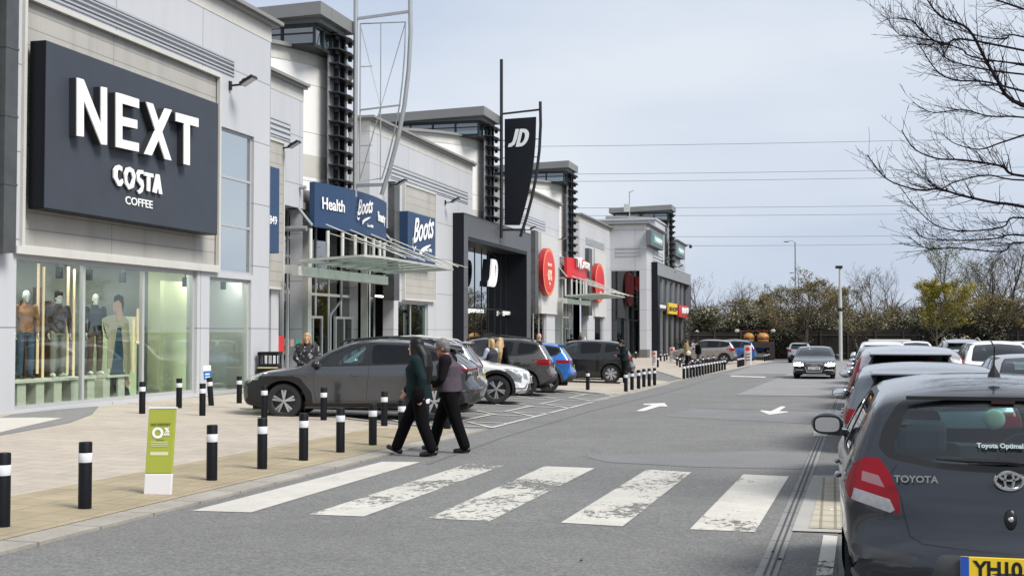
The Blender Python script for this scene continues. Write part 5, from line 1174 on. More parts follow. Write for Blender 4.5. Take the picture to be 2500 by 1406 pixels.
# ---- crossover in the first bay
def car_bz(paint_, name, label, detail=True, txt='LF73 ZKO', group=None, **kw):
    c = base('bz', 4.69, 1.86, 1.635, paint_, CGC, n=72, ra=.43, **kw)
    arches(c)
    panes = [[(1.62, 1.105), (2.42, 1.125), (2.48, 1.50), (2.22, 1.49), (1.82, 1.30)], [(2.60, 1.13), (3.42, 1.15), (3.52, 1.44), (3.3, 1.50), (2.60, 1.525)], [(3.58, 1.17), (3.95, 1.25), (3.72, 1.40)]]
    glaze(c, [(1.42, 1.07), (2.5, 1.095), (3.5, 1.125), (4.10, 1.25), (3.8, 1.44), (3.4, 1.53), (2.6, 1.56), (2.3, 1.55), (1.85, 1.38)], panes, [(0, 1.10), (.72, 1.13), (.60, 1.45), (.54, 1.53), (0, 1.57)], [(0, 1.11), (.70, 1.13), (.66, 1.2), (.53, 1.46), (0, 1.49)], gd=CGD)
    # lamps: full-width strip and clusters
    for sg in (-1, 1):
        sd = 'left' if sg < 0 else 'right'; K = lambda P: [(y*sg, z) for y, z in P]
        c.take('lamp_segment', TLW, [('rear', K([(.86, .985), (.60, .985), (.66, .93), (.87, .93)]))], nmin=-.05)
        c.take('taillight', TLR, [('rear', K([(0, 1.035), (.9, 1.035), (.9, 1.005), (0, 1.012)])), (sd, [(4.12, 1.0), (4.12, 1.045), (4.6, 1.04), (4.6, 1.0)], .3)], nmin=.02)
        c.take('lamp_housing', TRIM, [('rear', K([(.9, 1.003), (.58, 1.003), (.70, .90), (.9, .80)])), (sd, [(4.30, 1.0), (4.62, 1.0), (4.62, .82), (4.5, .84)], .3)], nmin=.02)
        c.take('headlight', HLC, [('front', K([(.90, .885), (.52, .83), (.55, .78), (.90, .80)])), (sd, [(.02, .80), (.12, .86), (.48, .93), (.42, .89), (.2, .82)], .3)], nmin=.02)
    c.take('plate_recess', PLAST, [('rear', [(-.56, .66), (-.50, .90), (-.40, .965), (.40, .965), (.50, .90), (.56, .66)])])
    c.take('rear_diffuser', TRIM, [('rear', [(-.86, .24), (-.84, .50), (-.55, .55), (-.50, .46), (.50, .46), (.55, .55), (.84, .50), (.86, .24)])], nmin=.0)
    c.take('grille', TRIM, [('front', [(-.55, .30), (-.50, .50), (.50, .50), (.55, .30)])])
    for sg in (-1, 1): c.take('reflector', TLR, [('rear', [(y*sg, z) for y, z in [(.60, .575), (.76, .585), (.76, .56), (.60, .55)]])])
    # front arch cladding, sill
    for v in ('left', 'right'):
        c.take('arch_cladding', TRIM, [(v, rnd([(.0, .55), (.02, .72), (.30, .86), (.62, .885), (1.10, .885), (1.25, .84), (1.47, .55), (1.50, .26), (0, .26)], .12, 2))], nmin=.2)
        c.take('arch_cladding', TRIM, [(v, [(3.78-.58*math.cos(a), .365+.53*math.sin(a)) for a in [R(-15+200*k/14) for k in range(15)]])], nmin=.2)
        c.take('sill_cladding', TRIM, [(v, [(1.45, .26), (1.48, .33), (3.25, .345), (3.25, .25)])], nmin=.1)
    seams(c, [[(1.60, 1.08), (1.52, .95), (1.50, .70), (1.56, .36)], [(1.56, .37), (3.12, .38), (3.25, .6), (3.52, .95), (3.62, 1.14)], [(2.58, 1.54), (2.56, 1.1), (2.50, .38)], [(1.05, .90), (1.32, .89), (1.38, .84)], [(.5, .97), (1.3, 1.07)]])
    t = c.finish(name, label, (0, 0, 0), 0, group)
    std_parts(c, handles=((2.30, .905), (3.32, .935)), spokes=5, rails=(1.95, 3.75, 1.60, 1.655, 1.58), mirror_m=TRIM)
    m = MB(); m.ell((1.25, 0, 1.585), (.11, .02, .055), 12, 8); m.build('shark_fin', TRIM, t, world=False, smooth=True)
    m = MB(); m.add([(1.55, -.58, 1.50), (1.55, .58, 1.50), (1.83, .56, 1.415), (1.83, -.56, 1.415), (1.55, -.58, 1.47), (1.55, .58, 1.47), (1.83, .56, 1.40), (1.83, -.56, 1.40)], [(0, 1, 2, 3), (7, 6, 5, 4), (0, 4, 5, 1), (1, 5, 6, 2), (2, 6, 7, 3), (3, 7, 4, 0)]); m.build('rear_spoiler', TRIM, t, world=False, bevel=.008)
    plate_txt(t, (2.195, 0, .80), txt, PLY, 'rear')
    m = MB(); m.ell((2.19, 0, .915), (.012, .05, .034), 12, 8); m.build('emblem', CHROME, t, world=False, smooth=True)
    return t
# ---- upright crossovers
def car_suv(paint_, name, label, L=4.53, W=1.84, H=1.70, txt='YD19 HVK', tail='wide', gd=CGD, group=None, rails=True, front=False, detail=2, spokes=5, dlom=TRIM, clad=True, **kw):
    c = base('suv', L, W, H, paint_, CGL, n=56 if detail > 1 else 40, **kw)
    arches(c, PLAST if clad else None)
    panes = [[(1.60, 1.13), (2.32, 1.15), (2.36, 1.55), (2.16, 1.55), (1.76, 1.37)], [(2.46, 1.15), (3.18, 1.17), (3.26, 1.52), (3.1, 1.56), (2.46, 1.57)], [(3.36, 1.18), (3.80, 1.24), (3.98, 1.36), (3.92, 1.46), (3.42, 1.53)]]
    glaze(c, [(1.45, 1.10), (2.3, 1.115), (3.4, 1.14), (3.86, 1.20), (4.06, 1.36), (3.98, 1.49), (3.4, 1.58), (2.4, 1.61), (2.1, 1.60), (1.8, 1.46)], panes, [(0, 1.15), (.73, 1.17), (.63, 1.48), (.56, 1.57), (0, 1.61)], [(0, 1.10), (.60, 1.12), (.68, 1.18), (.62, 1.40), (.54, 1.53), (0, 1.555)], surround=dlom, gd=gd)
    if tail == 'wide':
        lights(c, [(.84, .96), (.50, .90), (.46, .84), (.62, .84), (.86, .88)], [(.56, 1.02), (.80, 1.05), (.93, 1.05), (.93, .88), (.72, .86), (.56, .92)], [(3.88, 1.06), (4.2, 1.04), (4.45, 1.05), (4.45, .88), (4.28, .90)], [(.05, .84), (.08, .94), (.55, 1.0), (.40, .90)], twhite=[(.64, .985), (.80, .99), (.80, .93), (.64, .93)])
    elif tail == 'round': lights(c, [(.84, .98), (.55, .94), (.50, .86), (.86, .86)], [(.62, 1.10), (.93, 1.12), (.93, .92), (.64, .92)], [(4.18, 1.10), (4.45, 1.12), (4.45, .92), (4.22, .92)], [(.05, .86), (.1, .98), (.45, 1.02), (.35, .88)])
    elif tail == 'tall': lights(c, [(.84, .98), (.55, .94), (.50, .86), (.86, .86)], [(.70, 1.60), (.80, 1.60), (.80, 1.35), (.95, 1.12), (.95, .93), (.64, .93), (.66, 1.05), (.78, 1.15)], [(4.12, 1.48), (4.22, 1.48), (4.4, 1.1), (4.45, .93), (4.2, .93), (4.22, 1.08)], None)
    elif tail == 'slim': lights(c, [(.84, .96), (.46, .93), (.46, .88), (.86, .88)], [(.30, 1.04), (.93, 1.06), (.93, .93), (.78, .93), (.72, .99), (.30, 1.0)], None, None)
    c.take('grille', TRIM, [('front', c.R([(-.44, .70), (-.46, .86), (.46, .86), (.44, .70)]))]); c.take('grille', TRIM, [('front', c.R([(-.60, .34), (-.56, .52), (.56, .52), (.60, .34)]))])
    if clad:
        c.take('rear_diffuser', PLAST, [('rear', c.R([(-.90, .26), (-.88, .52), (-.4, .56), (.4, .56), (.88, .52), (.90, .26)]))], nmin=.0)
        for v in ('left', 'right'): c.take('sill_cladding', PLAST, [(v, c.M([(1.35, .24), (1.42, .36), (3.1, .37), (3.15, .24)]))], nmin=.1)
    for sg in (-1, 1): c.take('reflector', TLR, [('rear', c.R([(y*sg, z) for y, z in [(.56, .62), (.78, .64), (.78, .60), (.56, .58)]]))])
    if detail > 1:
        seams(c, [c.M(q) for q in ([(1.58, 1.12), (1.42, .95), (1.44, .70), (1.50, .38)], [(1.50, .39), (3.0, .40), (3.16, .62), (3.36, .95), (3.34, 1.15)], [(2.41, 1.6), (2.40, 1.1), (2.36, .40)])]); seams(c, [c.R([(-.55, .70), (-.60, 1.0), (-.66, 1.10)]), c.R([(.55, .70), (.60, 1.0), (.66, 1.10)]), c.R([(-.55, .70), (.55, .70)])], 'rear')
    t = c.finish(name, label, (0, 0, 0), 0, group); kx, zf = c.kx, c.zf
    std_parts(c, handles=((2.20*kx, zf(.96)), (3.15*kx, zf(.99))), spokes=spokes, rails=(1.85*kx, 3.85*kx, zf(1.655), zf(1.70), zf(1.62), PALEM if rails == 'pale' else TRIM) if rails else None)
    h = L/2
    m = MB(); m.add([(3.92*kx-h, -.60, zf(1.60)), (3.92*kx-h, .60, zf(1.60)), (4.17*kx-h, .58, zf(1.565)), (4.17*kx-h, -.58, zf(1.565)), (3.92*kx-h, -.60, zf(1.54)), (3.92*kx-h, .60, zf(1.54)), (4.17*kx-h, .58, zf(1.54)), (4.17*kx-h, -.58, zf(1.54))], [(0, 1, 2, 3), (7, 6, 5, 4), (0, 4, 5, 1), (1, 5, 6, 2), (2, 6, 7, 3), (3, 7, 4, 0)]); m.build('rear_spoiler', paint_, t, world=False, bevel=.01)
    plate_txt(t, (4.44*kx-h+.006, 0, zf(.80)), txt, PLY, 'rear'); plate_txt(t, (-h-.004, 0, .58), txt, PLW, 'front')
    return t
# ---- saloon
def car_saloon(paint_, name, label, L=4.93, W=1.87, H=1.455, txt='LC66 HUP', lit=False, group=None, detail=2, gl=None, **kw):
    c = base('sal', L, W, H, paint_, gl or CGL, n=60 if detail > 1 else 40, **kw)
    arches(c)
    panes = [[(1.85, 1.0), (2.62, 1.01), (2.64, 1.36), (2.42, 1.34), (2.05, 1.18)], [(2.74, 1.01), (3.50, 1.02), (3.62, 1.28), (3.4, 1.35), (2.74, 1.37)], [(3.60, 1.03), (3.98, 1.07), (3.74, 1.22)]]
    glaze(c, [(1.70, .975), (2.6, .98), (3.6, .995), (4.10, 1.05), (3.72, 1.30), (3.4, 1.385), (2.7, 1.405), (2.4, 1.385), (2.05, 1.24)], panes, [(0, 1.01), (.74, 1.03), (.62, 1.28), (.54, 1.37), (0, 1.405)], [(0, 1.10), (.60, 1.12), (.62, 1.15), (.54, 1.34), (0, 1.38)])
    lights(c, [(.88, .735), (.66, .70), (.50, .625), (.56, .585), (.86, .60)], [(.52, .93), (.92, .95), (.92, .80), (.52, .80)], [(4.55, .92), (4.9, .94), (4.9, .80), (4.6, .83)], [(.05, .60), (.06, .72), (.45, .80), (.30, .66)], hm=HLON if lit else HLC)
    c.take('grille', mat('grille_black', (.015, .015, .016), .35), [('front', [(-.33, .72), (-.40, .60), (-.30, .34), (.30, .34), (.40, .60), (.33, .72)])])
    for sg in (-1, 1): c.take('lower_intake', TRIM, [('front', [(y*sg, z) for y, z in [(.42, .27), (.46, .44), (.84, .46), (.86, .27)]])], nmin=.05)
    seams(c, [[(1.74, .98), (1.62, .8), (1.62, .55), (1.68, .34)], [(1.68, .34), (3.3, .34), (3.45, .6), (3.75, .9), (3.75, 1.0)], [(2.69, 1.40), (2.68, .98), (2.64, .34)]]) if detail > 1 else None
    t = c.finish(name, label, (0, 0, 0), 0, group); std_parts(c, handles=((2.45, .82), (3.45, .84)), spokes=10, twin=False); h = L/2
    if lit:
        m = MB(); X = -h-.012; m.tube([(X, y, z) for y, z in [(-.34, .73), (-.41, .60), (-.31, .33), (.31, .33), (.41, .60), (.34, .73), (-.34, .73)]], .013, 6, cap=False)
        m.build('grille_frame', CHROME, t, world=False, smooth=True)
        m = MB()
        for k in range(7): z = .375+k*.05; m.box(X+.0, X+.02, -.33, .33, z, z+.012)
        m.build('grille_slats', CHROME, t, world=False)
        m = MB()
        for k in range(4): m.tube([(X-.01, (k-1.5)*.075+.048*math.cos(a), .655+.048*math.sin(a)) for a in [q*math.pi/8 for q in range(17)]], .008, 6, cap=False)
        m.build('emblem', CHROME, t, world=False, smooth=True)
        for sg in (-1, 1): m = MB(); m.tube([(-h+.0, sg*.46, .42), (-h+.10, sg*.80, .43)], .012, 6); m.build('intake_strip', CHROME, t, world=False); 
        m = MB(); m.tube([(-h-.01, -.5, .235), (-h-.02, 0, .225), (-h-.01, .5, .235)], .012, 6); m.build('bumper_strip', CHROME, t, world=False)
        plate_txt(t, (-h-.035, 0, .50), txt, PLW, 'front')
    else: plate_txt(t, (-h-.02, 0, .50), txt, PLW, 'front'); plate_txt(t, (h-.09, 0, .86), txt, PLY, 'rear')
    return t
# ---- white electric crossover, nose towards the road
def car_ev():
    c = base('bz', 4.30, 1.80, 1.56, P_WHT, CGL, n=72, ra=.42, pf=.14)
    arches(c, TRIM)
    M = c.M
    panes = [[(1.62, 1.105), (2.42, 1.125), (2.48, 1.50), (2.22, 1.49), (1.82, 1.30)], [(2.60, 1.13), (3.42, 1.15), (3.52, 1.44), (3.3, 1.50), (2.60, 1.525)]]
    glaze(c, [(1.42, 1.07), (2.5, 1.095), (3.5, 1.125), (4.10, 1.25), (3.8, 1.44), (3.4, 1.53), (2.6, 1.56), (2.3, 1.55), (1.85, 1.38)], panes, [(0, 1.10), (.72, 1.13), (.60, 1.45), (.54, 1.53), (0, 1.57)], [(0, 1.11), (.70, 1.13), (.53, 1.46), (0, 1.49)], gd=CGD)
    for sg in (-1, 1):
        sd = 'left' if sg < 0 else 'right'; K = lambda P: [(y*sg, z) for y, z in P]
        c.take('headlight', HLC, [('front', K([(.90, .90), (.62, .84), (.66, .81), (.78, .82), (.76, .56), (.82, .52), (.90, .60)])), (sd, [(.02, .56), (.14, .62), (.2, .80), (.42, .90), (.40, .94), (.10, .86)], .3)], nmin=.0)
        c.take('bumper_crease', TRIM, [('front', K([(.90, .40), (.62, .40), (.50, .52), (.47, .50), (.58, .365), (.90, .37)]))], nmin=.0)
    c.take('grille', TRIM, [('front', rnd([(-.48, .27), (-.42, .50), (.42, .50), (.48, .27)], .1, 2))])
    c.take('hood_edge', TRIM, [('front', [(-.60, .835), (.60, .835), (.60, .822), (-.60, .822)])])
    for v in ('left', 'right'): c.take('sill_cladding', TRIM, [(v, M([(1.40, .24), (1.48, .38), (3.1, .38), (3.2, .24)]))], nmin=.1)
    seams(c, [M([(1.60, 1.08), (1.45, .95), (1.44, .70), (1.52, .38)]), M([(2.58, 1.54), (2.56, 1.1), (2.50, .38)])])
    t = c.finish('electric_car', 'white electric car with its nose pointing out to the road', (0, 0, 0), 0); std_parts(c, rails=None, mirror_m=TRIM)
    plate_txt(t, (-c.L/2-.015, 0, .62), 'KX74 BEV', PLW, 'front'); return t
# ---------------------------------------------------------------- cars in their places
def put(t, x, y, rz, dz=0):
    t.location = (x, y, gz(x, y)+dz); pit = -math.atan(SL)*math.sin(rz) if False else 0; t.rotation_euler = (0, 0, rz); return t
def place_by(t, L, W, fo, wb, pxf, pxr, zoff=0, nose='left'): pass
# local frame: nose at -x. rz=0 -> nose to world -x (towards the shops); rz=180 -> nose to the road; rz=-90 -> nose to +y (away)
AWAY = R(-90); BACK = R(90)
def bayput(t, L, pyx, rz=0, dx=0):
    """pyx = pixel where the near-side front wheel (nose to the shops) meets the ground"""
    return t
def putw(t, L, W, wx, side, P, rz):
    c_, s_ = math.cos(rz), math.sin(rz); lx_, ly_ = wx-L/2, side*(W/2-.1); return put(t, P.x-(lx_*c_-ly_*s_), P.y-(lx_*s_+ly_*c_), rz)
t = car_mini(); put(t, .885, 6.9+3.785/2-.02, AWAY)
TH = R(11)
t = car_bz(P_CHAR, 'crossover_car', 'charcoal crossover nose-in by the paved plaza, behind the walking couple')
putw(t, 4.69, 1.86, .93, -1, G(690, 1018), TH); t.scale = (1.09, 1, 1); t.location.x += .17; bzp = t.location.copy()
for o in t.children:
    if o.name.startswith('wheel'): o.scale = (1/1.09, 1, 1); print('bz', bzp)
t = car_suv(P_SIL, 'parked_car', 'silver crossover with roof rails, just beyond the charcoal crossover', L=4.5, W=1.85, H=1.66, tail='slim', rails='pale', txt='YK22 TOP', gd=CGD)
put(t, bzp.x-.45, bzp.y+2.9, TH)
t = car_ev(); putw(t, 4.3, 1.8, .93*4.3/4.69, 1, G(1212, 987), R(180)+TH); print('ev', t.location)
t = car_suv(paint('bronze_grey', (.085, .082, .078)), 'parked_car', 'dark grey upright crossover with big red tail lamps, women beside its open cabin', L=4.53, W=1.84, H=1.70, txt='YD19 HVK', dlom=TRIM)
putw(t, 4.53, 1.84, .92+2.69, -1, G(1283, 967), TH); print('kuga', t.location); kp = t.location.copy()
t = car_suv(P_BLUE, 'parked_car', 'bright blue crossover nose-in between the two dark ones', L=4.42, W=1.8, H=1.57, tail='slim', txt='YB21 NRO', rails=False)
putw(t, 4.42, 1.8, (.92+2.69)*4.42/4.53, -1, G(1338, 959), TH)
t = car_suv(P_BLK, 'parked_car', 'black people carrier behind the bollards, man with phone at its tail', L=4.6, W=1.85, H=1.65, tail='round', txt='FD18 MPV', rails=False, clad=False, spokes=7)
putw(t, 4.6, 1.85, (.92+2.69)*4.6/4.53, -1, G(1492, 937), R(9)); bp_ = t.location.copy()
t = car_suv(P_WHT, 'parked_car', 'white car half hidden behind the man with the phone and the bollards', L=4.1, W=1.78, H=1.5, tail='slim', txt='FX16 WHT', rails=False, clad=False, detail=1)
put(t, bp_.x-.6, bp_.y+3.2, R(9))
t = car_suv(P_BEI, 'parked_car', 'beige-silver off-roader behind the long bollard row', L=4.6, W=1.9, H=1.74, tail='round', txt='BF17 DSC', rails=False, dlom=TRIM)
putw(t, 4.6, 1.9, (.92+2.69)*4.6/4.53, -1, G(1768, 890), R(4)); dp = t.location.copy(); print('disco', dp)
t = car_suv(paint('steel_blue', (.02, .12, .38)), 'parked_car', 'blue car with pale roof beyond the beige off-roader', L=4.4, W=1.85, H=1.72, tail='slim', txt='YT15 BLU', rails='pale', detail=1)
put(t, dp.x+1.2, dp.y+5.2, R(4))
t = car_suv(P_DKG, 'parked_car', 'dark grey crossover at the far end of the bays, burger stand behind it', L=4.4, W=1.83, H=1.66, tail='round', txt='YP20 DRK', rails=False, detail=1)
putw(t, 4.4, 1.83, (.92+2.69)*4.4/4.53, -1, G(1845, 871), R(3)); fp_ = t.location.copy()
# traffic
a = car_saloon(P_BLK, 'saloon_car', 'black saloon with lit headlamps driving towards the camera', lit=True, txt='LC66 HUP')
p = G(1988, 925); put(a, p.x, p.y+2.2, BACK)
t = car_suv(P_SIL, 'moving_car', 'silver car following the black saloon down the road', L=4.4, W=1.8, H=1.6, tail='round', txt='YS14 SLV', rails=False, detail=1, gd=CGL)
p = G(1952, 886); put(t, p.x, p.y+2, AWAY)
t = car_suv(P_BLK, 'moving_car', 'black off-roader turning at the far junction beside the pale lamp post', L=4.6, W=1.9, H=1.7, tail='round', txt='YN12 BLK', rails='pale', detail=1, dlom=TRIM)
p = G(2052, 873); put(t, p.x, p.y+1, R(-22))
# the row beyond the slate hatchback
RX = lambda y, hw: .02+(y-8)*.0195+hw
RA = AWAY-R(1.1)
def row(t, yr, L, W, dx=0): y = yr+L/2; put(t, RX(yr, W/2)+dx, y, RA); return t
row(car_suv(paint('pale_grey', (.12, .13, .15), .6), 'parked_car', 'mid-grey car directly in front of the slate hatchback', L=4.35, W=1.76, H=1.45, txt='YJ11 SAL', rails=False, clad=False, tail='round', gd=CGC), 13.2, 4.35, 1.76)
row(car_suv(paint('mid_silver', (.36, .36, .38), .6), 'parked_car', 'grey off-roader with tall red tail lamps, second ahead of the slate hatchback', L=4.5, W=1.82, H=1.62, tail='tall', txt='YC16 CRV', rails=False), 19.2, 4.5, 1.82)
row(car_suv(P_RED, 'parked_car', 'red car third ahead of the slate hatchback', L=4.2, W=1.78, H=1.5, tail='round', txt='YR13 RED', rails=False, clad=False, detail=1), 25.4, 4.2, 1.78, .02)
row(car_suv(P_SIL, 'parked_car', 'silver hatchback fourth ahead of the slate hatchback', L=4.2, W=1.76, H=1.50, tail='tall', txt='YS15 SIL', rails=False, clad=False, detail=1), 31.2, 4.2, 1.76)
row(car_suv(P_DKG, 'parked_car', 'dark car fifth ahead of the slate hatchback', L=4.4, W=1.8, H=1.55, tail='wide', txt='YT17 DRK', rails=False, detail=1), 37.2, 4.4, 1.8)
w1_ = car_suv(P_WHT, 'parked_car', 'white off-roader sixth ahead of the slate hatchback', L=4.5, W=1.84, H=1.70, tail='wide', txt='YW18 WHT', rails=False, detail=1, group=None); row(w1_, 43.5, 4.5, 1.84)
w2_ = dup(w1_, label='white off-roader seventh ahead of the slate hatchback, near the white trailer'); row(w2_, 50, 4.5, 1.84)
s1_ = car_saloon(P_SIL, 'parked_car', 'silver saloon in the second column, windscreen facing the camera', L=4.5, W=1.8, H=1.44, txt='FV13 SLN', detail=1)
def facing(t, px, D, dz=0, rz=BACK): q = atD(px, 808, D); put(t, q.x, q.y, rz)
facing(s1_, 2352, 37)
facing(car_suv(P_SIL, 'parked_car', 'pale off-roader with raised roof rails behind the silver saloon', L=4.6, W=1.88, H=1.78, tail='round', txt='FP19 RLS', rails='pale', detail=1, gd=CGL), 2342, 50, rz=AWAY)
facing(dup(w1_, label='white off-roader right of the pale one with raised rails'), 2420, 52, rz=AWAY)
facing(dup(w1_, label='white car in the second column, standing left of the nearest silver saloon'), 2432, 33)
facing(dup(s1_, label='nearest silver saloon at the right edge, windscreen facing the camera'), 2520, 24)
facing(dup(s1_, label='small far silver saloon near the right edge of the car park'), 2480, 58)
facing(dup(w1_, label='small far white off-roader near the right edge of the car park'), 2490, 70)
facing(dup(w1_, label='far white off-roader between the row and the white trailer'), 2235, 64)
facing(dup(s1_, label='far silver saloon in front of the white trailer'), 2215, 56)
# ---------------------------------------------------------------- street furniture
BOL = mat('bollard_black', (.005, .006, .009), .5, spec=.22, noise=(6, .3)); BAND_ = mat('reflective_band', (.66, .68, .72), .4)
def bollard(label, p, group='black bollards with a white band'):
    t = thing('bollard', label, 'bollard', p, 0, group)
    m = MB(); m.lathe([(.085, .0), (.085, .012), (.064, .016), (.064, .66), (.058, .672), (.0, .674)], 20, cap=False); m.build('post', BOL, t, world=False, smooth=True)
    m = MB(); m.lathe([(.0645, .475), (.0665, .48), (.0665, .562), (.0645, .567)], 20, cap=False); m.build('band', BAND_, t, world=False, smooth=True)
    return t
b0 = bollard('black bollard cut by the left edge of the picture, nearest of the crossing row', G(6, 1292))
near = [((207, 1247), 'black bollard left of the green advertising board'), ((517, 1177), 'first black bollard to the right of the green advertising board'), ((640, 1149), 'second black bollard to the right of the green advertising board'),
        ((741, 1128), 'third black bollard to the right of the green advertising board'), ((831, 1108), 'fourth black bollard to the right of the green advertising board'), ((910, 1090), 'last black bollard of the crossing row clear of the walking woman'),
        ((981, 1074), 'black bollard half hidden behind the legs of the long-haired woman'), ((645, 1022), 'black bollard in front of the front wheel of the charcoal crossover'), ((790, 1028), 'black bollard in front of the front door of the charcoal crossover'),
        ((938, 1042), 'black bollard in front of the rear door of the charcoal crossover'), ((1040, 1046), 'black bollard seen between the two walkers'), ((1092, 1049), 'black bollard behind the legs of the walking man, last before the bays'),
        ((347, 1012), 'black bollard before the shop window, above the left edge of the green board'), ((437, 998), 'black bollard before the shop window, right of the green board top'), ((494, 1017), 'black bollard before the pier between the two shop windows'),
        ((584, 987), 'black bollard before the small green-lit shop window'), ((1435, 953), 'black bollard standing alone at the island corner by the blue crossover')]
for (px, lab) in near: dup(b0, G(*px), label=lab)
tb_ = dup(b0, G(516, 993), label='leaning black bollard before the pier between the two shop windows'); tb_.rotation_euler = (0, R(-5), 0)
for i, (x, y) in enumerate([(1528, 957), (1543, 953), (1559, 950), (1572, 946), (1585, 944), (1598, 942)]): dup(b0, G(x, y), label=('first', 'second', 'third', 'fourth', 'fifth', 'last')[i]+' bollard from the man with the phone, in the short row by the island')
for i in range(15):
    x = 1669.6+(1769.6-1669.6)*(i/14)**.92; y = 926-22.5*(i/14)**.95
    dup(b0, G(x, y), label='black bollard in the long close row before the beige off-roader', group='long close row of black bollards')
b0['group'] = 'black bollards with a white band'
for i in range(6):
    dup(b0, G(1690+i*13, 903-i*3.2), label='black bollard in the second row behind the long close one', group='second row of black bollards')
for i in range(5): dup(b0, G(1802+i*4.3, 897-i*1.1), label='black bollard in the tight group of five left of a white advertising post', group='five bollards by the white post')
for i in range(5): dup(b0, G(1867+i*5, 882.5-i*1.3), label='black bollard in the small far group by the junction', group='far bollards by the junction')
for i, (x, y) in enumerate([(1606, 897), (1613, 882), (1622, 882), (1628, 880), (1653, 893), (1660, 897), (1552, 876), (1557, 872)]): dup(b0, G(x, y), label='black bollard on the walk before the far black portal', group='bollards before the far portal')
# green advertising board
p = G(385, 1211); rz = R(16)
t = thing('advertising_board', 'green and white board reading NO DEPOSIT 0% APR on the tactile paving', 'sign board', p, rz)
GRB = mat('board_green', (.36, .40, .055), .5, noise=(3, .07)); GRD = mat('board_ink', (.12, .15, .03), .6)
def Bd(x, z): return (x+.017*z/.95*2.2, .0, z)
m = MB(); m.add([(-.145, -.03, 0), (.145, -.03, 0), (.145, .03, 0), (-.145, .03, 0), (-.145, -.03, .24), (.145, -.03, .24), (.145, .03, .24), (-.145, .03, .24)], [(0, 1, 5, 4), (1, 2, 6, 5), (2, 3, 7, 6), (3, 0, 4, 7), (4, 5, 6, 7), (3, 2, 1, 0)])
for v in m.v: v.x += v.z*.05
m.build('white_base', mat('board_white', (.68, .68, .70), .5), t, world=False, bevel=.008)
m = MB(); m.box(-.142, .142, -.026, .026, .245, .93)
for v in m.v: v.x += v.z*.05
m.build('board', GRB, t, world=False, bevel=.006)
m = MB(); m.box(-.15, .15, -.031, .031, .935, .95)
for v in m.v: v.x += v.z*.05
m.build('top_edge', mat('board_white', (.68, .68, .70), .5), t, world=False)
Mx = Matrix.Translation(t.location) @ Matrix.Rotation(rz, 4, 'Z')
def btxt(s, x, z, size, mt, bold=0, sx=1):
    q = Mx @ Vector((x+z*.05, -.030, z)); text('lettering', s, size, mt, t, q, ux=Mx.to_3x3() @ Vector((1, 0, 0)), ext=.001, bold=bold, sx=sx)
btxt('NO DEPOSIT', -.005, .755, .038, GRD, .001, .95); btxt('O', -.03, .625, .155, WHT, .006, .95); btxt('%', .065, .685, .07, WHT, .003); btxt('APR', .063, .65, .035, WHT, .002); btxt('representative', .0, .60, .014, GRD)
m = MB()
for z, w_ in ((.575, .10), (.555, .10), (.535, .098)): m.box(-w_, w_-.02, -.030, -.027, z, z+.007)
m.box(-.10, .09, -.029, -.027, .44, .475)
for v in m.v: v.x += v.z*.05
m.build('small_print', mat('board_print', (.62, .66, .42), .6), t, world=False)
# blue notice on the leaning bollard
p = G(507, 990); t = thing('notice', 'small blue and white notice fixed above the leaning bollard', 'notice', (p.x, p.y, p.z+.60)); m = MB(); m.box(-.09, .09, -.01, .01, .0, .24); m.build('board', mat('notice_blue', (.03, .18, .55), .5), t, world=False); m = MB(); m.box(-.088, .088, -.014, -.01, .2, .33)
for k in range(2): m.box(-.05, .05, -.014, -.01, .04+k*.07, .075+k*.07)
m.build('white_part', WHT, t, world=False); t.rotation_euler = (0, R(-4), R(20))
# litter bin by the window
p = G(652, 962); t = thing('litter_bin', 'black litter bin with open top by the wall beside the charcoal crossover', 'bin', (p.x-.2, p.y+.6, p.z), R(12))
m = MB(); m.box(-.28, .28, -.28, .28, 0, .82); m.build('body', BOL, t, world=False, bevel=.03)
m = MB()
for x in (-.26, -.02, .22): m.box(x, x+.04, -.28, -.24, .82, 1.06); m.box(x, x+.04, .24, .28, .82, 1.06)
m.box(-.29, .29, -.29, .29, 1.06, 1.16); m.build('hood', BOL, t, world=False, bevel=.01)
m = MB(); m.box(-.285, .285, -.286, -.282, .70, .74); m.build('gold_band', mat('gold_band', (.5, .42, .2), .4), t, world=False)
# advertising posts
def adpost(x, y, h_, w_, lab):
    p = G(x, y); t = thing('advertising_post', lab, 'advertising post', p, 0, 'white and red advertising posts'); m = MB(); n = 14
    m.prism([Vector((w_/2*math.cos(2*math.pi*k/n), .10*math.sin(2*math.pi*k/n), 0)) for k in range(n)], (0, 0, 0), (0, 0, h_)); m.build('sleeve', mat('poster_white', (.62, .56, .56), .5, noise=(7, .3)), t, world=False)
    m = MB(); m.ell((0, -.09, h_*.82), (w_*.28, .025, w_*.28), 10, 6); m.build('red_spot', REDS, t, world=False); m = MB()
    for k in range(3): m.prism([(-w_*.3, -.104, h_*(.25+.14*k)), (w_*.3, -.104, h_*(.29+.14*k)), (w_*.3, -.104, h_*(.33+.14*k)), (-w_*.3, -.104, h_*(.29+.14*k))], (0, 0, 0), (0, .02, 0))
    m.build('print', SIGNG, t, world=False)
adpost(1598, 893, .95, .30, 'white and red post right of the grey pier, nearest of the posts'); adpost(1641, 883, 1.1, .38, 'white and red post left of the couple at the far bollards'); adpost(1826, 893, 1.4, .52, 'white and red post right of the tight group of five bollards'); adpost(1732, 880, .95, .3, 'white post in front of the beige off-roader'); adpost(1900, 873, 1.15, .5, 'white post beside the red barrier at the junction')
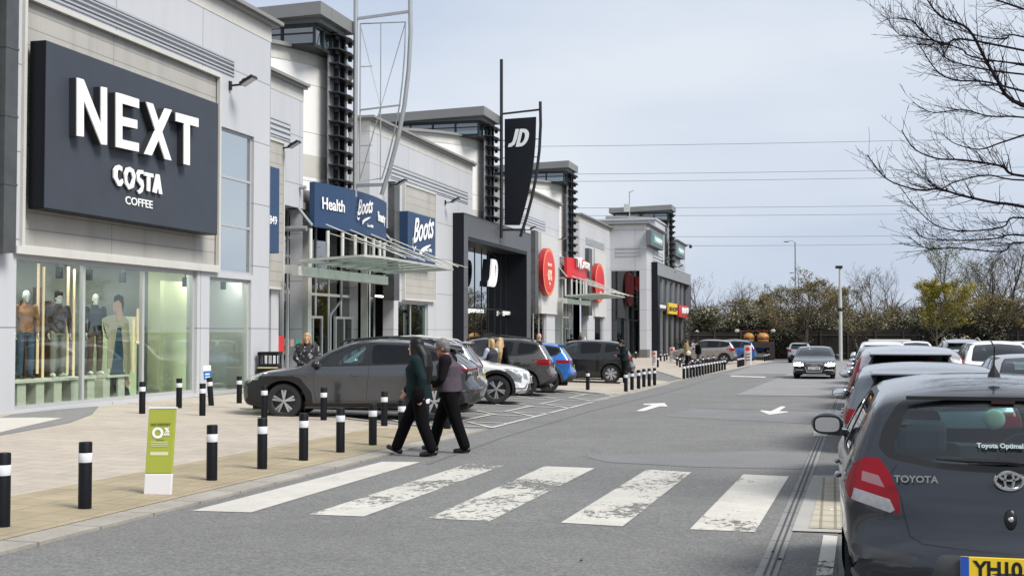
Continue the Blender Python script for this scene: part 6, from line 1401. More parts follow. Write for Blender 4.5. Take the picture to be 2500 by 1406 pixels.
p = G(1908, 873); t = thing('red_barrier', 'red plastic barrier beside the far white post', 'barrier', p); m = MB(); m.add([(-.3, -.2, 0), (.3, -.2, 0), (.3, .2, 0), (-.3, .2, 0), (-.1, -.08, .95), (.14, -.08, .95), (.14, .08, .95), (-.1, .08, .95)], [(0, 1, 5, 4), (1, 2, 6, 5), (2, 3, 7, 6), (3, 0, 4, 7), (4, 5, 6, 7), (3, 2, 1, 0)]); m.build('barrier_body', mat('barrier_red', (.6, .04, .03), .5), t, world=False, bevel=.02); m = MB(); m.box(-.14, .17, -.16, -.1, .35, .5); m.build('white_stripe', WHT, t, world=False)
p = G(1702, 872); t = thing('post_sign', 'white oval sign on a short post before the fence', 'sign', p); zt_ = atY(1702, 808, p.y).z-p.z
m = MB(); m.tube([(0, 0, 0), (0, 0, zt_-.4)], .04, 8); m.build('post', PALEM, t, world=False)
m = MB(); m.prism([Vector((.23*math.cos(a), -.03, zt_-.45+.55*math.sin(a))) for a in [k*math.pi/10 for k in range(20)]], (0, 0, 0), (0, .06, 0)); m.build('oval_board', WHT, t, world=False); m = MB()
for k in range(4): m.box(-.06, .06, -.036, -.03, zt_-.7+k*.15, zt_-.62+k*.15)
m.build('symbols', SIGNG, t, world=False)
# lamp posts
def lamppost(px, pyb, pyt, lab, r0=.12, r1=.08, arm=0, D=None, mt=None, box=True):
    if D: q = atD(px, 808, D); p = Vector((q.x, q.y, gz(q.x, q.y)))
    else: p = G(px, pyb)
    h_ = atY(px, pyt, p.y).z-p.z; t = thing('lamp_post', lab, 'lamp post', p)
    m = MB(); m.tube([(0, 0, 0), (0, 0, h_*.55), (0, 0, h_)], [r0, r0 if box else (r0+r1)/2, r1], 10); m.build('pole', mt or PALEM, t, world=False, smooth=True)
    if box:
        m = MB(); m.box(-.38, .22, -.16, .16, h_-.02, h_+.22); m.build('camera_head', DARKM, t, world=False, bevel=.03); m = MB(); m.ell((0, 0, h_*.555), (.22, .22, .22), 10, 8); m.build('camera_dome', DARKM, t, world=False); m = MB(); m.box(-.3, 0, -.12, .12, h_*.46, h_*.5); m.build('bracket', DARKM, t, world=False)
    else:
        m = MB(); m.tube([(0, 0, h_), (arm*.5, 0, h_+.25), (arm, 0, h_+.15)], .04, 6); m.build('arm', mt or PALEM, t, world=False); m = MB(); m.ell((arm*1.15, 0, h_+.12), (.35, .14, .09), 10, 6); m.build('lamp_head', mt or PALEM, t, world=False)
    return t
lamppost(2052, 868, 655, 'pale camera mast with a dark box on top, standing behind the black saloon', .16, .10, D=106)
FARP = mat('far_pole', (.25, .27, .30), .6)
lamppost(1943, 0, 592, 'tall thin double-headed lamp post beyond the trees', .12, .08, -.9, D=150, mt=FARP, box=False)
lamppost(1950, 0, 668, 'lower lamp post just right of the tall double-headed one', .1, .07, -.8, D=180, mt=FARP, box=False)
lamppost(2306, 0, 668, 'thin pole rising left of the tall bare tree', .1, .07, -.3, D=160, mt=FARP, box=False)
lamppost(2366, 843, 818, 'short white bollard lamp before the fence on the right', .05, .05, .1, D=112, box=False)
# fence
Y_F = 117.5; t = thing('timber_fence', 'long dark brown timber fence closing the far side of the car park', 'fence', (15, Y_F, gz(0, Y_F)))
FEN = mat('fence_timber', (.030, .025, .022), .85, noise=(1.5, .35), streak=.4); FENW = mat('fence_post_timber', (.06, .05, .04), .85)
x0, x1 = atY(1680, 800, Y_F).x, atY(2620, 800, Y_F).x; zt_ = atY(2000, 806, Y_F).z; rr = random.Random(5); m = MB(); x = x0; k = 0
while x < x1: m.box(x, x+.145, Y_F+(.0 if k % 2 else .02), Y_F+.03+(.0 if k % 2 else .02), gz(0, Y_F)-.1, zt_+rr.uniform(-.025, .02)+.15*math.sin(x*.15)); x += .15; k += 1
m.build('boards', FEN, t)
x = x0
while x < x1: m = MB(); m.box(x, x+.13, Y_F-.12, Y_F, gz(0, Y_F)-.1, zt_-.05); m.build('fence_post', FENW, t); x += 2.4
m = MB(); m.box(x0, x1, Y_F-.05, Y_F-.005, gz(0, Y_F)+.5, gz(0, Y_F)+.6); m.build('rail', FENW, t); m = MB(); m.box(x0, x1, Y_F-.05, Y_F-.005, zt_-.5, zt_-.4); m.build('rail', FENW, t)
sheet('verge', [[(x0, 113.6), (x1, 113.6), (x1, 119), (x0, 119)]], mat('verge_soil', (.06, .055, .035), .95, noise=[(1, .4), (8, .4)]), .03)
m = MB(); m.bar((x0, 113.6, gz(0, 113.6)+.02), (x1, 113.6, gz(0, 113.6)+.02), .15, .16); o = m.build('kerb_edge', KERB); o['kind'] = 'structure'
# burger stand and trailer
p = G(1845, 868); yb_ = 113.0; q = atY(1845, 835, yb_)
t = thing('food_kiosk', 'dark food kiosk with two giant model burgers on its roof', 'kiosk', (q.x, yb_, gz(q.x, yb_)))
zr = q.z; m = MB(); m.box(q.x-1.7, q.x+1.6, yb_-.1, yb_+1.8, gz(q.x, yb_), zr); m.build('cabin', mat('kiosk_black', (.03, .02, .02), .5), t, bevel=.03)
m = MB(); m.box(q.x-1.3, q.x+1.2, yb_-.13, yb_-.09, zr-1.3, zr-.5); m.build('hatch', GLT, t); m = MB(); m.bar((q.x-1.4, yb_+.3, zr+1.0), (q.x+1.7, yb_+.3, zr+1.02), .06, .06); m.build('top_bar', mat('kiosk_red', (.2, .03, .02), .5), t)
BUN = mat('burger_bun', (.55, .27, .07), .5, noise=(3, .3)); FIL = mat('burger_filling', (.10, .03, .015), .6); CHS = mat('burger_cheese', (.65, .42, .10), .5)
for dx, s_ in ((-.62, .46), (.62, .52)):
    m = MB(); m.lathe([(s_*.8, 0), (s_*.95, .1), (s_, .2), (s_*.9, .26)], 16, (q.x+dx, yb_+.4, zr)); b_ = m.build('burger', BUN, t, smooth=True)
    m = MB(); m.lathe([(s_*1.0, .26), (s_*1.12, .33), (s_, .40)], 16, (q.x+dx, yb_+.4, zr)); m.build('filling', FIL, b_, smooth=True); m = MB(); m.lathe([(s_*1.1, .38), (s_*.9, .45)], 5, (q.x+dx, yb_+.4, zr)); m.build('cheese', CHS, b_)
    m = MB(); m.lathe([(s_, .44), (s_*1.02, .52), (s_*.85, .68), (s_*.5, .8), (.02, .84)], 16, (q.x+dx, yb_+.4, zr), cap=False); m.build('bun_top', BUN, b_, smooth=True)
for k, x in enumerate((-1.65, 1.5)): m = MB(); m.ell((q.x+x, yb_+.3, zr+1.0), (.22, .12, .16)); m.build('roof_lamp', PALEM, t)
q = atY(2172, 829, 92); t = thing('box_trailer', 'white box trailer with an orange and red pattern behind the parked row', 'trailer', (q.x, 92, gz(q.x, 92))); x0, x1 = atY(2121, 829, 92).x, atY(2224, 829, 92).x
m = MB(); m.box(x0, x1, 92, 94, gz(q.x, 92)+.5, q.z); m.build('box_body', mat('trailer_white', (.62, .61, .56), .5), t, bevel=.03); m = MB(); m.ell((q.x-.1, 92, q.z-.75), (.85, .03, .4), 16, 8); m.ell((q.x+.7, 92, q.z-.5), (.45, .035, .3), 16, 8); m.build('orange_print', mat('trailer_orange', (.65, .28, .1), .5, noise=(3, .4)), t)
for dx in (-.5, .4): wheel(t, dx, -.05, .3)
# overhead cables
CB = mat('cable', (.22, .25, .30), .6)
for k, (xa_, ya_, yb2_, D) in enumerate([(1310, 352, 331, 165), (1405, 420, 404, 168), (1405, 438, 424, 171), (1410, 503, 495, 175), (1410, 522, 517, 178), (1640, 573, 571, 182), (1640, 596, 589, 185)]):
    A, B = atD(xa_-500, ya_+(ya_-yb2_)*.4, D), atD(2800, yb2_-4, D); n = 14; m = MB()
    pts = [A.lerp(B, i/n)-Vector((0, 0, 1.2*4*(i/n)*(1-i/n)*.35)) for i in range(n+1)]; m.tube(pts, .035, 5); o = m.build('overhead_cable', CB)
    tag(o, ('top', 'second', 'third', 'fourth', 'fifth', 'sixth', 'lowest')[k]+' overhead cable crossing the sky'+(' counted from the top' if 0 < k < 6 else ''), 'cable', 'overhead cables crossing the sky')
p = atD(1712, 605, 150); m = MB(); m.ell(p, (.2, .2, .25)); 
p = atY(1686, 602, 137); t = thing('wall_camera', 'small dark camera dome at the far corner of the end block', 'camera', p); m = MB(); m.bar((-1.0, 0, .3), (.0, 0, .2), .05, .05); m.ell((0, 0, 0), (.18, .18, .2)); m.build('dome', DARKM, t, world=False)
# ---------------------------------------------------------------- trees
BARK = mat('bark_dark', (.035, .028, .024), .9, noise=(6, .3)); BARKG = mat('bark_grey', (.10, .088, .075), .9, noise=(5, .3)); TWIG = mat('twig', (.014, .011, .014), .9, spec=.1); TWIGB = mat('twig_brown', (.075, .058, .042), .9)
def leafm(n, c, c2): return mat(n, c, .7, var=(1.3, c2, .42, .6), spec=.2)
LYEL = leafm('leaf_yellow_green', (.29, .245, .035), (.17, .155, .025)); LBRN = leafm('leaf_olive_bud', (.20, .165, .075), (.12, .105, .05)); LDRK = leafm('leaf_evergreen', (.075, .08, .045), (.04, .046, .027)); LBLO = leafm('leaf_blossom', (.34, .335, .26), (.18, .18, .115)); LGRN = leafm('leaf_fresh', (.20, .21, .08), (.12, .13, .05)); LGRY = leafm('twig_haze', (.16, .135, .11), (.09, .078, .065))
def rv(r): 
    a, z = r.uniform(0, 2*math.pi), r.uniform(-1, 1); s_ = math.sqrt(1-z*z); return Vector((s_*math.cos(a), s_*math.sin(a), z))
def grow_tree(seed, H, levels, spread, leaf=None, nleaf=0, lsize=.12, trunk=.16, twigm=TWIG, dens=1.0, crown_lo=.25, up=.35, round_=1.0):
    """returns (trunk MB, twig MB, leaf MB) in local coordinates, root at the origin"""
    r = random.Random(seed); T, B, F = MB(), MB(), MB(); tips = []
    def branch(p, d, L_, rad, lv):
        n = max(3, int(L_/.35)); pts = [p]; q = p.copy(); dd = d.copy()
        for i in range(n): dd = (dd+rv(r)*.13+Vector((0, 0, up*.10))).normalized(); q = q+dd*L_/n; pts.append(q.copy())
        rs = [max(rad*(1-.75*i/n), .006) for i in range(n+1)]
        (T if lv == 0 else B).tube(pts, rs, 6 if lv == 0 else (4 if lv < 2 else 3), cap=False)
        if lv >= 2: tips.extend(pts[1:])
        if lv < levels:
            k = int(([11, 7, 5, 4][min(lv, 3)])*dens)
            for j in range(k):
                f = (crown_lo+(1-crown_lo)*(j+r.random())/k) if lv == 0 else (.25+.75*(j+r.random())/k); i = min(int(f*n), n-1); b = pts[i].lerp(pts[i+1], f*n-i) if i+1 <= n else pts[-1]
                side = rv(r); side -= dd*side.dot(dd); side.z = side.z*.4+.15; side.normalize(); nd = (dd*(.45+.3*r.random())+side*spread).normalized()
                prof = math.sin(min(1, max(.12, (1-f)*1.15+.15))*math.pi*.62) if lv == 0 else 1-.4*f
                branch(b, nd, L_*([.52, .5, .5, .5][min(lv, 3)])*prof*r.uniform(.75, 1.15)*(round_ if lv == 0 else 1), rs[i]*.55, lv+1)
    branch(Vector((0, 0, -.1)), Vector((0, 0, 1)), H*.95, trunk, 0)
    if leaf and tips:
        for _ in range(nleaf):
            c = r.choice(tips)+rv(r)*r.uniform(0, .32); n_ = rv(r); u = n_.orthogonal().normalized(); v = n_.cross(u); s_ = lsize*r.uniform(.5, 1.2)
            F.add([c-u*s_*.6, c-v*s_*.35, c+u*s_*.6, c+v*s_*.35], [(0, 1, 2, 3)])
    return T, B, F
def tree_proto(name, label, seed, H, levels, spread, leaf, nleaf, lsize, group='trees beyond the fence', bark=BARKG, twig=TWIGB, **k):
    t = thing(name, label, 'tree', (0, 0, 0), 0, group); T, B, F = grow_tree(seed, H, levels, spread, leaf, nleaf, lsize, **k)
    T.build('trunk', bark, t, world=False, smooth=True, fix=False); B.build('branches', twig, t, world=False, fix=False)
    if leaf: F.build('crown', leaf, t, world=False, fix=False)
    return t
def at_tree(t, px, Y, ptop, H, rz=0, wide=1.0, lab=None, first=False, zb=None):
    q = atY(px, 808, Y); z0 = gz(q.x, Y) if zb is None else zb; h_ = atY(px, ptop, Y).z-z0; s_ = h_/H
    o = t if first else dup(t, label=lab)
    o.location = (q.x, Y, z0); o.rotation_euler = (0, 0, rz); o.scale = (s_*wide, s_*wide, s_)
    if lab: o['label'] = lab
    return o
rt = random.Random(11)
bare = tree_proto('bare_tree', 'q', 3, 8, 3, .8, None, 0, .1, trunk=.13, dens=1.25, up=.6, twig=TWIGB)
olive = tree_proto('budding_tree', 'q', 8, 6, 3, .95, LBRN, 9000, .10, trunk=.13, dens=1.3, up=.35, round_=1.25)
yel = tree_proto('budding_tree', 'q', 21, 6, 3, .9, LYEL, 20000, .10, trunk=.12, dens=1.4, up=.4, round_=1.3)
green = tree_proto('leafing_tree', 'q', 33, 9, 3, .75, LGRN, 3500, .10, trunk=.14, dens=1.2, up=.7, twig=TWIGB)
def bush_proto(label, seed, leaf, leaf2, n, H=3.4, W=2.6, ls=.2):
    t = thing('hedge_shrub', label, 'shrub', (0, 0, 0), 0, 'hedgerow shrubs behind the fence'); r = random.Random(seed); S = MB(); A = MB(); B = MB(); cl = [(Vector((r.uniform(-W, W), r.uniform(-1, 1), r.uniform(.5, H-.6)))*1.0, r.uniform(.4, .95)) for _ in range(34)]
    cl = [(c, q) for c, q in cl if (c.x/W)**2+((c.z-.3)/H)**2 < 1.05]
    for c, q in cl:
        S.tube([(c.x*.25, c.y*.3, -.1), (c.x*.6, c.y*.6, c.z*.55), tuple(c)], [.05, .035, .012], 4, cap=False)
        for _ in range(int(n/len(cl))):
            d = rv(r); rad = q*(r.random()**.4); p = c+d*rad; nn = (d+rv(r)*.8).normalized(); u = nn.orthogonal().normalized(); v = nn.cross(u); s_ = ls*r.uniform(.4, 1.1)
            tgt = B if (d.z > -.1 and r.random() < .5) else A; tgt.add([p-u*s_*.6, p-v*s_*.4, p+u*s_*.6, p+v*s_*.4], [(0, 1, 2, 3)])
        for _ in range(14): d = rv(r); d.z = abs(d.z); S.tube([c, c+d*q*1.25+Vector((0, 0, .15))], [.014, .006], 3, cap=False)
    S.build('stems', TWIGB, t, world=False, fix=False); A.build('foliage', leaf, t, world=False, fix=False); B.build('blossom', leaf2, t, world=False, fix=False); return t
bA = bush_proto('q', 1, LDRK, LBLO, 9000, ls=.13); bB = bush_proto('q', 2, LDRK, LBLO, 8500, 3.0, 3.0, ls=.13); bC = bush_proto('q', 5, LGRY, LBRN, 8000, 3.2, 2.8, ls=.12)
LB = 'pale-blossomed hedge shrub above the dark fence'; LC = 'brown-grey leafless hedge shrub above the dark fence'
k = 0
for px in range(1690, 2560, 36):
    kind = bC if (1880 < px < 1960 or 2050 < px < 2140 or 2370 < px) and k % 3 else (bA if k % 2 else bB)
    for row_, (Y, pt) in enumerate(((121.5, 752), (127, 722)) if px > 1775 else ((141, 752), (146, 735))):
        if row_ and k % 2 and kind is not bC: kk = bC
        else: kk = kind
        o = at_tree(kk, px+rt.uniform(-12, 12)+row_*18, Y+rt.uniform(-1, 1), pt+rt.uniform(-14, 14)+(12 if 1980 < px < 2250 else 0), 3.4, rt.uniform(0, 6), 1.15, LC if kk is bC else LB); o['group'] = 'pale-blossomed hedgerow shrubs' if kk is not bC else 'leafless hedgerow shrubs'
    k += 1
for q in (bA, bB, bC):
    for ch in list(q.children): bpy.data.objects.remove(ch)
    bpy.data.objects.remove(q)
at_tree(olive, 1962, 114.5, 692, 6, .4, 1.25, 'olive-brown budding tree before the fence, left of the pale mast', True)
at_tree(olive, 2098, 114.5, 710, 6, 2.4, 1.15, 'olive-brown budding tree before the fence, right of the pale mast')
at_tree(olive, 1868, 124, 725, 6, 1.1, 1.3, 'olive-brown bushy tree in the hedge, left of the tall thin lamp post')
at_tree(yel, 2286, 113.5, 703, 6, 0, 1.0, 'yellow-green budding tree standing in front of the fence', True)
at_tree(green, 2327, 133, 612, 9, 0, 1.0, 'tall tree with fresh green tips behind the yellow-green one', True)
at_tree(green, 2378, 137, 645, 9, 2, 1.05, 'thin tree right of the tall fresh-tipped one')
at_tree(bare, 2130, 130, 658, 8, 0, .95, 'tall bare tree standing out above the hedge, right of the pale mast', True)
for i, (px, Y, pt, wd_, lb) in enumerate([(1700, 140, 680, .9, 'bare tree just right of the far black portal'), (1826, 140, 694, 1.1, 'dark bare tree above the hedge, left of the tall lamp post'), (1790, 150, 712, 1.0, 'small bare tree above the hedge near the far block'), (1905, 145, 700, .9, 'bare tree behind the tall thin lamp post'),
        (2165, 128, 668, .7, 'slim drooping bare tree beside the tall bare one'), (2430, 126, 618, 1.2, 'big dark bare tree at the right, under the overhanging twigs'), (2485, 122, 600, 1.2, 'big dark bare tree at the right edge of the picture'), (2410, 140, 660, 1.1, 'bare tree between the two big dark ones and the green-tipped pair'),
        (2215, 140, 742, .9, 'short dark bare tree left of the yellow-green one'), (2545, 128, 590, 1.2, 'bare tree cut by the right edge')]):
    at_tree(bare, px, Y, pt, 8, i*1.3, wd_, lb)
at_tree(olive, 2450, 119.5, 726, 6, 3.4, 1.3, 'olive-brown bushy tree behind the fence at the far right'); at_tree(olive, 2520, 119.5, 720, 6, 5, 1.3, 'olive-brown bushy tree cut by the right edge behind the fence')
# wooded rise far behind
hm = MB(); r_ = random.Random(9); N_ = 60
for i in range(N_):
    x = -80+i*6; h_ = 3.0+1.6*math.sin(i*.7)+r_.uniform(-.8, .8)
    for _ in range(26): p = Vector((x+r_.uniform(-4, 4), 190+r_.uniform(-5, 5), -1.3+h_*r_.random()**.6)); d = rv(r_); u = d.orthogonal().normalized(); v = d.cross(u); s_ = r_.uniform(.5, 1.1); hm.add([p-u*s_, p-v*s_*.7, p+u*s_, p+v*s_*.7], [(0, 1, 2, 3)])
o = hm.build('distant_wood', LGRY, fix=False); o['kind'] = 'stuff'
# trees on the right of the car park, outside the picture, that the shop glass reflects
for i, (x, y) in enumerate([(34, 8), (36, 17), (33, 27), (37, 36), (35, 48), (38, 60), (34, 72), (37, 85), (35, 98)]):
    src = (green, bare, olive)[i % 3]; o = dup(src, (x, y, gz(x, y)), i*1.1, label='tree lining the right side of the car park', group='trees lining the right side of the car park'); o.scale = (1.3, 1.3, 1.2)
# ---- bare branches reaching in from the right
def near_tree():
    D = 12.5; base_ = atD(2950, 1200, D); bx, by = base_.x, base_.y
    t = thing('bare_tree', 'bare tree reaching in from the right edge with long fine twigs', 'tree', (bx, by, gz(bx, by))); T, B = MB(), MB(); r = random.Random(4)
    T.tube([(bx, by, gz(bx, by)-.1), (bx, by, 1.5), (bx+.05, by, 3.2), (bx-.1, by+.1, 5.0), (bx-.2, by, 7.5)], [.2, .17, .15, .11, .05], 10, cap=False)
    def smooth(P, k=5):
        out = []
        for i in range(len(P)-1):
            p0, p1, p2, p3 = P[max(i-1, 0)], P[i], P[i+1], P[min(i+2, len(P)-1)]
            for j in range(k): t_ = j/k; out.append(.5*((2*p1)+(-p0+p2)*t_+(2*p0-5*p1+4*p2-p3)*t_*t_+(-p0+3*p1-3*p2+p3)*t_**3))
        return out+[P[-1]]
    def twig(p, d, L_, rad, lv):
        n = max(3, int(L_/.06)); pts = [p]; q = p.copy(); dd = d.normalized(); k1 = r.uniform(-.05, .1)
        for i in range(n): dd = (dd+rv(r)*.11+Vector((0, 0, k1+.02))).normalized(); q = q+dd*L_/n; pts.append(q.copy())
        rs = [max(rad*(1-.7*i/n), .0018) for i in range(n+1)]; B.tube(pts, rs, 3, cap=False)
        if lv < 3:
            for j in range(int(L_/(.125 if lv == 1 else .10))):
                f = .12+.88*r.random(); i = min(int(f*n), n-1); s_ = rv(r); s_ -= dd*s_.dot(dd); s_.normalize()
                if r.random() < .8: twig(pts[i], dd*.75+s_*.75, L_*r.uniform(.22, .5)*(1-.4*f), rs[i]*.62, lv+1)
    limbs = [([(2500, 259), (2424, 177), (2365, 73), (2297, 41), (2260, -6)], .036, 0), ([(2380, 100), (2306, 109), (2256, 82), (2224, 50), (2170, 45)], .017, -.4), ([(2424, 173), (2378, 164), (2315, 146), (2278, 114), (2242, 109)], .015, .5), ([(2400, 145), (2350, 122), (2300, 104), (2235, 92), (2192, 82), (2165, 42)], .013, .9),
             ([(2500, 223), (2406, 200), (2333, 196), (2287, 173), (2244, 110)], .018, -.7), ([(2500, 287), (2415, 284), (2351, 268), (2278, 275), (2228, 250)], .014, .2), ([(2500, 430), (2442, 405), (2351, 391), (2287, 387), (2233, 364), (2201, 318)], .022, -.2), ([(2500, 505), (2424, 494), (2351, 478), (2292, 462), (2242, 464), (2165, 437), (2117, 378)], .026, .3),
             ([(2500, 532), (2447, 555), (2351, 564), (2278, 546), (2215, 482)], .015, -.5), ([(2500, 575), (2433, 582), (2351, 587), (2260, 582), (2236, 560)], .015, .6), ([(2500, 592), (2447, 614), (2333, 605), (2265, 607), (2219, 578)], .014, 0), ([(2500, 23), (2447, 5), (2380, -20), (2300, -60)], .02, .3), ([(2500, 91), (2451, 96), (2378, 86), (2310, 60)], .014, -.6), ([(2500, 440), (2410, 428), (2330, 445), (2296, 460), (2250, 432), (2226, 420)], .014, .8),
             ([(2500, 330), (2440, 350), (2390, 365), (2330, 350), (2300, 325)], .012, .5), ([(2500, 160), (2440, 150), (2390, 150), (2350, 135)], .012, .1)]
    for pl, rad, dd_ in limbs:
        P = [atD(x, y, D+dd_+(x-2300)*.0015) for x, y in pl]; root = P[0]; ex = [Vector((bx+(root.x-bx)*.35, by+(root.y-by)*.35, root.z*.75+.8 if root.z > 3 else root.z*.8+.3))]
        pts = smooth([Vector((bx, by, ex[0].z*.82))]+ex+P) if rad > .012 else smooth(P)
        n = len(pts); i0 = 0; rs = [rad*.8*(1-.86*(i/n)**.8)+.002 for i in range(n)]; B.tube(pts, rs, 5, cap=False)
        tot = sum((pts[i+1]-pts[i]).length for i in range(n-1))
        for j in range(int(tot/.08)):
            f = .3+.7*r.random() if rad > .012 else r.random(); i = min(int(f*(n-1)), n-2); d = (pts[i+1]-pts[i]).normalized(); s_ = rv(r); s_ -= d*s_.dot(d); s_.normalize(); s_.z = s_.z*.8+.1
            twig(pts[i].lerp(pts[i+1], r.random()), d*.85+s_*.65, r.uniform(.18, .75)*(1.05-.55*f), max(.0026, rs[i]*.4), 1)
    for z_, dx_, dy_, L_ in ((3.0, 1, .3, 2.4), (3.8, 1, -.4, 2.6), (4.6, .9, .6, 2.4), (5.4, 1, -.2, 2.2), (6.2, .8, .3, 2.0), (7.2, .3, .1, 1.8)): twig(Vector((bx, by, z_)), Vector((dx_, dy_, .45)), L_, .03, 0)
    T.build('trunk', BARK, t, smooth=True, fix=False); B.build('branches', TWIG, t, fix=False); return len(B.f)
print('twig faces', near_tree())
# ---------------------------------------------------------------- people
SKIN = mat('skin', (.50, .30, .21), .55); MAN = mat('mannequin_white', (.66, .67, .64), .5)
def remesh(o, vs=.014, sm=3):
    m = o.modifiers.new('r', 'REMESH'); m.mode = 'VOXEL'; m.voxel_size = vs; m.use_smooth_shade = True; s_ = o.modifiers.new('s', 'SMOOTH'); s_.iterations = sm; s_.factor = .5; return o
def limb(m, A, B, ra, rb, n=10, mid=None):
    A, B = Vector(A), Vector(B); L_ = (B-A).length; pts = []; rs = []
    for i in range(6): f = i/5; pts.append(A.lerp(B, f)); rs.append(ra+(rb-ra)*f+(mid or 0)*math.sin(f*math.pi))
    m.tube(pts, rs, n); m.ell(A, (ra,)*3, 10, 6); m.ell(B, (rb,)*3, 10, 6)
def torso(m, secs, n=18):
    """secs: (centre, half width, half depth, yaw)"""
    vs = []; fs = []
    for c, w_, d_, yw in secs:
        for k in range(n): a = 2*math.pi*k/n; x, y = d_*math.cos(a), w_*math.sin(a); vs.append(Vector(c)+Vector((x*math.cos(yw)-y*math.sin(yw), x*math.sin(yw)+y*math.cos(yw), 0)))
    N_ = len(secs); fs = [(i*n+k, i*n+(k+1) % n, (i+1)*n+(k+1) % n, (i+1)*n+k) for i in range(N_-1) for k in range(n)]+[tuple(range(n-1, -1, -1)), tuple((N_-1)*n+k for k in range(n))]
    m.add(vs, fs)
def hand(m, w_, d, s_=1.0, side=1, curl=.5):
    """palm, four unequal curled fingers and a thumb, from wrist w_ along d"""
    w_ = Vector(w_); d = Vector(d).normalized(); lat = d.cross(Vector((0, side, 0)));
    lat = Vector((1, 0, 0)) if lat.length < .1 else lat.normalized(); pn = d.cross(lat).normalized()
    R3 = Matrix((lat, pn, d)).transposed(); m.ell(w_+d*.045*s_, (.04*s_, .018*s_, .055*s_), 10, 6, rot=R3)
    for k, ln in enumerate((.066, .074, .070, .055)):
        a = w_+d*.085*s_+lat*(-.027+.018*k)*s_; b = a+(d+pn*-curl*.5*side).normalized()*ln*.5*s_; c = b+(d*.6-pn*curl*side).normalized()*ln*.5*s_; m.tube([a, b, c], [.0085*s_, .008*s_, .006*s_], 6)
    a = w_+d*.02*s_-lat*.032*s_; m.tube([a, a+(d*.6-lat*.7).normalized()*.035*s_, a+(d*.9-lat*.4).normalized()*.062*s_], [.011*s_, .0095*s_, .007*s_], 6)
def person(label, loc, rz, J, H=1.72, top=None, bot=None, shoe=None, hair=None, hairstyle='short', topm=None, build=1.0, legw=1.0, glasses=False, yaw=0, head_yaw=0, head_tilt=0, extra=None, name='person', skin=None, vox=.014, coat=0, sleeve=None, cat='person', group=None, base=None):
    """J: joints in metres for a 1.72 m figure facing local +x: pelvis, chest, neck, head, and l/r shoulder elbow wrist hip knee ankle toe"""
    k = H/1.72; J = {a: Vector(b)*k for a, b in J.items()}; skin = skin or SKIN; t = thing(name, label, cat, loc, rz, group); b_ = build
    pel, chs, nk, hd = J['pelvis'], J['chest'], J['neck'], J['head']
    hy = yaw+head_yaw; HR = Matrix.Rotation(hy, 3, 'Z') @ Matrix.Rotation(head_tilt, 3, 'Y')
    m = MB(); torso(m, [(pel+Vector((0, 0, -.06)), .15, .10, yaw), (pel+Vector((0, 0, .06)), .15, .10, yaw), ((pel+chs)/2, .125, .09, yaw), (chs, .15, .10, yaw), (nk+Vector((0, 0, -.07)), .13, .07, yaw), (nk, .055, .055, yaw)])
    limb(m, nk+Vector((0, 0, -.03)), hd+HR @ Vector((-.02, 0, -.05)), .055, .05)
    hc = hd+HR @ Vector((0, 0, .02)); m.ell(hc, (.098, .075, .115), 16, 12, rot=HR); m.ell(hd+HR @ Vector((.028, 0, -.055)), (.065, .055, .07), 14, 10, rot=HR)
    m.ell(hd+HR @ Vector((.098, 0, -.022)), (.022, .013, .024), 8, 6, rot=HR); m.ell(hd+HR @ Vector((.086, 0, -.072)), (.016, .026, .012), 8, 6, rot=HR); m.ell(hd+HR @ Vector((.075, 0, -.105)), (.022, .028, .018), 8, 6, rot=HR); m.ell(hd+HR @ Vector((.078, 0, .02)), (.02, .05, .014), 8, 6, rot=HR)
    for s_ in (-1, 1): m.ell(hd+HR @ Vector((-.005, s_*.077, -.015)), (.018, .01, .03), 8, 6, rot=HR)
    for s_, q in ((1, 'l'), (-1, 'r')):
        limb(m, J[q+'sh'], J[q+'el'], .045, .038); limb(m, J[q+'el'], J[q+'wr'], .038, .026); hand(m, J[q+'wr'], J[q+'wr']-J[q+'el'], k, s_)
        limb(m, J[q+'hip'], J[q+'kn'], .075, .052); limb(m, J[q+'kn'], J[q+'an'], .05, .035)
    o = m.build('body', skin, t, world=False); remesh(o, vox*.75, 2)
    # eyes
    m = MB()
    for s_ in (-1, 1): m.ell(hd+HR @ Vector((.083, s_*.032, .004)), (.012, .014, .008), 8, 6, rot=HR)
    m.build('eyes', TRIM, o, world=False, smooth=True)
    bh = J.get('hem', None)
    if topm:
        m = MB(); cw = .03+coat; low = pel+Vector((0, 0, -.05 if not base else base)); w0 = .185*b_+coat; d0 = .135*b_+coat
        secs = [(low, w0, d0, yaw), (pel.lerp(chs, .25), w0*.98, d0, yaw), (pel.lerp(chs, .6), .17*b_+coat, .13*b_+coat, yaw), (chs+Vector((0, 0, .02)), .195*b_+coat, .135*b_+coat, yaw), (nk+Vector((0, 0, -.085)), .175*b_+coat*.8, .095*b_+coat*.5, yaw), (nk+Vector((0, 0, -.01)), .075, .075, yaw), (nk+Vector((0, 0, .035)), .062, .062, yaw)]
        torso(m, secs)
        for q in 'lr':
            if sleeve and q in sleeve[1]: continue
            limb(m, J[q+'sh'], J[q+'el'], .072*b_+coat*.6, .056+coat*.5); limb(m, J[q+'el'], J[q+'wr'], .056+coat*.5, .040+coat*.4)
        o = m.build('jacket', topm, t, world=False); remesh(o, vox, 4)
        if sleeve:
            m = MB()
            for q in sleeve[1]: limb(m, J[q+'sh'], J[q+'el'], .076*b_, .058); limb(m, J[q+'el'], J[q+'wr'], .058, .042)
            o2 = m.build('sleeve', sleeve[0], o, world=False); remesh(o2, vox, 3)
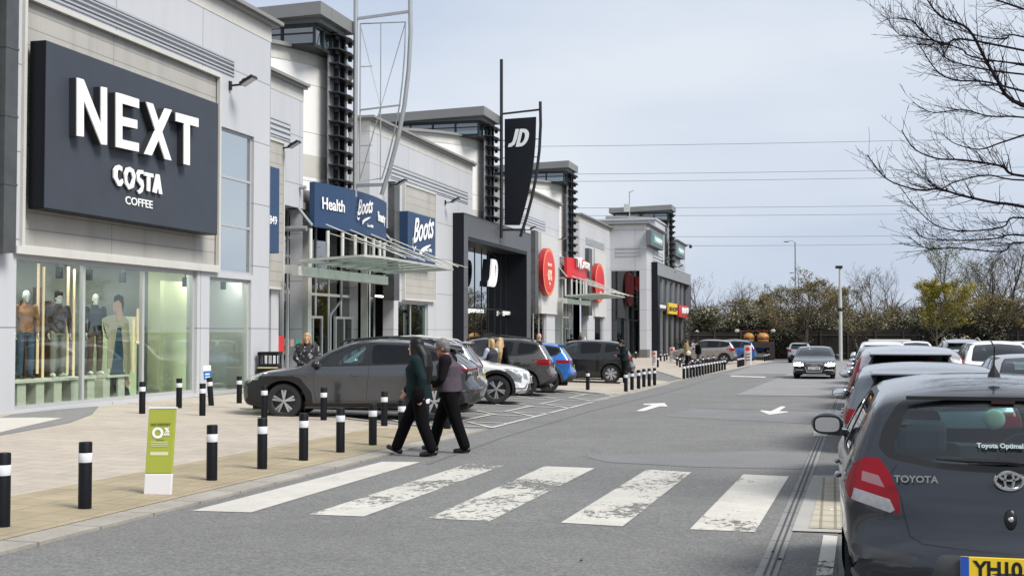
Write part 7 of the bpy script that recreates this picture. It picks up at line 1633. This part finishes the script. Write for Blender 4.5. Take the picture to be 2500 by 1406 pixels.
    if bot:
        m = MB(); torso(m, [(pel+Vector((0, 0, -.10)), .165*b_, .12*b_, yaw), (pel+Vector((0, 0, .02)), .168*b_, .122*b_, yaw), (pel+Vector((0, 0, .10)), .155*b_, .115*b_, yaw)])
        for q in 'lr': limb(m, J[q+'hip'], J[q+'kn'], .098*b_, .074*legw); limb(m, J[q+'kn'], J[q+'an']+Vector((0, 0, .01)), .072*legw, .064*legw)
        o = m.build('trousers', bot, t, world=False); remesh(o, vox, 3)
    for q in 'lr':
        m = MB(); a, to = J[q+'an'], J[q+'to']; d = (to-a); fd = Vector((d.x, d.y, 0)); heel = a-fd.normalized()*.05+Vector((0, 0, -.05)) if d.z < 0 else a-fd.normalized()*.05+Vector((-.02*0, 0, -.065))
        limb(m, heel, to, .043, .036); limb(m, a, heel.lerp(to, .3), .045, .042); o = m.build('shoe', shoe or TRIM, t, world=False); remesh(o, vox*.8, 2)
    if hair:
        m = MB()
        if hairstyle != 'bald':
            m.ell(hd+HR @ Vector((-.018, 0, .045)), (.108, .09, .108), 16, 12, rot=HR)
            m.ell(hd+HR @ Vector((-.045, 0, -.01)), (.075, .086, .09), 14, 10, rot=HR)
        if hairstyle == 'long':
            pts = [hd+HR @ Vector((-.04, 0, .03)), nk+Vector((-.085, 0, .04)), nk+Vector((-.13, 0, -.14)), nk+Vector((-.135, 0, -.32)), nk+Vector((-.12, 0, -.48))]
            torso(m, [(p, w_, d_, yaw) for p, w_, d_ in zip(pts[::-1], (.09, .155, .165, .125, .10), (.035, .06, .085, .10, .10))])
            for s_ in (-1, 1): torso(m, [(nk+Vector((-.05, s_*.125, -.22)), .03, .05, yaw), (nk+Vector((-.03, s_*.115, -.10)), .045, .075, yaw), (hd+HR @ Vector((-.01, s_*.065, -.05)), .035, .075, yaw), (hd+HR @ Vector((.0, s_*.05, .05)), .03, .07, yaw)])
        if hairstyle == 'bob':
            for s_ in (-1, 1): limb(m, hd+HR @ Vector((-.0, s_*.07, .04)), hd+HR @ Vector((-.01, s_*.078, -.10)), .038, .035)
            limb(m, hd+HR @ Vector((-.06, 0, .02)), hd+HR @ Vector((-.07, 0, -.12)), .075, .06); m.ell(hd+HR @ Vector((.045, 0, .09)), (.05, .07, .03), 10, 8, rot=HR)
        if hairstyle == 'beanie': m.ell(hd+HR @ Vector((-.005, 0, .09)), (.11, .092, .085), 14, 10, rot=HR)
        if m.v: o = m.build('hair' if hairstyle != 'beanie' else 'knitted_hat', hair, t, world=False); remesh(o, vox*.8, 2)
    if glasses:
        m = MB()
        for s_ in (-1, 1): m.tube([hd+HR @ Vector((.105, s_*.032+.024*math.cos(a), .004+.017*math.sin(a))) for a in [q*math.pi/6 for q in range(13)]], .0035, 5, cap=False); m.tube([hd+HR @ Vector((.103, s_*.056, .006)), hd+HR @ Vector((.0, s_*.08, .008))], .003, 5)
        m.build('spectacles', TRIM, t, world=False)
    return t, J, HR
def stand(**over):
    J = dict(pelvis=(0, 0, .92), chest=(0, 0, 1.26), neck=(-.01, 0, 1.44), head=(.02, 0, 1.58), lsh=(0, .18, 1.38), rsh=(0, -.18, 1.38), lel=(-.03, .23, 1.12), rel=(-.03, -.23, 1.12), lwr=(.05, .22, .88), rwr=(.05, -.22, .88), lhip=(0, .09, .88), rhip=(0, -.09, .88), lkn=(.02, .10, .48), rkn=(.02, -.10, .48), lan=(-.01, .10, .09), ran=(-.01, -.10, .09), lto=(.14, .12, .035), rto=(.14, -.12, .035))
    J.update(over); return J
BLKC = mat('cloth_black', (.0045, .0045, .0055), .9, spec=.1, noise=(5, .3)); GRNC = mat('cloth_dark_green', (.004, .018, .020), .8, spec=.2, noise=(6, .45)); MAUV = mat('cloth_mauve_fleece', (.085, .068, .088), .95, spec=.1, noise=(8, .25)); DKCL = mat('cloth_charcoal', (.012, .010, .013), .9, spec=.1, noise=(6, .3)); HBLK = mat('hair_black', (.004, .0035, .0045), .5, spec=.3, noise=(20, .5)); HGRY = mat('hair_grey', (.16, .155, .15), .6, noise=(25, .5)); HBLN = mat('hair_blonde', (.50, .34, .17), .5, noise=(25, .45)); HBRN = mat('hair_brown', (.03, .018, .012), .5); SKR = mat('skin_ruddy', (.36, .16, .11), .55)
# woman with long black hair, left foot forward on its heel
J = stand(pelvis=(-.02, 0, .93), chest=(-.0, 0, 1.26), neck=(-.01, 0, 1.45), head=(.03, 0, 1.59), lsh=(-.02, .165, 1.39), rsh=(.02, -.165, 1.39), lel=(-.13, .21, 1.14), rel=(.10, -.2, 1.13), lwr=(-.10, .20, .90), rwr=(.22, -.19, .95), lhip=(-.03, .085, .89), rhip=(-.01, -.085, .89),
          lkn=(-.10, .09, .48), lan=(-.24, .09, .11), lto=(-.09, .10, .035), rkn=(.19, -.09, .50), ran=(.34, -.09, .12), rto=(.47, -.09, .12))
P1 = G(1018, 1113)
wt, WJ, _ = person('woman with long black hair in a dark green jacket striding towards the shops', (P1.x, P1.y+.02, P1.z), R(183), J, 1.71, bot=BLKC, topm=GRNC, hair=HBLK, hairstyle='long', build=1.08, legw=1.28, coat=.03, vox=.012, base=-.09)
m = MB(); wr = WJ['lwr']; m.ell(wr+Vector((.02, .06, .01)), (.10, .06, .13), 12, 8); m.tube([wr+Vector((.05, .06, .12)), WJ['lsh']+Vector((.0, .05, .02))], .010, 6)
o = m.build('shoulder_bag', BLKC, None); bpy.data.objects.remove(o)
def held(label, cat, name, m, mt, person_t, rzp):
    M4 = Matrix.LocRotScale(person_t.location, person_t.rotation_euler, None); m.v = [M4 @ v for v in m.v]; o = m.build(name, mt, None, smooth=True); return tag(o, label, cat)
held('black shoulder bag at the left hip of the long-haired woman', 'bag', 'shoulder_bag', m, BLKC, wt, 0)
# man with grey hair and mauve fleece
J = stand(pelvis=(-.02, 0, .92), chest=(.0, 0, 1.26), neck=(.02, 0, 1.42), head=(.10, 0, 1.545), lsh=(-.01, .20, 1.36), rsh=(.02, -.20, 1.36), lel=(.03, .26, 1.09), rel=(.10, -.24, 1.10), lwr=(.17, .17, 1.0), rwr=(.24, -.16, .98), lhip=(-.03, .10, .88), rhip=(-.01, -.10, .88),
          lkn=(-.14, .10, .48), lan=(-.28, .10, .10), lto=(-.14, .12, .035), rkn=(.16, -.10, .49), ran=(.27, -.10, .09), rto=(.42, -.11, .05))
P2 = G(1080, 1108)
person('grey-haired man with spectacles in a mauve fleece walking beside the long-haired woman', (P2.x, P2.y+.3, P2.z), R(181), J, 1.74, bot=BLKC, topm=MAUV, hair=HGRY, skin=SKR, build=1.36, legw=1.3, glasses=True, head_tilt=.22, head_yaw=.25, sleeve=(DKCL, 'lr'), vox=.012, base=-.02)
# woman in a patterned dark jacket
PAT = mat('cloth_patterned', (.010, .010, .014), .8, var=(13, (.33, .33, .36), .585, .61))
q = atD(750, 808, 29.2); J = stand(lel=(.02, .26, 1.12), rel=(.04, -.25, 1.12), rwr=(.16, -.06, .98), lwr=(.17, .08, .97))
person('blonde woman in a black patterned quilted jacket standing by the shop entrance', (q.x, q.y, gz(q.x, q.y)+.03), R(-72), J, 1.70, bot=BLKC, topm=PAT, hair=HBLN, hairstyle='bob', coat=.055, base=-.14)
# two women by the dark crossover
q = atD(1200, 808, 35.5); VEST = mat('cloth_navy_vest', (.02, .022, .035), .8, noise=(10, .3)); PALC = mat('cloth_pale_blue', (.40, .45, .55), .8)
J = stand(lel=(.06, .24, 1.18), rel=(.08, -.24, 1.16), rwr=(.20, -.12, 1.36), lwr=(.18, .12, 1.08))
person('blonde woman in a navy gilet with pale sleeves, hand raised, beside the dark crossover', (q.x, q.y, gz(q.x, q.y)+.02), R(150), J, 1.64, bot=BLKC, topm=VEST, hair=HBLN, hairstyle='bob', coat=.02, sleeve=(PALC, 'lr'))
q = atD(1221, 808, 36.5); person('woman with long blonde hair dressed in black at the open door of the dark crossover', (q.x, q.y, gz(q.x, q.y)+.02), R(70), stand(), 1.68, bot=BLKC, topm=BLKC, hair=HBLN, hairstyle='long', coat=.01)
# man with the phone
q = G(1524, 938); J = stand(neck=(.02, 0, 1.43), head=(.10, 0, 1.54), lel=(.02, .23, 1.13), lwr=(.24, .12, 1.10), rel=(.02, -.22, 1.12), rwr=(.20, -.10, 1.30))
pm, PJ, _ = person('dark-haired man in dark green bending over his phone by the black people carrier', (q.x, q.y, q.z), R(190), J, 1.74, bot=BLKC, topm=GRNC, hair=HBLK, head_tilt=.4, coat=.015, shoe=PALEM, build=1.05)
m = MB(); m.M = Matrix.Translation(PJ['lwr']+Vector((.10, -.01, .05))) @ Matrix.Rotation(.6, 4, 'Y'); m.box(-.075, .075, -.036, .036, -.005, .005); m.M = None; held('dark mobile phone in the hand of the man in dark green', 'phone', 'mobile_phone', m, TRIM, pm, 0)
# pair by the far bollards
q = G(1676, 896); TAN = mat('cloth_tan', (.30, .235, .12), .85, noise=(6, .2))
pt_, TJ, _ = person('person in a tan coat with a cream bag standing at the long bollard row', (q.x, q.y, q.z), R(20), stand(), 1.74, bot=BLKC, topm=TAN, hair=HBRN, coat=.05, base=-.18, vox=.02)
m = MB(); m.ell(TJ['rwr']+Vector((.02, -.06, -.02)), (.16, .08, .16), 12, 8); held('cream handbag at the side of the person in the tan coat', 'bag', 'handbag', m, mat('bag_cream', (.55, .50, .38), .6), pt_, 0)
q = G(1705, 897); person('person in a black jacket facing the one in the tan coat', (q.x, q.y, q.z), R(195), stand(lwr=(.16, .10, 1.02), rwr=(.16, -.08, 1.02)), 1.66, bot=mat('cloth_denim', (.03, .04, .07), .85), topm=BLKC, hair=HBLK, coat=.06, vox=.02)
q = atD(1692, 808, 92); person('person in light grey behind the pair at the far bollards', (q.x, q.y, gz(q.x, q.y)), R(160), stand(), 1.7, bot=DKCL, topm=mat('cloth_light_grey', (.3, .3, .33), .8), hair=HBRN, vox=.022)
q = atD(1317, 808, 44); person('bald man showing only his head above the blue crossover', (q.x, q.y, gz(q.x, q.y)+.1), R(150), stand(), 1.77, bot=BLKC, topm=DKCL, hairstyle='bald', hair=HGRY, vox=.02)
q = atD(1417, 808, 58); person('person in a pale shirt raising an arm behind the black people carrier', (q.x, q.y, gz(q.x, q.y)+.1), R(100), stand(rel=(.05, -.24, 1.35), rwr=(.15, -.2, 1.62)), 1.72, bot=BLKC, topm=mat('cloth_white', (.55, .58, .62), .8), hair=HBRN, vox=.02)
q = atD(1395, 808, 70); person('dark-clothed person at the doors under the curved red sign', (q.x, q.y, gz(q.x, q.y)+.15), R(100), stand(), 1.75, bot=BLKC, topm=BLKC, hair=HBLK, vox=.022)
# mannequins in the shop window
LEA = mat('leather_tan', (.30, .13, .05), .6, noise=(4, .2)); BRNJ = mat('cloth_brown', (.045, .028, .022), .8); DNM = mat('cloth_jeans', (.05, .08, .13), .85); STN = mat('cloth_stone', (.22, .20, .17), .85)
zf_ = zP(38, 1003)
for px, jm, bm_, sh, hs, dz, lab in ((62, LEA, DNM, BRNJ, None, .58, 'white mannequin in a tan leather jacket and jeans'), (142, BRNJ, STN, WHT, BRNJ, .58, 'white mannequin in a dark brown jacket, grey trousers and knitted hat'), (232, mat('cloth_dark_olive', (.016, .022, .022), .8), mat('cloth_cocoa', (.09, .05, .035), .85), WHT, None, .58, 'white mannequin in a dark jacket and brown trousers')):
    yy = fy(px, XB-.8); person(lab, (XB-.8, yy, zf_+dz), R(-35), stand(), 1.88, bot=bm_, topm=jm, shoe=sh, hair=hs, hairstyle='beanie' if hs else 'bald', skin=MAN, name='mannequin', cat='mannequin', coat=.0, group='mannequins in the shop window', build=.9)
# fashion picture: a plain clothed figure on a cut-out board
yy = fy(293, XB-.55); t = thing('display_picture', 'flat fashion picture of a figure in a beige jacket inside the shop window', 'picture', (XB-.55, yy, zf_))
def flat(name, pts, mt, dx):
    m = MB(); m.prism([fac(x, y, XB-.55+dx) for x, y in pts], (-.012, 0, 0), (0, 0, 0)); m.build(name, mt, t)
flat('jacket_shape', [(250, 778), (262, 772), (282, 768), (300, 768), (314, 782), (318, 840), (320, 900), (314, 922), (306, 915), (296, 800), (286, 800), (272, 900), (262, 900), (264, 830), (256, 800)], mat('picture_beige', (.36, .31, .22), .8), .02)
flat('shirt_shape', [(278, 780), (300, 784), (300, 860), (302, 912), (270, 912), (272, 850)], mat('picture_blue', (.02, .05, .09), .8), 0)
flat('trouser_shape', [(268, 910), (306, 908), (318, 966), (286, 968)], mat('picture_dark', (.012, .018, .03), .8), .003)
flat('face_shape', [(278, 742), (284, 728), (298, 728), (302, 745), (299, 765), (296, 782), (286, 784), (284, 764), (278, 758)], mat('picture_skin', (.48, .30, .22), .8), .03)
flat('hair_shape', [(278, 738), (280, 724), (290, 718), (301, 724), (303, 742), (300, 762), (297, 740), (290, 732)], mat('picture_hair', (.02, .015, .012), .8), .04)
flat('hand_shape', [(306, 918), (314, 920), (317, 936), (312, 948), (306, 940)], mat('picture_skin', (.48, .30, .22), .8), .03)
